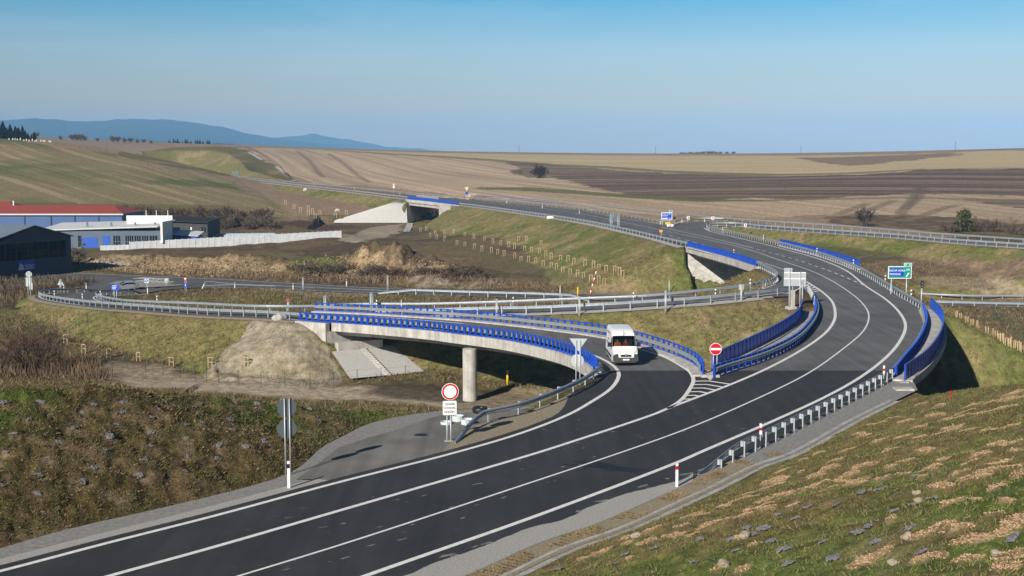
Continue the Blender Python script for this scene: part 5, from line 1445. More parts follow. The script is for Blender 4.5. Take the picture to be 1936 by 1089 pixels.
pole('steel_post', 'thin bare steel post on the grass island above the bridge barrier', 'post', 759, 566, 590, -2.8, .06, ['galv_post'])
pole('steel_post', 'short dark post at the foot of the green embankment', 'post', 1236, 544, 553, -7, .1, ['black'])
a_, c_ = W(1113, 566, -6.9), at_depth(1129, 507, W(1113, 566, -6.9)[1] - 1)
t = empty('striped_pole', 'leaning red and white striped pole at the end of the pale guard rail', 'pole', a_)
for i in range(10):
    b = MB(); p0 = (c_ - a_) * i / 10; p1 = (c_ - a_) * (i + 1) / 10; b.tube(p0, p1, .09, n=8); b.build('band', M['red' if i % 2 else 'white'], t, True)

# delineator posts
def delineator(u, v, z, lab, red=False, group=None, stub=False, h=1.05):
    w = W(u, v, z)
    t = empty('marker_post', lab, 'roadside marker', w, 0.15, group)
    sec = [(-.06, -.045), (.06, -.045), (.045, .035), (-.045, .035)]
    def seg(z0, z1, g, nm, mt):
        b = MB(); v_ = [(x * g, y * g, z0) for x, y in sec] + [(x * g, y * g, z1) for x, y in sec]
        b.add(v_, [(3, 2, 1, 0), (4, 5, 6, 7), (0, 1, 5, 4), (1, 2, 6, 5), (2, 3, 7, 6), (3, 0, 4, 7)]); b.build(nm, M[mt], t)
    if stub:
        seg(.72, 1.28, 1, 'post', 'white'); seg(.93, 1.08, 1.06, 'band', 'red' if red else 'black'); seg(-.1, .72, .5, 'stem', 'galv_post')
    else:
        seg(-.3, h, 1.0, 'post', 'white'); seg(h * .74, h * .90, 1.05, 'band', 'red' if red else 'black')
    return t
delineator(546, 922, 0, 'white marker post with black band in front of the two grey sign backs', h=1.2)
delineator(1279, 920, 0, 'white marker post with red band on the gravel before the right guard rail', red=True)
delineator(1437, 848, 0, 'white marker with red band clipped over the right foreground guard rail', red=True, stub=True)
delineator(1670, 728, 0, 'white marker with red band where the right guard rail meets the bridge', red=True, stub=True)
G = 'white roadside markers on the guard rails'
GL = 'small white marker fixed above a steel guard rail beside the curving roads'
for (u, v, z) in ((1366, 441, 0), (1443, 458, 0), (1544, 484, 0), (1613, 508, 0), (1673, 540, 0), (1722, 570, 0), (1387, 487, 0), (1418, 548, 0), (1352, 568, -.3), (1197, 574, -1.1), (970, 582, -2), (712, 587, -2.8), (297, 577, -4), (190, 566, -5.5), (103, 565, -5.6), (74, 558, -6.1), (156, 572, -4.9), (121, 553, -6.7)):
    delineator(u, v + 1, z, GL, group=G, stub=True)
G = 'white roadside markers standing in the verges'
GL = 'plain white marker post with black band in the verge of a road beyond the bridges'
for (u, v, z) in ((163, 547, -7), (279, 553.5, -7), (444, 546, -7), (554, 547.5, -7), (655, 540, -7), (958, 384.5, 0), (1025, 394, 0), (1095, 404, 0), (1289, 421, 0), (1332, 420, 0), (1248, 424, 0), (670, 358, 1.5), (756, 369, .5), (1160, 410, 0)):
    delineator(u, v, z, GL, group=G)
delineator(382, 545, -7, 'white marker post leaning over in the verge of the lower road').rotation_euler = (0, .5, 0)

# things lying on the lay-by
def drum(u, v, r, h, lab):
    w = W(u, v, 0); t = empty('concrete_ring', lab, 'concrete ring', w + (0, 0, .002), 0)
    b = MB(); n_ = 32; vv = []; ff = []
    for rr, zz in ((r, 0), (r, h), (r * .86, h), (r * .86, h * .25), (0.001, h * .25)):
        for k in range(n_): vv.append((rr * math.cos(2 * math.pi * k / n_), rr * math.sin(2 * math.pi * k / n_), zz))
    for i in range(4):
        for k in range(n_): ff.append((i * n_ + k, i * n_ + (k + 1) % n_, (i + 1) * n_ + (k + 1) % n_, (i + 1) * n_ + k))
    b.add(vv, ff); b.build('ring', M['concrete_pale'], t)
    b = MB()
    for a in (.6, 2.7): b.tube((r * math.cos(a), r * math.sin(a), h * .6), (r * 1.07 * math.cos(a), r * 1.07 * math.sin(a), h * .75), .03, n=6)
    b.build('lifting_lug', M['galv_post'], t)
M['concrete_pale'] = simple_mat('bluish concrete ring', (0.50, 0.56, 0.57), .8, 0, .08, 3)
drum(866, 795.5, .34, .30, 'pale concrete ring standing behind the other two on the lay-by')
drum(884, 801.5, .36, .28, 'pale concrete ring nearest the guard rail on the lay-by')
drum(843.5, 801.5, .31, .14, 'flat pale concrete ring beside the sign posts on the lay-by')
w = W(908, 780, 0); t = empty('car_tyre', 'black car tyre lying flat at the back of the lay-by', 'tyre', w + (0, 0, .002), .3)
b = MB(); vv = []; ff = []; n_ = 40; sec = [(.21, .03), (.27, 0), (.40, 0), (.45, .05), (.46, .12), (.46, .20), (.45, .27), (.40, .32), (.27, .32), (.21, .29), (.24, .16)]
for k in range(n_):
    a = 2 * math.pi * k / n_
    for r_, z_ in sec: vv.append((r_ * math.cos(a), r_ * math.sin(a), z_))
m_ = len(sec)
for k in range(n_):
    for i in range(m_): ff.append((k * m_ + i, ((k + 1) % n_) * m_ + i, ((k + 1) % n_) * m_ + (i + 1) % m_, k * m_ + (i + 1) % m_))
b.add(vv, ff); b.build('tread', M['black'], t, True)
w = W(882, 823, 0); t = empty('manhole_cover', 'dark round manhole cover in the worn lay-by asphalt', 'manhole', W(796, 822.5, 0) + (0, 0, .004), 0)
b = MB(); b.tube((0, 0, -.02), (0, 0, .012), .34, n=32); b.build('cover', M['black'], t); b = MB(); b.tube((0, 0, -.02), (0, 0, .006), .40, n=32); b.build('rim', M['sign_back'], t)
# ------------------------------------------------------------------ vehicles
M['van_white'] = simple_mat('white van paint', (0.78, 0.78, 0.78), .28, 0, .02, 2, .6)
M['plastic'] = simple_mat('dark grey bumper', (0.045, 0.047, 0.052), .55, 0, .12, 6)
M['rubber'] = simple_mat('rubber', (0.016, 0.016, 0.017), .8, 0, .15, 8)
M['rim'] = simple_mat('wheel rim', (0.35, 0.36, 0.37), .4, .6, .08, 5)
M['dark'] = simple_mat('dark interior', (0.012, 0.012, 0.014), .8, 0, .1, 5)
M['silver'] = simple_mat('silver car paint', (0.42, 0.44, 0.46), .3, .5, .03, 3)
def glass_mat():
    m = bpy.data.materials.new('window glass'); m.use_nodes = True; n = m.node_tree
    b = n.nodes['Principled BSDF']; b.inputs['Base Color'].default_value = (.01, .013, .014, 1); b.inputs['Roughness'].default_value = .05
    tr = n.nodes.new('ShaderNodeBsdfTransparent'); tr.inputs['Color'].default_value = (.55, .62, .60, 1)
    mx_ = n.nodes.new('ShaderNodeMixShader'); mx_.inputs['Fac'].default_value = .30
    n.links.new(tr.outputs[0], mx_.inputs[1]); n.links.new(b.outputs[0], mx_.inputs[2]); n.links.new(mx_.outputs[0], n.nodes['Material Output'].inputs['Surface'])
    return m
M['glass'] = glass_mat()
M['glass_dark'] = simple_mat('tinted glass', (0.012, 0.015, 0.018), .06, 0, .05, 3, .8)
M['lamp'] = simple_mat('headlamp', (0.72, 0.76, 0.78), .12, .2, .03, 6, .9)

def interp(tab, y): return np.interp(y, [t[0] for t in tab], [t[1] for t in tab])
def loft_body(top, bot, halfw, plan, ys, tumble, skip=None):
    """rings along y; returns verts, faces, face tags (kind, y mid)"""
    nl, ntop = 8, 6; V_ = []; F_ = []; tags = []
    for y in ys:
        zt, zb, pw = interp(top, y), interp(bot, y), interp(plan, y)
        ring = []
        hgt = zt - zb
        for i in range(nl + 1):
            t = i / nl; z = zb + hgt * (t if t < 1 else 1) * .955
            x = halfw * pw * (1 - tumble * max(0, (z - 1.0)) - .03 * max(0, .6 - z))
            ring.append((x, z))
        xe, ze = ring[-1]
        ring.append((xe - .05, zt - .018 * 1)); 
        for i in range(1, ntop): ring.append(((xe - .05) * (1 - i / ntop), zt + .012 * (i / ntop)))
        full = [(-x, z) for x, z in ring] + [(x, z) for x, z in ring[::-1]]
        V_ += [(x, y, z) for x, z in full]; m_ = len(full)
    for k in range(len(ys) - 1):
        for j in range(m_ - 1):
            kind = 'side' if (j < nl or j >= m_ - 1 - nl) else 'top'
            lev = j if j < nl else (m_ - 2 - j)
            tg = (kind, lev, ys[k], ys[k + 1], j)
            if skip and skip(tg): continue
            F_.append((k * m_ + j, (k + 1) * m_ + j, (k + 1) * m_ + j + 1, k * m_ + j + 1)); tags.append(tg)
        F_.append((k * m_ + m_ - 1, (k + 1) * m_ + m_ - 1, (k + 1) * m_, k * m_)); tags.append(('floor', 0, ys[k], ys[k + 1], 0))
    F_.append(tuple(range(m_))); tags.append(('front', 0, 0, 0, 0))
    F_.append(tuple((len(ys) - 1) * m_ + j for j in range(m_ - 1, -1, -1))); tags.append(('rear', 0, 0, 0, 0))
    return V_, F_, tags, m_
def sharp(o, ang=35):
    o.data.polygons.foreach_set('use_smooth', [True] * len(o.data.polygons)); o.data.set_sharp_from_angle(angle=math.radians(ang))
def wheel(parent, x, y, r, w, side):
    b = MB(); b.tube((x - w / 2, y, r), (x + w / 2, y, r), r, n=28); t = b.build('tyre', M['rubber'])
    b = MB(); xo = x + side * (w / 2 + .004); b.tube((xo - side * .05, y, r), (xo, y, r), r * .64, n=24)
    wl = t; wl.name = 'wheel'; wl.parent = parent
    b.build('rim', M['rim'], wl)

def person(label, loc, top_mat, scale=1.0, hair=(.05, .035, .025), rz=0.0, arms=None):
    """seated figure: one skinned body, with jacket and hair"""
    def skin(name, V_, E_, R_, mat, parent=None, lv=1):
        me = bpy.data.meshes.new(name); me.from_pydata(V_, E_, [])
        o = bpy.data.objects.new(name, me); link(o)
        md = o.modifiers.new('skin', 'SKIN'); s2 = o.modifiers.new('sub', 'SUBSURF'); s2.levels = lv; s2.render_levels = lv
        for i, r in enumerate(R_):
            me.skin_vertices[0].data[i].radius = (r, r)
        me.skin_vertices[0].data[0].use_root = True
        bpy.context.view_layer.update()
        nm = bpy.data.meshes.new_from_object(o.evaluated_get(bpy.context.evaluated_depsgraph_get()))
        bpy.data.objects.remove(o)
        nm.materials.clear(); nm.materials.append(mat); nm.polygons.foreach_set('use_smooth', [True] * len(nm.polygons))
        p = bpy.data.objects.new(name, nm); link(p); p.parent = parent
        return p
    r = empty('person', label, 'person', loc, rz); r.scale = (.88,) * 3
    Vb = [(0, 0, .08), (0, .02, .28), (0, .03, .48), (0, .0, .58), (0, -.03, .68), (0, -.03, .80), (.19, .02, .50), (-.19, .02, .50), (.25, -.16, .26), (-.25, -.16, .26), (.17, -.40, .30), (-.17, -.40, .30), (.13, -.22, .10), (-.13, -.22, .10), (.14, -.50, .10), (-.14, -.50, .10), (.14, -.52, -.28), (-.14, -.52, -.28), (.145, -.475, .325), (-.145, -.475, .325)]
    Eb = [(0, 1), (1, 2), (2, 3), (3, 4), (4, 5), (2, 6), (2, 7), (6, 8), (7, 9), (8, 10), (9, 11), (0, 12), (0, 13), (12, 14), (13, 15), (14, 16), (15, 17), (10, 18), (11, 19)]
    Rb = [.15, .15, .13, .06, .095, .085, .06, .06, .045, .045, .035, .035, .085, .085, .07, .07, .05, .05, .035, .035]
    body = skin('body', Vb, Eb, Rb, M['skin'], r)
    keep = [0, 1, 2, 6, 7, 8, 9]; mp_ = {k: i for i, k in enumerate(keep)}
    skin('jacket', [Vb[k] for k in keep], [(mp_[a], mp_[c]) for a, c in Eb if a in mp_ and c in mp_], [Rb[k] + .022 for k in keep], top_mat, r)
    hb = MB()
    for i in range(6):
        for k in range(12): pass
    me = bpy.data.meshes.new('hair'); bm = bmesh.new(); bmesh.ops.create_uvsphere(bm, u_segments=14, v_segments=8, radius=.112)
    bmesh.ops.translate(bm, verts=bm.verts, vec=(0, .0, .775)); bmesh.ops.delete(bm, geom=[v for v in bm.verts if v.co.z < .755 and v.co.y < .02 or v.co.z < .70], context='VERTS')
    bm.to_mesh(me); bm.free(); me.materials.append(M['hair']); o = bpy.data.objects.new('hair', me); link(o); o.parent = r
    f = MB()
    for sx in (-.035, .035): f.tube((sx, -.125, .755), (sx, -.118, .755), .012, n=8)
    f.build('eyes', M['dark'], body)
    return r
M['skin'] = simple_mat('skin', (0.50, 0.29, 0.20), .6, 0, .05, 8)
M['hair'] = simple_mat('brown hair', (0.05, 0.033, 0.022), .8, 0, .2, 20)
M['hivis'] = simple_mat('orange work jacket', (0.85, 0.20, 0.012), .7, 0, .06, 8)
M['redcloth'] = simple_mat('red jacket', (0.45, 0.02, 0.02), .7, 0, .08, 8)

vp = W(1184, 691.5, -.05)
van = empty('delivery_van', 'white high roof panel van driving on the near bridge towards the viewer', 'van', (vp[0] - .02, vp[1], -.035), math.radians(2.0))
top = [(0, .98), (.06, 1.03), (.25, 1.10), (.80, 1.30), (.95, 1.38), (1.35, 1.86), (1.72, 2.24), (1.95, 2.42), (2.5, 2.62), (3.2, 2.68), (5.6, 2.66), (5.9, 2.58)]
bot = [(0, .30), (.3, .25), (5.9, .32)]
plan = [(0, .84), (.06, .90), (.2, .95), (.5, .985), (.9, 1.0), (5.6, 1.0), (5.9, .97)]
ys = [0, .03, .06, .12, .25, .45, .65, .80, .95, 1.0, 1.2, 1.4, 1.6, 1.70, 1.78, 1.95, 2.2, 2.5, 2.9, 3.4, 4.0, 4.6, 5.2, 5.6, 5.78, 5.9]
wsk = lambda t: t[0] == 'top' and t[2] >= .999 and t[3] <= 1.7001
V_, F_, tg, m_ = loft_body(top, bot, 1.025, plan, ys, .085, wsk)
o = mesh_obj('body', V_, F_, M['van_white'], van); sharp(o, 32)
# windscreen pane, laid a little outside the opening
ib = [i for i, y in enumerate(ys) if .999 <= y <= 1.7001]
tops = [j for j in range(m_) if 9 <= j <= m_ - 10]
gv = []; gf = []
for i in ib:
    for j in tops: p = V_[i * m_ + j]; gv.append((p[0], p[1] - .006, p[2] + .008))
nt_ = len(tops)
for i in range(len(ib) - 1):
    for j in range(nt_ - 1): gf.append((i * nt_ + j, (i + 1) * nt_ + j, (i + 1) * nt_ + j + 1, i * nt_ + j + 1))
mesh_obj('windscreen', gv, gf, M['glass'], van, True)
b = MB(); b.box(-.9, .9, 2.35, 2.4, .9, 2.3); b.box(-.95, .95, .95, 2.4, .86, .9); b.box(-.92, .92, .96, 1.25, .9, 1.30); b.build('interior', M['dark'], van)
for sx in (-.48, .48):
    b = MB(); b.box(sx - .24, sx + .24, 1.95, 2.08, 1.15, 1.85); b.box(sx - .24, sx + .24, 1.5, 2.0, 1.05, 1.17); b.build('seat', M['plastic'], van)
b = MB(); b.box(-.98, .98, -.07, .10, .34, .66); b.box(-1.0, 1.0, .02, .40, .34, .80)
b.prism([(-.98, .66), (-.62, .66), (-.66, .98), (-.93, .92)], -.06, .10); b.prism([(.98, .66), (.62, .66), (.66, .98), (.93, .92)], -.06, .10)
b.box(-.8, .8, -.03, .1, .24, .34); o = b.build('bumper', M['plastic'], van)
b = MB(); b.prism([(-.46, .86), (-.42, .72), (.42, .72), (.46, .86), (.30, .90), (-.30, .90)], -.02, .06); b.build('grille', M['black'], van)
b = MB(); disc(b, 0, .88, .09, -.035, -.021, 20); b.build('badge', M['rim'], van)
b = MB(); b.box(-.26, .26, -.085, -.07, .44, .55); pl = b.build('number_plate', M['white'], van)
for sx in (-1, 1):
    b = MB(); b.add([(sx * .60, -.03, 1.00), (sx * .93, .05, .96), (sx * .985, .32, 1.10), (sx * .985, .50, 1.24), (sx * .88, .42, 1.225), (sx * .66, .08, 1.09)], [(0, 1, 2, 3, 4, 5)])
    b.add([(sx * .60, .05, 1.00), (sx * .93, .12, .96), (sx * .96, .38, 1.10), (sx * .96, .55, 1.2), (sx * .88, .5, 1.18), (sx * .66, .15, 1.04)], [(5, 4, 3, 2, 1, 0)])
    b.add([(sx * .60, -.032, 1.002), (sx * .66, .078, 1.092), (sx * .88, .418, 1.227)], [(0, 1, 2)])
    b.build('headlight', M['lamp'], van)
    b = MB(); b.box(sx * 1.02 if sx > 0 else -1.34, 1.34 if sx > 0 else -1.02, 1.22, 1.40, 1.38, 1.72); b.box(min(sx * .98, sx * 1.06), max(sx * .98, sx * 1.06), 1.26, 1.34, 1.42, 1.5); b.build('wing_mirror', M['black'], van)
    # cab door window, with the slanted front edge
    xo = lambda z: sx * (1.025 * (1 - .085 * (z - 1)) + .006)
    w_ = [(1.18, 1.42), (2.22, 1.42), (2.22, 2.02), (1.74, 2.02)]
    b = MB(); b.add([(xo(z), y, z) for y, z in w_], [(0, 1, 2, 3) if sx > 0 else (3, 2, 1, 0)]); b.build('side_window', M['glass_dark'], van)
    b = MB()
    for y in (1.1, 2.32, 3.6): b.add([(xo(.5) * 1.0 + sx * .001, y - .012, .5), (xo(.5) + sx * .001, y + .012, .5), (xo(2.3) + sx * .003, y + .012, 2.3), (xo(2.3) + sx * .003, y - .012, 2.3)], [(0, 1, 2, 3)])
    b.build('door_gap', M['plastic'], van)
    b = MB(); b.add([(xo(.55) + sx * .012, 1.3, .45), (xo(.55) + sx * .012, 5.7, .45), (xo(.75) + sx * .012, 5.7, .68), (xo(.75) + sx * .012, 1.3, .68)], [(0, 1, 2, 3)]); b.build('side_moulding', M['plastic'], van)
    # faded dark lettering bands on the side, illegible at this distance
    b = MB()
    for (y0, y1, z) in ((3.2, 5.2, 2.14), (3.5, 4.4, 1.62), (3.0, 5.3, 1.30)):
        yy = y0
        while yy < y1:
            b.add([(xo(z) + sx * .004, yy, z), (xo(z) + sx * .004, yy + .10, z), (xo(z + .12) + sx * .004, yy + .10, z + .12), (xo(z + .12) + sx * .004, yy, z + .12)], [(0, 1, 2, 3)]); yy += .16
    b.build('side_marking', M['sign_back'], van)
    for y in (1.05, 4.75): wheel(van, sx * .90, y, .34, .22, sx)
b = MB(); b.box(-.012, .012, 1.70, 1.74, 2.24, 2.66); b.build('aerial', M['black'], van)
for k in (-.55, .55):
    b = MB(); b.add([(k - .012, 1.90, 2.40), (k + .012, 1.90, 2.40), (k * .98 + .012, 2.5, 2.625), (k * .98 - .012, 2.5, 2.625)], [(0, 1, 2, 3)]); b.build('roof_rib', M['sign_back'], van)
van.scale = (.88, .88, .86)
vr_ = Matrix.Translation(van.location) @ Matrix.Rotation(math.radians(2.0), 4, 'Z') @ Matrix.Diagonal((.88, .88, .86, 1))
person('driver in an orange work jacket behind the windscreen of the white van', vr_ @ Vector((-.48, 1.72, 1.10)), M['hivis'], rz=math.radians(2))
person('passenger in a red jacket beside the driver in the white van', vr_ @ Vector((.20, 1.80, 1.10)), M['redcloth'], rz=math.radians(2))

# silver hatchback at the lower junction
cp = W(214, 549, -7)
car = empty('parked_car', 'silver hatchback behind the blue sign at the lower junction', 'car', cp + (0, 0, .0), math.radians(-62))
top = [(0, .62), (.1, .74), (.9, .92), (1.0, .95), (1.75, 1.40), (2.1, 1.47), (3.1, 1.45), (3.75, 1.08), (4.0, .98)]
V_, F_, tg, m_ = loft_body(top, [(0, .22), (.3, .2), (4, .25)], .86, [(0, .8), (.3, .95), (.8, 1), (3.5, 1), (4, .86)], [0, .04, .1, .3, .6, .9, 1.0, 1.3, 1.6, 1.75, 2.1, 2.6, 3.1, 3.45, 3.75, 3.92, 4.0], .26)
o = mesh_obj('body', V_, F_, M['silver'], car); sharp(o, 35)
def panel_from(kinds, name, mat, push=.006):
    fs = [f for f, t in zip(F_, tg) if kinds(t)]
    used = sorted({i for f in fs for i in f}); mp_ = {k: i for i, k in enumerate(used)}
    c = Vector((0, 2, .7)); vv = []
    for k in used: p = Vector(V_[k]); vv.append(p + (p - c).normalized() * push)
    mesh_obj(name, vv, [tuple(mp_[i] for i in f) for f in fs], mat, car, True)
panel_from(lambda t: t[0] == 'top' and t[2] >= .999 and t[3] <= 1.7501, 'windscreen', M['glass_dark'])
panel_from(lambda t: t[0] == 'top' and t[2] >= 3.099 and t[3] <= 3.7501, 'rear_window', M['glass_dark'])
panel_from(lambda t: t[0] == 'side' and 5 <= t[1] <= 6 and t[2] >= 1.3 and t[3] <= 3.4501 and t[4] < 20, 'side_window', M['glass_dark'])
panel_from(lambda t: t[0] == 'side' and 5 <= t[1] <= 6 and t[2] >= 1.3 and t[3] <= 3.4501 and t[4] >= 20, 'side_window', M['glass_dark'])
for sx in (-1, 1):
    for y in (.75, 3.25): wheel(car, sx * .76, y, .30, .19, sx)
    b = MB(); b.box(sx * .45 if sx > 0 else -.66, .66 if sx > 0 else -.45, -.01, .1, .58, .70); b.build('headlight', M['lamp'], car)
    b = MB(); b.box(sx * .86 if sx > 0 else -1.0, 1.0 if sx > 0 else -.86, 1.25, 1.36, .92, 1.04); b.build('wing_mirror', M['black'], car)
b = MB(); b.box(-.66, .66, -.05, .04, .24, .44); b.build('bumper', M['plastic'], car)

# ------------------------------------------------------------------ buildings on the left
def corrugated(name, c, pitch=6, depth=.5):
    m, n, bs = mat_new(name)
    g = node(n, 'ShaderNodeNewGeometry'); t = node(n, 'ShaderNodeTexNoise'); t.inputs['Scale'].default_value = .5; t.inputs['Detail'].default_value = 5
    n.links.new(g.outputs['Position'], t.inputs['Vector'])
    r = node(n, 'ShaderNodeMapRange'); r.inputs['To Min'].default_value = .78; r.inputs['To Max'].default_value = 1.2; n.links.new(t.outputs['Fac'], r.inputs['Value'])
    s_ = node(n, 'ShaderNodeVectorMath', operation='SCALE'); s_.inputs[0].default_value = c; n.links.new(r.outputs['Result'], s_.inputs['Scale']); n.links.new(s_.outputs['Vector'], bs.inputs['Base Color'])
    w_ = node(n, 'ShaderNodeTexWave'); w_.bands_direction = 'X'; w_.inputs['Scale'].default_value = pitch
    n.links.new(g.outputs['Position'], w_.inputs['Vector'])
    bp_ = node(n, 'ShaderNodeBump'); bp_.inputs['Strength'].default_value = depth; bp_.inputs['Distance'].default_value = .06
    n.links.new(w_.outputs['Fac'], bp_.inputs['Height']); n.links.new(bp_.outputs['Normal'], bs.inputs['Normal'])
    bs.inputs['Roughness'].default_value = .55
    return m
M['hall_blue'] = corrugated('blue cladding', (0.055, 0.115, 0.27), 1.2, .3)
M['hall_red'] = corrugated('red roofing', (0.33, 0.065, 0.045), 1.5, .35)
M['shed_dark'] = corrugated('dark navy cladding', (0.020, 0.036, 0.075), 1.5, .4)
M['shed_roof'] = corrugated('grey blue roofing', (0.15, 0.19, 0.25), 1.5, .4)
M['render_white'] = simple_mat('white render', (0.74, 0.74, 0.72), .85, 0, .05, .6)
M['roof_pale'] = simple_mat('pale flat roof', (0.55, 0.57, 0.58), .8, 0, .08, .4)
M['wall_blue'] = simple_mat('bright blue cladding', (0.012, 0.085, 0.45), .5, 0, .08, .6)
M['dark_hall'] = simple_mat('dark grey cladding', (0.045, 0.048, 0.052), .7, 0, .15, .8)
M['wall_shade'] = simple_mat('shaded white wall', (0.10, 0.135, 0.18), .8, 0, .10, .6)  # shade below the roof overhang is put into this wall colour
def bld(name, label, u0, u1, vb, D, dz=0):
    k = D / FPX; x0 = (u0 - 968) * k; x1 = (u1 - 968) * k
    z = H - D * (vb - 300) / FPX
    r = empty(name, label, 'building', (x0, D, z)); return r, k, x1 - x0
# red roofed hall: shed roof rising to the back, four visible bays
r, k, L = bld('warehouse', 'long blue hall with a shallow red roof behind the white workshop', -170, 231, 447, 338)
hE = (447 - 403.5) * k; zr = hE + 1.9; dp = 20
b = MB(); b.box(0, L, 0, dp, -1, hE - .05); b.add([(L, 0, hE - .05), (L, dp, hE - .05), (L - .1, dp / 2, hE - .04)], [(0, 1, 2)]); b.build('wall', M['hall_blue'], r)
b = MB(); hip = 5
b.add([(-.4, -.5, hE), (L + .4, -.5, hE), (L + .4, dp + .5, hE), (-.4, dp + .5, hE), (-.4, dp / 2, zr), (L - hip, dp / 2, zr)], [(0, 1, 5, 4), (2, 3, 4, 5), (1, 2, 5), (0, 3, 2, 1)]); ro = b.build('roof', M['hall_red'], r)
b = MB(); b.box(L * .42, L * .42 + .25, dp / 2 - .2, dp / 2 + .2, zr - .4, zr + 1.2); b.build('vent_pipe', M['white'], ro)
b = MB(); b.box(-.5, L + .5, -.62, -.5, hE - .35, hE + .03); b.build('gutter', M['roof_pale'], r)
for u in (47, 97, 142, 187):
    x = (u + 170) * k; b = MB(); b.box(x - .14, x + .14, -.13, -.003, -1, hE - .36); b.build('downpipe', M['shed_dark'], r)
r2, k2, L2_ = bld('warehouse', 'second red roof peeping over the blue hall at the left edge', -170, 28, 440, 372)
b = MB(); b.box(0, L2_, 0, 14, -1, 7.0); b.build('wall', M['hall_blue'], r2); b = MB(); b.add([(-.3, -.3, 7.0), (L2_ + .3, -.3, 7.0), (L2_ + .3, 14.3, 7.0), (-.3, 14.3, 7.0), (-.3, 7, 9.0), (L2_ - 4, 7, 9.0)], [(0, 1, 5, 4), (2, 3, 4, 5), (1, 2, 5), (0, 3, 2, 1)]); b.build('roof', M['hall_red'], r2)
# white workshop
r, k, L = bld('workshop', 'white flat roofed workshop with blue doors and dark windows', 75, 308, 468, 303)
hW = (468 - 436) * k; hT = (468 - 419.5) * k
b = MB(); b.box(0, L - .1, 0, 16, -1, hW); b.build('wall', M['wall_shade'], r)
b = MB(); b.add([(-.3, -.6, hW), (L - 1.2, -.6, hW + .9), (L - 1.2, 16, hW + 1.6), (-.3, 16, hW + .9), (-.3, -.6, hW + .28), (L - 1.2, -.6, hW + 1.18), (L - 1.2, 16, hW + 1.9), (-.3, 16, hW + 1.2)], [(0, 3, 2, 1), (4, 5, 6, 7), (0, 1, 5, 4), (1, 2, 6, 5), (2, 3, 7, 6), (3, 0, 4, 7)]); ro = b.build('roof', M['roof_pale'], r)
b = MB(); x0 = (219 - 75) * k; b.box(x0, L, 8.5, 9.0, 0, hT + 1.2); b.box(L - .5, L, -.5, 9.0, hW * .3, hT + .1); b.build('parapet', M['render_white'], r)
for u in (155, 201, 247, 285):
    x = (u - 75) * k; b = MB(); b.box(x - .2, x + .2, 3.5, 3.9, hW + .4, hW + 1.9); b.build('roof_vent', M['sign_back'], ro)
for u in (257, 277, 299):
    x = (u - 75) * k; b = MB(); b.tube((x, 8.75, hT + 1.2), (x, 8.75, hT + 2.5), .08, n=8); b.build('chimney_pipe', M['white'], r)
for (u0, u1, mt, z1) in ((155, 184, 'wall_blue', .62), (193, 207, 'wall_blue', .72)):
    b = MB(); b.box((u0 - 75) * k, (u1 - 75) * k, -.05, -.003, 0, hW * z1); b.build('door', M[mt], r)
for (u0, u1) in ((146, 153), (213, 227), (236, 252), (253.5, 266), (267.5, 280), (282, 297)):
    b = MB(); b.box((u0 - 75) * k, (u1 - 75) * k, -.05, -.003, .3, hW * .72); wn = b.build('window', M['glass_dark'], r)
    b = MB(); n_ = max(1, int((u1 - u0) / 4))
    for i in range(n_ + 1): x = (u0 - 75 + (u1 - u0) * i / n_) * k; b.box(x - .07, x + .07, -.09, -.051, .3, hW * .72)
    b.box((u0 - 75) * k, (u1 - 75) * k, -.088, -.052, hW * .36, hW * .36 + .12); b.build('frame', M['wall_shade'], wn)
# dark hall and blue annex to its right
r, k, L = bld('workshop', 'low dark grey hall at the right end of the yard', 306, 392, 456, 325)
hh = (456 - 421) * k
b = MB(); b.box(0, L, 0, 14, -1, hh); b.build('wall', M['dark_hall'], r)
b = MB(); b.add([(-.3, -.5, hh + .5), (L + .3, -.5, hh - .1), (L + .3, 14, hh + .3), (-.3, 14, hh + .9), (-.3, -.5, hh + .85), (L + .3, -.5, hh + .25), (L + .3, 14, hh + .65), (-.3, 14, hh + 1.2)], [(0, 3, 2, 1), (4, 5, 6, 7), (0, 1, 5, 4), (1, 2, 6, 5), (2, 3, 7, 6), (3, 0, 4, 7)]); b.build('roof', M['dark'], r)
b = MB(); b.box((362 - 306) * k, (376 - 306) * k, -.06, -.003, 0, hh * .55); b.build('door', M['wall_blue'], r)
for u in (360, 381, 386): b = MB(); b.box((u - 306) * k, (u - 303.5) * k, -.06, -.003, hh * .5 if u != 360 else hh * .62, hh * .78); b.build('window', M['white' if u == 360 else 'glass_dark'], r)
r, k, L = bld('annex', 'bright blue lean-to with a pale sloping roof', 309, 372, 459, 312)
b = MB(); b.add([(0, 0, -1), (L, 0, -1), (L, 6, -1), (0, 6, -1), (0, 0, 2.2), (L, 0, 1.6), (L, 6, 1.6), (0, 6, 2.2)], [(0, 3, 2, 1), (4, 5, 6, 7), (0, 1, 5, 4), (1, 2, 6, 5), (2, 3, 7, 6), (3, 0, 4, 7)]); b.build('wall', M['wall_blue'], r)
b = MB(); b.add([(-.3, -.4, 2.22), (L + .3, -.4, 1.62), (L + .3, 6.2, 2.4), (-.3, 6.2, 3.0), (-.3, -.4, 2.36), (L + .3, -.4, 1.76), (L + .3, 6.2, 2.54), (-.3, 6.2, 3.14)], [(0, 3, 2, 1), (4, 5, 6, 7), (0, 1, 5, 4), (1, 2, 6, 5), (2, 3, 7, 6), (3, 0, 4, 7)]); b.build('roof', M['roof_pale'], r)
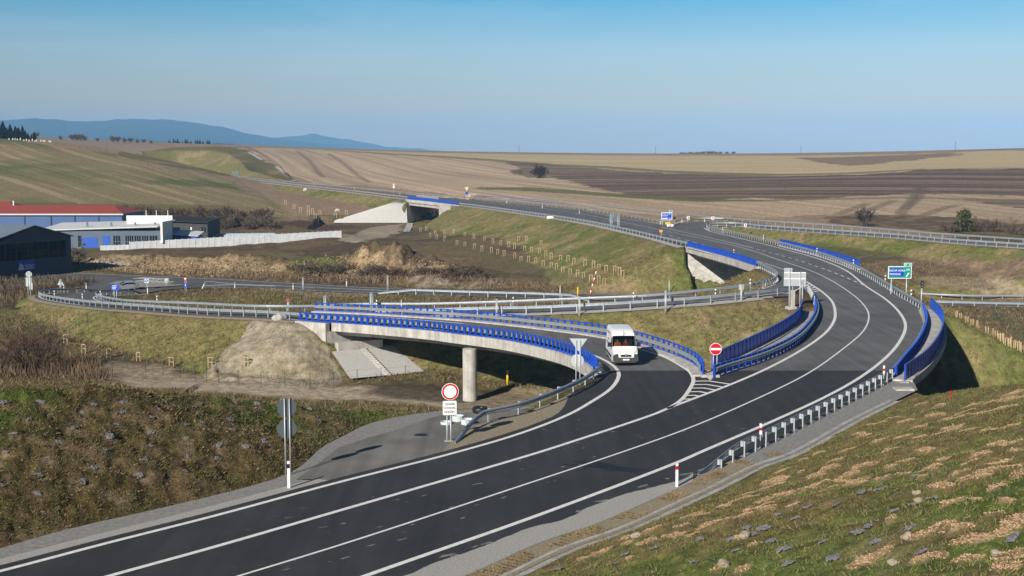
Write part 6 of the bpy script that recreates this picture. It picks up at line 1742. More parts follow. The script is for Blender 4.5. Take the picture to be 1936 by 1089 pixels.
# near dark shed with a row of windows in its gable side
r, k, L = bld('warehouse', 'dark navy shed with a strip of windows at the left edge', -15, 133, 528, 225)
L = 17.35; k = L / 148.0; r.location = (-92.2, 225.0, -7.0); r.rotation_euler = (0, 0, math.radians(60))
xr = (61 + 15) * k; he = 6.9; hr = 9.2
wz0, wz1 = 3.2, 6.2
b = MB()
b.box(0, L, 0, .25, -1, wz0)                               # wall below the windows
b.prism([(0, wz1), (L, wz1), (L, he), (xr, hr)], 0, .25)
b.box(L - 1.2, L, 0, .25, wz0, wz1); b.box(L - .25, L, .25, 30, -1, he - .05); b.box(0, .25, .25, 30, -1, he - 1); b.box(0, L, 29.75, 30, -1, he - .5)
b.build('wall', M['shed_dark'], r)
b = MB(); b.add([(xr, -.4, hr + .05), (L + .4, -.4, he - .05), (L + .4, 30.4, he - .05), (xr, 30.4, hr + .05), (xr, -.4, hr + .2), (L + .4, -.4, he + .1), (L + .4, 30.4, he + .1), (xr, 30.4, hr + .2)], [(0, 3, 2, 1), (4, 5, 6, 7), (0, 1, 5, 4), (1, 2, 6, 5), (2, 3, 7, 6), (3, 0, 4, 7)])
b.add([(xr, -.4, hr + .05), (-.4, -.4, he - .05), (-.4, 30.4, he - .05), (xr, 30.4, hr + .05), (xr, -.4, hr + .2), (-.4, -.4, he + .1), (-.4, 30.4, he + .1), (xr, 30.4, hr + .2)], [(0, 1, 2, 3), (4, 7, 6, 5), (0, 4, 5, 1), (1, 5, 6, 2), (2, 6, 7, 3), (3, 7, 4, 0)]); b.build('roof', M['shed_roof'], r)
x = 0.3; i = 0
while x < L - 1.4:
    w_ = min(2.2, L - 1.35 - x)
    b = MB(); b.box(x, x + w_, .08, .12, wz0, wz1); wn = b.build('window', M['glass'], r)
    b = MB(); b.box(x - .08, x + .08, -.02, .2, wz0, wz1); b.box(x, x + w_, .0, .07, (wz0 + wz1) / 2 - .05, (wz0 + wz1) / 2 + .05); b.box(x + w_ / 2 - .04, x + w_ / 2 + .04, .01, .06, wz0, wz1); b.build('frame', M['shed_dark'], wn)
    x += 2.35; i += 1
b = MB(); b.box((28 + 15) * k, (60 + 15) * k, -.08, -.004, 1.3, 3.1); bn = b.build('banner', M['sign_blue'], r)
b = MB()
for z in (1.5, 1.8, 2.1): b.box((41 + 15) * k, (59 + 15) * k, -.10, -.083, z, z + .12)
b.build('pale_stripe', M['sign_back_pale'], bn)
b = MB(); b.prism([((29 + 15) * k, 1.35), ((40 + 15) * k, 1.35), ((38 + 15) * k, 2.2), ((33 + 15) * k, 2.6)], -.10, -.083); b.build('white_figure', M['sign_back_pale'], bn)

# ------------------------------------------------------------------ fences
def panel_fence(label, a, c, h, n_, mat, z0=-.3):
    a, c = np.array(a), np.array(c); r = empty('fence', label, 'fence', a); d = c - a; L = np.linalg.norm(d[:2]); ang = math.atan2(d[1], d[0])
    w_ = L / n_
    b = MB(); b.box(.03, w_ - .03, -.04, .04, z0 - .8, h); po = b.build('panel', mat, r); pm_ = po.data; bpy.data.objects.remove(po)
    b = MB(); b.box(-.07, .07, -.09, .09, z0, h + .12); po = b.build('post', mat, r); pp = po.data; bpy.data.objects.remove(po)
    for i in range(n_):
        p = d * i / n_; z = p[2]
        put('panel', pm_, r, (p[0], p[1], z), ang); put('post', pp, r, (p[0], p[1], z), ang)
    return r
M['fence_white'] = simple_mat('whitewashed concrete', (0.62, 0.64, 0.66), .85, 0, .14, .9)
M['fence_steel'] = simple_mat('blue grey sheet fence', (0.30, 0.38, 0.46), .5, .2, .08, 1.2)
panel_fence('long white concrete panel fence in front of the workshop yard', hit(245, 471.5), hit(646, 449), 1.75, 34, M['fence_white'])
panel_fence('lower white panel fence joining the yard at the left', hit(190, 473.5), hit(244, 471.8), 1.1, 6, M['fence_white'])
panel_fence('blue-grey sheet fence along the back of the yard', hit(393, 453), hit(520, 452), 1.5, 12, M['fence_steel'])
def wire_fence(label, pts, h, spacing, ymin=0, most=100, wires=3, mat='green_post', r_=.03, onground=True):
    P = hits(pts, ymin) if onground else np.array(pts); P = np.array(P)
    n_ = max(2, int(plen(P) / 1.0)); Q = smooth(P, n=n_) if len(P) > 2 else np.linspace(P[0], P[-1], n_)
    Q[:, 2] = ground(Q[:, 0], Q[:, 1]); b0 = Q[0].copy(); r = empty('wire_fence', label, 'fence', b0)
    b = MB(); b.tube((0, 0, -.4), (0, 0, h), r_, n=6); po = b.build('post', M[mat], r); pm_ = po.data; bpy.data.objects.remove(po)
    pp = []
    for p, a, s0, s1 in walk(Q, spacing, 0, most):
        p[2] = float(ground(p[0], p[1])); put('post', pm_, r, p - b0, a); pp.append(p - b0)
    for kz in range(wires):
        b = MB(); z = h * (.15 + .8 * kz / max(1, wires - 1))
        for i in range(len(pp) - 1): b.tube(pp[i] + (0, 0, z), pp[i + 1] + (0, 0, z), .006, n=4, cap=False)
        b.build('wire', M[mat], r)
    return r
wire_fence('green posted wire fence along the dirt track and up the left ramp slope', [(232, 588), (192, 604), (158, 620), (119, 652), (117, 674), (155, 684), (195, 692), (243, 700), (301, 709), (362, 717), (422, 728), (467, 731), (514, 733), (561, 735), (607, 735), (657, 731), (698, 727), (735, 724), (781, 721), (814, 718), (853, 722)], 1.55, 2.4, 95)
wire_fence('green wire fence along the foot of the long embankment with stakes', [(768, 441), (800, 452), (850, 467), (900, 481), (960, 500), (1020, 520), (1080, 537), (1145, 552)], 1.6, 2.6, 150)
wire_fence('fence line running over the left hill field to the highway', [(70, 271), (130, 278), (207, 290.5), (300, 313), (413, 332), (470, 360), (520, 396), (556, 416), (600, 427)], 1.7, 6, 200, mat='bark', r_=.06)
wire_fence('fence line along the drain path down the grassy knoll', [(462, 280), (500, 297), (530, 318), (553, 343)], 1.9, 4.5, 300, mat='bark', r_=.08)
wire_fence('dark green wire fence beyond the leaning stakes at the right edge', [(1872, 602), (1900, 617), (1936, 641), (1990, 672)], 1.7, 1.6, 90)
drain = smooth(hits([(448, 281), (470, 290), (492, 303)], 300), 6)
tag(strip('drain_path', drain, offset(drain, 2.2), M['concrete'], .15, 6), kind='structure')
drain = smooth(hits([(519, 316), (540, 331), (551, 343.5)], 300), 6)
tag(strip('drain_path', drain, offset(drain, 2.2), M['concrete'], .15, 6), kind='structure')
drain = smooth(hits([(1150, 551), (1200, 530), (1240, 511), (1262, 498)], 100), 2)
tag(strip('drain_path', drain, offset(drain, .5), M['concrete'], .12, 2), kind='structure')
drain = smooth(hits([(770, 424), (766, 432), (762, 440)], 300), 3)
tag(strip('drain_path', drain, offset(drain, 2.0), M['concrete'], .3, 3), kind='structure')

# ------------------------------------------------------------------ tree stakes
def stake_mesh(nm, kind):
    if kind == 3:
        pass
def make_stake(h, gap, w_=.07, cross=True, sapling=False):
    r = empty('tree_stake', None, 'tree stake')
    for sx in (-1, 1):
        b = MB(); b.box(sx * gap / 2 - w_ / 2, sx * gap / 2 + w_ / 2, -w_ / 2, w_ / 2, -.4, h); b.build('post', M['stake'], r)
    if cross:
        for z in ((h * .95, h * .5) if sapling else (h * .95,)):
            b = MB(); b.box(-gap / 2 + w_ / 2, gap / 2 - w_ / 2, -.02, .02, z - .05, z + .03); b.build('crossbar', M['stake'], r)
    if sapling:
        b = MB(); b.tube((0.02, .03, -.2), (0, 0, h * 1.15), .025, .008, 6)
        rr = random.Random(4)
        for i in range(30):
            z = h * (.3 + .75 * rr.random()); a = rr.random() * 6.28; l = .15 + .25 * rr.random(); p = Vector((0, 0, z)); q = p + Vector((l * math.cos(a), l * math.sin(a), l * .6)); b.tube(p, q, .012, .004, 4, cap=False)
        b.build('sapling', M['bark'], r)
    return r
p1 = make_stake(1.05, .42, .06, True, True); G1 = 'staked saplings at the foot of the left ramp slope'
first = True
for (u, v, lab) in ((124, 649, 'tall pair of pale timber stakes nearest the big bare shrub'), (158.5, 668, 'pair of timber stakes second from the big bare shrub'), (206, 677, 'pair of timber stakes third from the big bare shrub'), (262, 684, 'pair of timber stakes in the middle of the left slope row'), (324, 694, 'pair of timber stakes below the left end of the gravel cone'), (397.5, 696, 'pair of timber stakes at the edge of the gravel cone'), (466, 698, 'pair of timber stakes standing on the gravel cone by the bridge')):
    o = p1 if first else dup_tree(p1); first = False
    w = hit(u, v, 95); o.location = tuple(w); o.rotation_euler = (0, 0, rnd.uniform(-.4, .4)); tag(o, lab, group=G1)
p2 = make_stake(1.2, .44, .075, True); G2 = 'paired stakes on the long embankment'
e_st = [(858, 441), (879, 447), (896, 452), (916, 455), (932, 461), (947, 464), (962, 468), (973, 471), (992, 475), (1005, 477), (1020, 479), (1032, 486), (1042, 490), (1060, 493), (1074, 496), (1085, 499), (1106, 503), (1122, 507), (1132, 511), (1146, 516), (1162, 517), (1171, 523), (1177, 526),
        (864, 463), (879, 466), (897, 472), (911, 476), (929, 478), (941, 482), (953, 485), (973, 489), (985, 494), (999, 496), (1013, 499), (1027, 504), (1042, 506), (1052, 509), (1064, 516), (1078, 519), (1092, 523), (1103, 527), (1117, 533), (1132, 537), (1142, 540), (980, 456), (995, 457), (1023, 465), (779, 433), (806, 437), (823, 443), (840, 444), (795, 440), (813, 449), (826, 453), (841, 456)]
for i, (u, v) in enumerate(e_st):
    o = p2 if i == 0 else dup_tree(p2)
    w = hit(u, v, 150); o.location = tuple(w); o.rotation_euler = (0, 0, rnd.uniform(-.3, .3)); o.scale = (1, 1, rnd.uniform(.85, 1.15)); tag(o, 'pair of pale timber tree stakes on the long grassy embankment', group=G2)
G2b = 'paired stakes left of the far bridge'
for i, (u, v) in enumerate(((540, 388), (556, 396), (568, 402), (583, 398), (583, 408), (591, 404), (605, 407), (596, 414), (634, 414), (655, 408))):
    o = dup_tree(p2); w = hit(u, v, 300); o.location = tuple(w); o.scale = (1.6, 1.2, 1.4); tag(o, 'pair of timber stakes below the white paved slope of the far bridge', group=G2b)
p3 = make_stake(.85, .24, .075, False); G3 = 'close set stakes on the right bank'
r_st = [(1808, 601), (1816, 604), (1828, 612), (1838, 616), (1848, 621), (1866, 632), (1878, 636), (1884, 640), (1889, 644), (1893, 646), (1898, 650), (1903, 653), (1908, 655), (1912, 656), (1918, 659), (1922, 661), (1926, 664), (1930, 666), (1934, 668)]
for i, (u, v) in enumerate(r_st):
    o = p3 if i == 0 else dup_tree(p3); w = hit(u, v, 80); o.location = tuple(w); o.rotation_euler = (rnd.uniform(-.06, .06), rnd.uniform(-.06, .06), rnd.uniform(-1, 1)); o.scale = (1, 1, rnd.uniform(.85, 1.15)); tag(o, 'pale timber stakes in a close row on the bank right of the main bridge', group=G3)
w = hit(1448, 729); t = empty('survey_peg', 'tiny pink survey peg', 'peg', hit(1797, 754)); 
b = MB(); b.tube((0, 0, -.2), (0, 0, .45), .03, n=6); b.build('peg', M['pinkpeg'] if 'pinkpeg' in M else M['red'], t); t['label'] = 'small red survey peg in the grass below the main bridge end'
# small concrete box and stray boulders on the slopes
w = hit(1040, 413, 200); t = empty('concrete_box', 'small pale concrete box with a brown lid on the embankment edge', 'concrete box', w); b = MB(); b.box(-.8, .8, -.6, .6, -.6, .7); b.build('chamber', M['render_white'], t); b = MB(); b.box(-.9, .9, -.7, .7, .7, .85); b.build('lid', M['bark'], t)
def boulder(u, v, r_, lab, mat, seed, ymin=0, name='boulder', grp=None, flat=.7):
    w = hit(u, v, ymin); r_ = min(r_, 12 * w[1] / FPX) if w[1] < 50 else r_; bm = bmesh.new(); bmesh.ops.create_icosphere(bm, subdivisions=3, radius=r_)
    rr = random.Random(seed); off = Vector((rr.random() * 50, rr.random() * 50, rr.random() * 50))
    from mathutils import noise
    for q_ in bm.verts:
        d_ = 1 + .45 * noise.noise(q_.co / r_ * 1.1 + off) + .2 * noise.noise(q_.co / r_ * 3 + off); q_.co *= d_; q_.co.z *= flat
    me = bpy.data.meshes.new(name); bm.to_mesh(me); bm.free(); me.materials.append(mat); o = bpy.data.objects.new(name, me); o.location = tuple(w + (0, 0, r_ * .2)); link(o)
    return tag(o, lab, 'rock', grp)
M['rock'] = simple_mat('pale limestone', (0.31, 0.265, 0.20), .95, 0, .2, 5, .2, .3, 12)
M['rock_grey'] = simple_mat('pale grey stone', (0.50, 0.48, 0.44), .95, 0, .15, 3, .2, .3, 8)
boulder(529, 606, .8, 'pale boulder at the left end of the bridge wing wall', M['concrete'], 1)
boulder(638, 399, .9, 'pale rounded stone on the slope left of the far bridge', M['rock_grey'], 2, 300)
boulder(577, 360, .9, 'white flat stone high on the slope below the far highway', M['rock_grey'], 3, 300)
boulder(1205, 1017, .20, 'pale rounded stone at the foot of the right slope', M['rock'], 4)
for i, (u, v, r_, lab) in enumerate(((1408, 1018, .26, 'cream stone beside planting mats, largest on the right slope'), (1368, 1070, .16, 'pale stone close to the bottom picture edge'), (1733, 935, .12, 'small pale stone above the paired mats on the right slope'), (1737, 950, .13, 'pale stone lying on a mat in the right slope'), (1690, 1068, .2, 'pale stone at the bottom edge among mulch strips'), (1716, 1018, .18, 'stone embedded in the mulch right of the bottom centre'), (1886, 1050, .24, 'pale stone near the bottom right corner'))):
    boulder(u, v, r_, lab, M['rock'], 10 + i)
# ------------------------------------------------------------------ vegetation
def veg_mat(name, stops, scale=2.0, rough=.9):
    m, n, b = mat_new(name)
    g = node(n, 'ShaderNodeNewGeometry'); t = node(n, 'ShaderNodeTexNoise'); t.inputs['Scale'].default_value = scale; t.inputs['Detail'].default_value = 4
    n.links.new(g.outputs['Position'], t.inputs['Vector']); r = node(n, 'ShaderNodeValToRGB')
    while len(r.color_ramp.elements) < len(stops): r.color_ramp.elements.new(.5)
    for i, c in enumerate(stops): r.color_ramp.elements[i].position = .28 + .44 * i / (len(stops) - 1); r.color_ramp.elements[i].color = (*c, 1)
    n.links.new(t.outputs['Fac'], r.inputs['Fac']); n.links.new(r.outputs['Color'], b.inputs['Base Color']); b.inputs['Roughness'].default_value = rough; b.inputs['Specular IOR Level'].default_value = .15
    return m
M['twig'] = veg_mat('bare brown twigs', [(.055, .036, .028), (.10, .068, .050), (.15, .105, .075)])
M['twig_grey'] = veg_mat('grey brown twigs', [(.060, .050, .044), (.12, .098, .080), (.18, .14, .10)])
M['twig_dark'] = veg_mat('dark twigs', [(.030, .024, .022), (.06, .048, .040)])
M['needle'] = veg_mat('dark conifer needles', [(.006, .012, .010), (.014, .026, .018), (.025, .040, .022)])
M['conifer_light'] = veg_mat('olive conifer', [(.03, .042, .014), (.065, .075, .022), (.11, .10, .035)])
M['reed'] = veg_mat('dry reeds', [(.11, .070, .045), (.17, .115, .072), (.23, .165, .105)], 1.2)
M['weed'] = veg_mat('green brown weeds', [(.045, .050, .018), (.085, .078, .030), (.14, .105, .055)], 1.0)

def strips_mesh(name, A, B, wid, mat, seed=0):
    """thin tapered blades from points A to B (one triangle each, random facing)"""
    rg = np.random.default_rng(seed); n_ = len(A)
    d = B - A; rv = rg.normal(size=(n_, 3)); s_ = np.cross(d, rv); s_ /= np.linalg.norm(s_, axis=1)[:, None] + 1e-9
    w_ = np.asarray(wid).reshape(-1, 1) * np.ones((n_, 1))
    V_ = np.stack([A - s_ * w_ / 2, A + s_ * w_ / 2, B + s_ * w_ * .18, B - s_ * w_ * .18], axis=1).reshape(-1, 3)
    me = bpy.data.meshes.new(name)
    me.vertices.add(len(V_)); me.vertices.foreach_set('co', V_.astype(np.float32).ravel())
    me.loops.add(4 * n_); me.loops.foreach_set('vertex_index', np.arange(4 * n_, dtype=np.int32))
    me.polygons.add(n_); me.polygons.foreach_set('loop_start', np.arange(0, 4 * n_, 4, dtype=np.int32))
    me.update(calc_edges=True); me.materials.append(mat)
    return me

def shrub_data(h, r, n_main, n_twig, seed, w0=.05, w1=.02, squat=1.0):
    rg = np.random.default_rng(seed); A = []; B = []; Wd = []
    def br(p, d, L, lev, w_):
        q = p + d * L; A.append(p); B.append(q); Wd.append(w_)
        if lev == 0: return
        for k in range(3 if lev > 1 else n_twig):
            t = rg.uniform(.35, 1.0); d2 = d + rg.normal(size=3) * (.55 if lev > 1 else .75); d2[2] += .15; d2 /= np.linalg.norm(d2)
            br(p + d * L * t, d2, L * rg.uniform(.45, .75), lev - 1, w_ * .6)
    for i in range(n_main):
        a = rg.uniform(0, 6.28); tilt = rg.uniform(.1, 1.0)
        d = np.array((math.cos(a) * tilt * r / h * 1.6, math.sin(a) * tilt * r / h * 1.6, 1.0)); d /= np.linalg.norm(d)
        br(np.array((math.cos(a) * .12 * r, math.sin(a) * .12 * r, -.1)), d, h * .48 * rg.uniform(.7, 1.1), 3, w0)
    A = np.array(A); B = np.array(B); Wd = np.maximum(np.array(Wd), w1)
    return A, B, Wd
def shrub_obj(name, label, cat_, w, h, r, seed, mat, n_main=16, n_twig=5, w0=.08, w1=.03, group=None):
    A, B, Wd = shrub_data(h, r, n_main, n_twig, seed, w0, w1)
    thick = Wd > w1 * 1.6
    root = empty(name, label, cat_, w, 0, group)
    o = bpy.data.objects.new('stem', strips_mesh('stem', np.vstack([A[thick], A[thick]]), np.vstack([B[thick], B[thick]]), np.concatenate([Wd[thick]] * 2), M['bark'], seed)); o.parent = root; link(o)
    o = bpy.data.objects.new('twigs', strips_mesh('twigs', A[~thick], B[~thick], Wd[~thick], mat, seed)); o.parent = root; link(o)
    return root
M['twig_bush'] = veg_mat('dark reddish twigs', [(.034, .024, .020), (.065, .046, .036), (.10, .072, .052)])
# the big bare shrub on the left, with a lower one beside it
sb0 = hit(58, 704, 100)
shrub_obj('bare_shrub', 'big bare brown shrub at the left below the ramp end', 'shrub', sb0, 6.2, 4.4, 3, M['twig'], 34, 9, .12, .036)
shrub_obj('bare_shrub', 'low bare brown shrub in the grass right of the big bare shrub', 'shrub', hit(118, 706, 100), 2.2, 2.2, 5, M['twig'], 14, 7, .07, .03)
shrub_obj('bare_shrub', 'bare brown shrub cut by the left edge below the ramp', 'shrub', hit(-6, 705, 100), 4.2, 3.0, 6, M['twig'], 16, 8, .1, .035)

# hedge band behind the yard
hp = []
for sd_ in range(4):
    hp.append(shrub_data(4.4, 3.6, 13, 6, 40 + sd_, .16, .09))
hmesh = [(strips_mesh('twigs', A, B, Wd, M['twig_grey' if i % 2 else 'twig'], i), i) for i, (A, B, Wd) in enumerate(hp)]
GH = 'bare shrubs in the hedge band behind the yard'
k = 0
for u in range(236, 512, 7):
    v = (431 if k % 2 else 413) + 3 * math.sin(u * .3)
    w = hit(u + rnd.uniform(-4, 4), v, 270)
    o = bpy.data.objects.new('hedge_shrub', hmesh[k % 4][0]); link(o); o.location = tuple(w); s_ = rnd.uniform(.85, 1.4); o.scale = (s_, s_, s_ * rnd.uniform(.8, 1.1)); o.rotation_euler = (0, 0, rnd.uniform(0, 6))
    tag(o, 'brown bare shrub in the thick hedge band between the yard and the left hill', 'shrub', GH); k += 1
GB = 'low bushes by the soil heaps'
for (u, v, s_) in ((560, 515, .6), (580, 519, .7), (605, 515, .75), (632, 520, .7), (655, 514, .6), (710, 518, .7), (735, 522, .75), (690, 524, .6), (760, 524, .6), (800, 521, .6), (835, 522, .7), (870, 523, .75), (895, 520, .6), (915, 527, .5), (850, 530, .5)):
    w = hit(u, v, 150); o = bpy.data.objects.new('low_bush', hmesh[k % 4][0]); k += 1; link(o); o.location = tuple(w); o.scale = (s_ * 1.25, s_ * 1.25, s_ * .95); o.rotation_euler = (0, 0, rnd.uniform(0, 6))
    tag(o, 'low brown bush growing round the soil heaps beyond the lower road', 'bush', GB)
GS = 'bushes left of the junction beside the dark shed'
for (u, v, s_) in ((10, 560, .5), (30, 556, .55), (75, 552, .45), (95, 548, .5), (130, 545, .45), (150, 542, .5), (20, 585, .5), (5, 540, .5), (165, 536, .4)):
    w = hit(u, v, 120); o = bpy.data.objects.new('low_bush', hmesh[k % 4][0]); k += 1; link(o); o.location = tuple(w); o.scale = (s_, s_, s_ * .8); o.rotation_euler = (0, 0, rnd.uniform(0, 6))
    tag(o, 'rusty brown bush between the dark shed and the ramp end', 'bush', GS)
w = hit(143, 500, 180); o = bpy.data.objects.new('bare_shrub', hmesh[1][0]); link(o); o.location = tuple(w); o.scale = (.9, .9, 1.3); tag(o, 'bare shrub at the corner of the dark shed in front of the workshop', 'shrub')
# right side
w = hit(1822, 437, 150)
def conifer_data(h, r, seed, n_=420, spread=1.0):
    rg = np.random.default_rng(seed); t = rg.uniform(.04, 1, n_) ** .8; a = rg.uniform(0, 6.28, n_)
    rad = r * (1 - t) ** .85 * rg.uniform(.55, 1.15, n_) + .05
    A = np.stack([np.cos(a) * rad * .15, np.sin(a) * rad * .15, t * h], axis=1); B = np.stack([np.cos(a) * rad, np.sin(a) * rad, t * h - rad * .25 + rg.normal(size=n_) * .1], axis=1)
    return A, B
A, B = conifer_data(4.2, 3.2, 4, 1100); rg_ = np.random.default_rng(1); sh_ = rg_.normal(size=(len(A), 3)) * (.45, .45, .3); A = A + sh_; B = B + sh_
t = empty('conifer_bush', 'olive green conifer bush beside dark scrub at the right field edge', 'bush', w)
o = bpy.data.objects.new('foliage', strips_mesh('foliage', A, B, .42, M['conifer_light'], 2)); o.parent = t; link(o); b = MB(); b.tube((0, 0, -.3), (0, 0, 3.9), .16, .04, 8); b.build('trunk', M['bark'], t)
GD = 'dark scrub at the right field edge'
for (u, v, s_) in ((1785, 437, .6), (1800, 440, .7), (1838, 438, .85), (1858, 437, .9), (1880, 438, .85), (1902, 440, .8), (1925, 444, .75), (1950, 447, .8), (1980, 452, .8)):
    w = hit(u, v, 150); o = bpy.data.objects.new('scrub_bush', hmesh[k % 4][0]); k += 1; link(o); o.location = tuple(w); o.scale = (s_ * 1.1, s_ * 1.1, s_); o.rotation_euler = (0, 0, rnd.uniform(0, 6)); tag(o, 'dark leafless scrub bush in the row right of the olive conifer', 'bush', GD)
shrub_obj('bare_shrub', 'dark bare shrub alone on the brown strip left of the conifer', 'shrub', hit(1635, 429, 150), 5.2, 2.6, 9, M['twig_dark'], 18, 6, .12, .07)
shrub_obj('bare_shrub', 'round dark shrub alone in the stubble field', 'shrub', hit(1018, 337, 300), 7.5, 5.0, 12, M['twig_dark'], 26, 9, .25, .15)
shrub_obj('bare_shrub', 'low thin shrub left of the round dark one in the stubble field', 'shrub', hit(976, 330, 300), 4.0, 6.0, 13, M['twig_grey'], 16, 5, .2, .14)
# distant conifers and field trees
cm = []
for sd_ in range(3):
    A, B = conifer_data(16, 3.6, 60 + sd_, 420); cm.append(strips_mesh('crown', A, B, 1.1, M['needle'], sd_))
GF = 'dark spruces of the wood at the far left'
for i in range(26):
    u = -60 + 132 * (i + .5) / 26 + rnd.uniform(-3, 3); D_ = 800 + rnd.uniform(0, 90); x = (u - 968) / FPX * D_
    o = bpy.data.objects.new('spruce_tree', cm[i % 3]); link(o); s_ = rnd.uniform(.85, 1.15) * (.62 if u > 52 else 1.0); o.location = (x, D_, float(ground(x, D_)) - 1.0); o.scale = (s_ * 1.2, s_ * 1.2, s_ * .72); o.rotation_euler = (0, 0, rnd.uniform(0, 6)); tag(o, 'dark spruce in the small wood on the skyline at the far left', 'tree', GF)
GT = 'spruces along the skyline behind the knoll'
for i in range(40):
    u = 300 + 150 * i / 40 + rnd.uniform(-3, 3); D_ = 1350 + rnd.uniform(-40, 60); x = (u - 968) / FPX * D_
    o = bpy.data.objects.new('spruce_tree', cm[i % 3]); link(o); s_ = rnd.uniform(.12, .26) * (1.25 if 320 < u < 400 else .6); o.location = (x, D_, float(ground(x, D_)) - .5); o.scale = (s_ * 1.6, s_ * 1.6, s_); tag(o, 'tiny dark spruce in the row on the skyline behind the grassy knoll', 'tree', GT)
dm = []
for sd_ in range(2):
    A, B, Wd = shrub_data(9, 4, 12, 5, 80 + sd_, .5, .3); dm.append(strips_mesh('crown', A, B, Wd, M['twig_grey'], sd_))
GL_ = 'bare trees on the left skyline'
for i, (u, s_) in enumerate(((75, .9), (120, .6), (143, .8), (150, .9), (158, .9), (165, .8), (190, .5), (218, .9), (228, .8), (240, .7), (252, .7), (264, .6), (277, .6), (290, .5))):
    D_ = 1120; x = (u - 968) / FPX * D_; o = bpy.data.objects.new('bare_tree', dm[i % 2]); link(o); o.location = (x, D_, float(ground(x, D_)) - .3); o.scale = (s_, s_, s_); tag(o, 'small bare tree on the skyline left of the knoll', 'tree', GL_)
GR = 'bare trees on the right skyline'
for i, u in enumerate((1287, 1294, 1303, 1309, 1316, 1322, 1328, 1337, 1345, 1352, 1360, 1372, 1385)):
    D_ = 1130; x = (u - 968) / FPX * D_; o = bpy.data.objects.new('bare_tree', dm[i % 2]); link(o); s_ = rnd.uniform(.3, .5); o.location = (x, D_, float(ground(x, D_)) - .8); o.scale = (s_ * 1.4, s_ * 1.4, s_); tag(o, 'tiny bare tree in the clump on the right field skyline', 'tree', GR)
# utility poles
for (u, D_, hgt, lab) in ((207, 690, 8.5, 'wooden utility pole with a crossarm on the left hill edge'), (981, 1130, 6, 'distant utility mast on the skyline left of the centre'), (1238, 1130, 6.5, 'thin distant pole on the skyline left of the tree clump'), (1511, 1010, 6.5, 'thin distant pole on the skyline right of the tree clump'), (1801, 890, 7.5, 'pale thin mast on the skyline at the right')):
    x = (u - 968) / FPX * D_; t = empty('utility_pole', lab, 'utility pole', (x, D_, float(ground(x, D_)) - .3)); b = MB(); b.tube((0, 0, -.5), (0, 0, hgt), .17, .12, 8); b.build('shaft', M['twig_grey'], t); b = MB(); b.box(-1.1 if u == 207 else -.5, 1.1 if u == 207 else .5, -.08, .08, hgt - .55, hgt - .35); b.build('crossarm', M['twig_grey'], t)
# cemetery stones by the wood
GC = 'white markers beside the spruce wood'
for i in range(16):
    u = 24 + 84 * i / 16 + rnd.uniform(-1.5, 1.5); D_ = 735 + rnd.uniform(0, 8); x = (u - 968) / FPX * D_
    b = MB(); hh_ = rnd.uniform(.5, 1.1); b.box(-.32, .32, -.2, .2, -.8, hh_); b.box(-.2, .2, -.15, .15, hh_, hh_ + .3); o = b.build('gravestone', M['rock_grey']); o.location = (x, D_, float(ground(x, D_))); tag(o, 'small white stone in the row in front of the far left spruces', 'gravestone', GC)

# ------------------------------------------------------------------ grass and ground litter
def grass(name, x, y, hmin, hmax, wid, mat, seed, per=1, lean=.5):
    rg = np.random.default_rng(seed); x = np.repeat(x, per) + rg.normal(size=len(x) * per) * hmin * .5; y = np.repeat(y, per) + rg.normal(size=len(x)) * hmin * .5
    z = ground(x, y); n_ = len(x); hh_ = rg.uniform(hmin, hmax, n_) ; A = np.stack([x, y, z - .02], axis=1); B = A + np.stack([rg.normal(size=n_) * lean * hh_, rg.normal(size=n_) * lean * hh_, hh_], axis=1)
    o = bpy.data.objects.new(name, strips_mesh(name, A, B, wid, mat, seed)); link(o); return tag(o, kind='stuff')
def sample(n_, x0, x1, y0, y1, ok, seed, dens=None):
    rg = np.random.default_rng(seed); x = rg.uniform(x0, x1, n_); y = rg.uniform(y0, y1, n_); m_ = ok(x, y)
    return x[m_], y[m_]
edge_g = edge_d.reshape(GX.shape)
def edge_at(x, y):
    t = np.clip(x / y, TC[0], TC[-1] - 1e-6); l = np.clip(np.log(y), LYR[0], LYR[-1] - 1e-6)
    return edge_g[np.clip(np.searchsorted(LYR, l) - 1, 0, len(LYR) - 2), np.clip(np.searchsorted(TC, t) - 1, 0, len(TC) - 2)]
inview = lambda x, y, m_=.46: (np.abs(x) < y * m_)
M['grass_green'] = veg_mat('green grass', [(.070, .105, .024), (.125, .150, .040), (.19, .175, .065)], .7)
M['grass_straw'] = veg_mat('straw grass', [(.13, .095, .045), (.22, .165, .085), (.30, .225, .125)], .9)
M['grass_olive'] = veg_mat('olive grass', [(.060, .058, .020), (.105, .092, .035), (.17, .130, .060)], .6)
okr = lambda x, y: inview(x, y) & (edge_at(x, y) > .15) & (x > -6) & (mulch_w(x, y) < .3)
x, y = sample(62000, -4, 34, 12, 76, okr, 1); grass('grass', x, y, .04, .12, .026, M['grass_green'], 1, 2)
x, y = sample(40000, -4, 34, 12, 76, okr, 2); grass('grass', x, y, .04, .14, .022, M['grass_straw'], 2, 1, .7)
okl = lambda x, y: inview(x, y) & (edge_at(x, y) > .15) & (x < -4)
x, y = sample(70000, -32, -4, 40, 80, okl, 3); grass('grass', x, y, .05, .16, .035, M['grass_olive'], 3, 1, .8)
x, y = sample(22000, -32, -4, 40, 80, okl, 4); grass('grass', x, y, .04, .12, .035, M['grass_green'], 4, 1, .8)
x, y = sample(22000, -32, -4, 40, 80, okl, 14); grass('grass', x, y, .03, .10, .04, M['grass_straw'], 14, 1, .9)
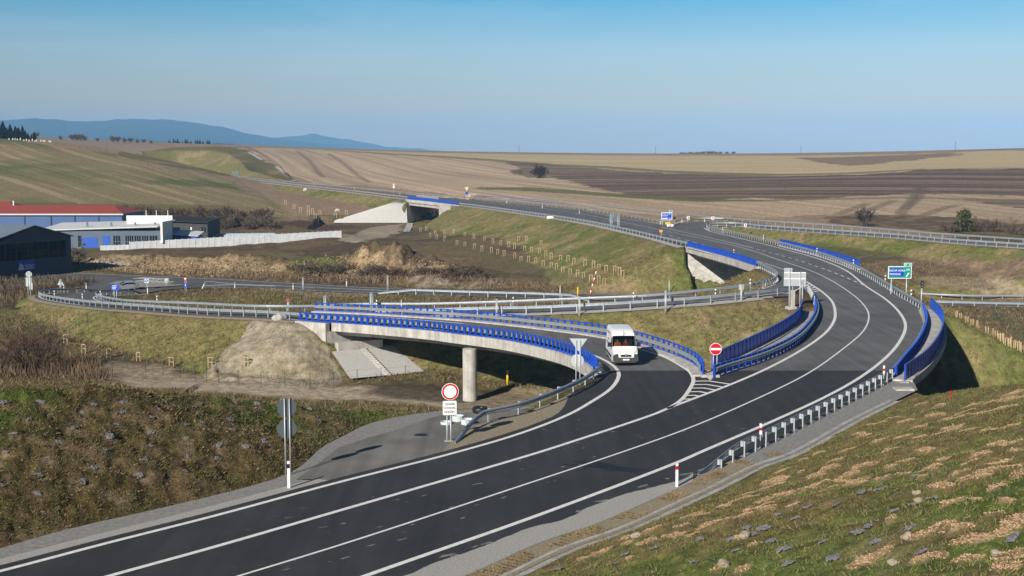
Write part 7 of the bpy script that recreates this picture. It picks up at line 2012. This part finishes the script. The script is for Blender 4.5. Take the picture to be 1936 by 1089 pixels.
# slopes and rough ground farther off
GRAVEL_P = hits([(500, 607), (566, 606), (600, 640), (640, 680), (665, 725), (560, 728), (450, 726), (380, 712), (430, 665), (470, 625)])
trk_d = S(TRACK)
okm = lambda x, y: inview(x, y) & (edge_at(x, y) > 1.0) & ((seg_dist(x, y, trk_d)[0] > 4.4) | (x > 14) | (x < -43)) & ~pip(x, y, GRAVEL_P) & (seg_dist(x, y, np.array([(-10, 118, 0), (0, 113, 0), (6, 103, 0)], float))[0] > 4.5)
x, y = sample(90000, -70, 75, 92, 215, okm, 5); grass('grass', x, y, .12, .42, .07, M['grass_straw'], 5, 1, .7)
x, y = sample(90000, -70, 75, 92, 215, okm, 6); grass('grass', x, y, .10, .34, .07, M['grass_olive'], 6, 1, .7)
# reeds in the hollow at the left
okd = lambda x, y: pip(x, y, hits([(-60, 725), (0, 716), (110, 716), (200, 722), (212, 712), (150, 690), (60, 694), (-60, 690)], 95))
x, y = sample(9000, -66, -30, 100, 135, okd, 7); grass('reeds', x, y, .6, 1.5, .06, M['reed'], 7, 2, .22)
# tall weeds round the shed and along the verges
okw = lambda x, y: pip(x, y, hits([(-60, 600), (30, 575), (60, 556), (110, 545), (160, 540), (195, 532), (140, 527), (0, 530), (-60, 530)], 120))
x, y = sample(9000, -110, -50, 150, 240, okw, 8); grass('weeds', x, y, .4, 1.3, .12, M['reed'], 8, 1, .3)
x, y = sample(6000, -110, -50, 150, 240, okw, 9); grass('weeds', x, y, .4, 1.1, .12, M['weed'], 9, 1, .3)
okv = lambda x, y: pip(x, y, hits([(160, 512), (300, 517), (500, 528), (700, 539), (900, 544), (1090, 549), (1090, 536), (900, 527), (700, 523), (500, 516), (300, 510)], 150))
x, y = sample(26000, -85, 15, 195, 250, okv, 10); grass('weeds', x, y, .3, .9, .12, M['reed'], 10, 1, .4)

# planting mats with cut shrubs on the left berm and right slope
M['mat'] = simple_mat('grey blue planting mat', (0.145, 0.14, 0.152), .9, 0, .15, 9)
mats = []
for sd_ in range(5):
    rg = np.random.default_rng(sd_); n_ = 7; v_ = []; f_ = []
    for i in range(n_):
        for j in range(n_):
            a, c = i / (n_ - 1) - .5, j / (n_ - 1) - .5
            q = .44 * (1 - .3 * (a * a + c * c)); v_.append((a * q + rg.normal() * .02, c * q + rg.normal() * .02, .04 + rg.normal() * .018 - .08 * (a * a + c * c)))
    for i in range(n_ - 1):
        for j in range(n_ - 1): k_ = i * n_ + j; f_.append((k_, k_ + n_, k_ + n_ + 1, k_ + 1))
    o = mesh_obj('planting_mat', v_, f_, M['mat']); s_ = o.modifiers.new('t', 'SOLIDIFY'); s_.thickness = .02
    mats.append(o.data); bpy.data.objects.remove(o)
def slope_tilt(x, y):
    e = .3; zx = (float(ground(x + e, y)) - float(ground(x - e, y))) / (2 * e); zy = (float(ground(x, y + e)) - float(ground(x, y - e))) / (2 * e)
    return Vector((-zx, -zy, 1)).normalized()
def lay_mat(u, v, lab, grp, sc):
    w = hit(u, v); o = bpy.data.objects.new('planting_mat', mats[rnd.randrange(5)]); link(o); o.location = tuple(w + (0, 0, .03)); nrm = slope_tilt(w[0], w[1])
    o.rotation_mode = 'QUATERNION'; o.rotation_quaternion = nrm.to_track_quat('Z', 'Y') @ Matrix.Rotation(rnd.uniform(0, 6), 3, 'Z').to_quaternion(); o.scale = (sc, sc * rnd.uniform(.6, 1.0), sc); tag(o, lab, 'planting mat', grp)
s28 = lambda x, y: (x / 2.8, 700 + y / 2.8)
Lm_ = LEFT_MATS
for x_, y_ in Lm_:
    u, v = s28(x_, y_); lay_mat(u, v, 'grey blue planting mat on the dark grassy berm left of the road', 'planting mats on the left berm', rnd.uniform(.55, 1.1))
Rm_ = [(90, 770), (190, 790), (400, 722), (540, 655), (632, 638), (820, 715), (910, 685), (575, 832), (520, 868), (610, 918), (335, 914), (130, 957), (150, 1032), (390, 1005), (20, 845), (250, 730), (800, 845), (1340, 895), (710, 752), (860, 972), (60, 912), (820, 565)]
for x_, y_ in Rm_:
    lay_mat(1436 + x_ / 2.8, 700 + y_ / 2.8, 'grey blue planting mat in the grass of the right slope', 'planting mats on the right slope', rnd.uniform(.7, 1.1))
for (x_, y_) in ((740, 480), (910, 930), (620, 1035), (210, 1075), (1250, 850), (1600, 780), (1640, 820), (1700, 780), (1510, 940), (1200, 1030), (1480, 860), (1870, 930), (700, 970), (1260, 860)):
    lay_mat(1000 + x_ / 3.872, 800 + y_ / 3.872, 'grey blue planting mat near the foot of the right slope', 'planting mats at the foot of the right slope', rnd.uniform(.6, 1.0))

# chips of the mulch strips
rg = np.random.default_rng(5); px_ = []; py_ = []
for (cx, cy, a, b_, an_) in _mc:
    n_ = int(np.clip(a * b_ * 7000, 100, 800)); p_ = rg.uniform(-1.1, 1.1, n_) * a; q_ = rg.normal(size=n_) * b_ * 1.3; x = cx + p_ * math.cos(an_) - q_ * math.sin(an_); y = cy + p_ * math.sin(an_) + q_ * math.cos(an_); k_ = mulch_w(x, y) > .25; px_.append(x[k_]); py_.append(y[k_])
x = np.concatenate(px_); y = np.concatenate(py_); z = ground(x, y); n_ = len(x)
A = np.stack([x, y, z + .005], axis=1); d_ = rg.normal(size=(n_, 3)); d_[:, 2] = np.abs(d_[:, 2]) * .35; d_ /= np.linalg.norm(d_, axis=1)[:, None]
M['chips'] = veg_mat('wood chip mulch', [(.24, .15, .08), (.42, .29, .175), (.55, .41, .26)], 16)
o = bpy.data.objects.new('wood_chip_mulch', strips_mesh('wood_chip_mulch', A, A + d_ * rg.uniform(.02, .06, n_)[:, None], .032, M['chips'], 6)); link(o); tag(o, kind='stuff')

# clods and dry litter on the near slopes
M['clod'] = veg_mat('dry clods', [(.09, .062, .04), (.19, .135, .085), (.30, .225, .15)], 5)
x, y = sample(16000, -32, -4, 40, 80, lambda x, y: inview(x, y) & (edge_at(x, y) > .1) & (fbm(x / 2.2, y / 2.2, 41, 3) > .46), 21)
z = ground(x, y); A = np.stack([x, y, z], axis=1); rg = np.random.default_rng(21); d_ = rg.normal(size=(len(x), 3)); d_[:, 2] = np.abs(d_[:, 2]) * .5; d_ /= np.linalg.norm(d_, axis=1)[:, None]
o = bpy.data.objects.new('soil_clods', strips_mesh('soil_clods', A, A + d_ * rg.uniform(.04, .13, len(x))[:, None], .07, M['clod'], 22)); link(o); tag(o, kind='stuff')
x, y = sample(22000, -4, 34, 12, 76, lambda x, y: inview(x, y) & (edge_at(x, y) > .3) & (x > -6) & (fbm(x / 2.6, y / 1.3, 141, 3) > .5), 23)
z = ground(x, y); A = np.stack([x, y, z], axis=1); d_ = rg.normal(size=(len(x), 3)); d_[:, 2] = np.abs(d_[:, 2]) * .5; d_ /= np.linalg.norm(d_, axis=1)[:, None]
o = bpy.data.objects.new('straw_litter', strips_mesh('straw_litter', A, A + d_ * rg.uniform(.03, .10, len(x))[:, None], .03, M['grass_straw'], 24)); link(o); tag(o, kind='stuff')

# weeds between the gravel and the gutter
gs_ = smooth(GUTTER[:9], .3); rg = np.random.default_rng(31); ii = rg.integers(0, len(gs_), 9000); of_ = rg.uniform(.4, 1.25, 9000); nn_ = normals2d(gs_)
x = gs_[ii, 0] + nn_[ii, 0] * of_; y = gs_[ii, 1] + nn_[ii, 1] * of_; k_ = fbm(x / 1.3, y / 1.3, 61, 3) > .5; x, y = x[k_], y[k_]
A = np.stack([x, y, x * 0], axis=1); o = bpy.data.objects.new('verge_weeds', strips_mesh('verge_weeds', A, A + np.stack([rg.normal(size=len(x)) * .04, rg.normal(size=len(x)) * .04, rg.uniform(.03, .11, len(x))], axis=1), .03, M['grass_straw'], 32)); link(o); tag(o, kind='stuff')

# loose stones on the gravel cone and clods on the soil heaps
rg = np.random.default_rng(41); x, y = sample(26000, -45, -8, 110, 140, lambda x, y: pip(x + 4 * (fbm(x / 4, y / 4, 7, 3) - .5), y + 4 * (fbm(x / 4, y / 4, 8, 3) - .5), GRAVEL_P) & (fbm(x / 3, y / 3, 9, 3) > .45), 41); z = ground(x, y); A = np.stack([x, y, z], axis=1)
d_ = rg.normal(size=(len(x), 3)); d_[:, 2] = np.abs(d_[:, 2]); d_ /= np.linalg.norm(d_, axis=1)[:, None]
M['stone_bits'] = veg_mat('gravel stones', [(.13, .11, .085), (.27, .235, .19), (.42, .385, .33)], 7)
o = bpy.data.objects.new('loose_stones', strips_mesh('loose_stones', A, A + d_ * rg.uniform(.04, .13, len(x))[:, None], .09, M['stone_bits'], 42)); link(o); tag(o, kind='stuff')
HP = hits([(165, 496), (300, 486), (440, 488), (560, 498), (650, 480), (700, 474), (800, 490), (870, 505), (900, 520), (760, 524), (560, 520), (330, 522), (200, 510)], 150)
x, y = sample(24000, -90, 0, 205, 260, lambda x, y: pip(x, y, HP), 43); z = ground(x, y); A = np.stack([x, y, z], axis=1)
d_ = rg.normal(size=(len(x), 3)); d_[:, 2] = np.abs(d_[:, 2]); d_ /= np.linalg.norm(d_, axis=1)[:, None]
M['clay_bits'] = veg_mat('clay clods', [(.17, .12, .07), (.29, .21, .125), (.40, .30, .18)], 2)
o = bpy.data.objects.new('soil_clods', strips_mesh('soil_clods', A, A + d_ * rg.uniform(.10, .45, len(x))[:, None], .28, M['clay_bits'], 44)); link(o); tag(o, kind='stuff')
# ------------------------------------------------------------------ the air
hz = MB(); hz.box(-9500, 9500, -300, 13500, -30, 420)
m = bpy.data.materials.new('haze'); m.use_nodes = True
n = m.node_tree
for k in list(n.nodes): n.nodes.remove(k)
out = n.nodes.new('ShaderNodeOutputMaterial'); vol = n.nodes.new('ShaderNodeVolumePrincipled')
vol.inputs['Color'].default_value = (.23, .50, .86, 1); vol.inputs['Density'].default_value = HAZE; vol.inputs['Anisotropy'].default_value = -.3
n.links.new(vol.outputs['Volume'], out.inputs['Volume'])
tag(hz.build('haze', m), kind='stuff')
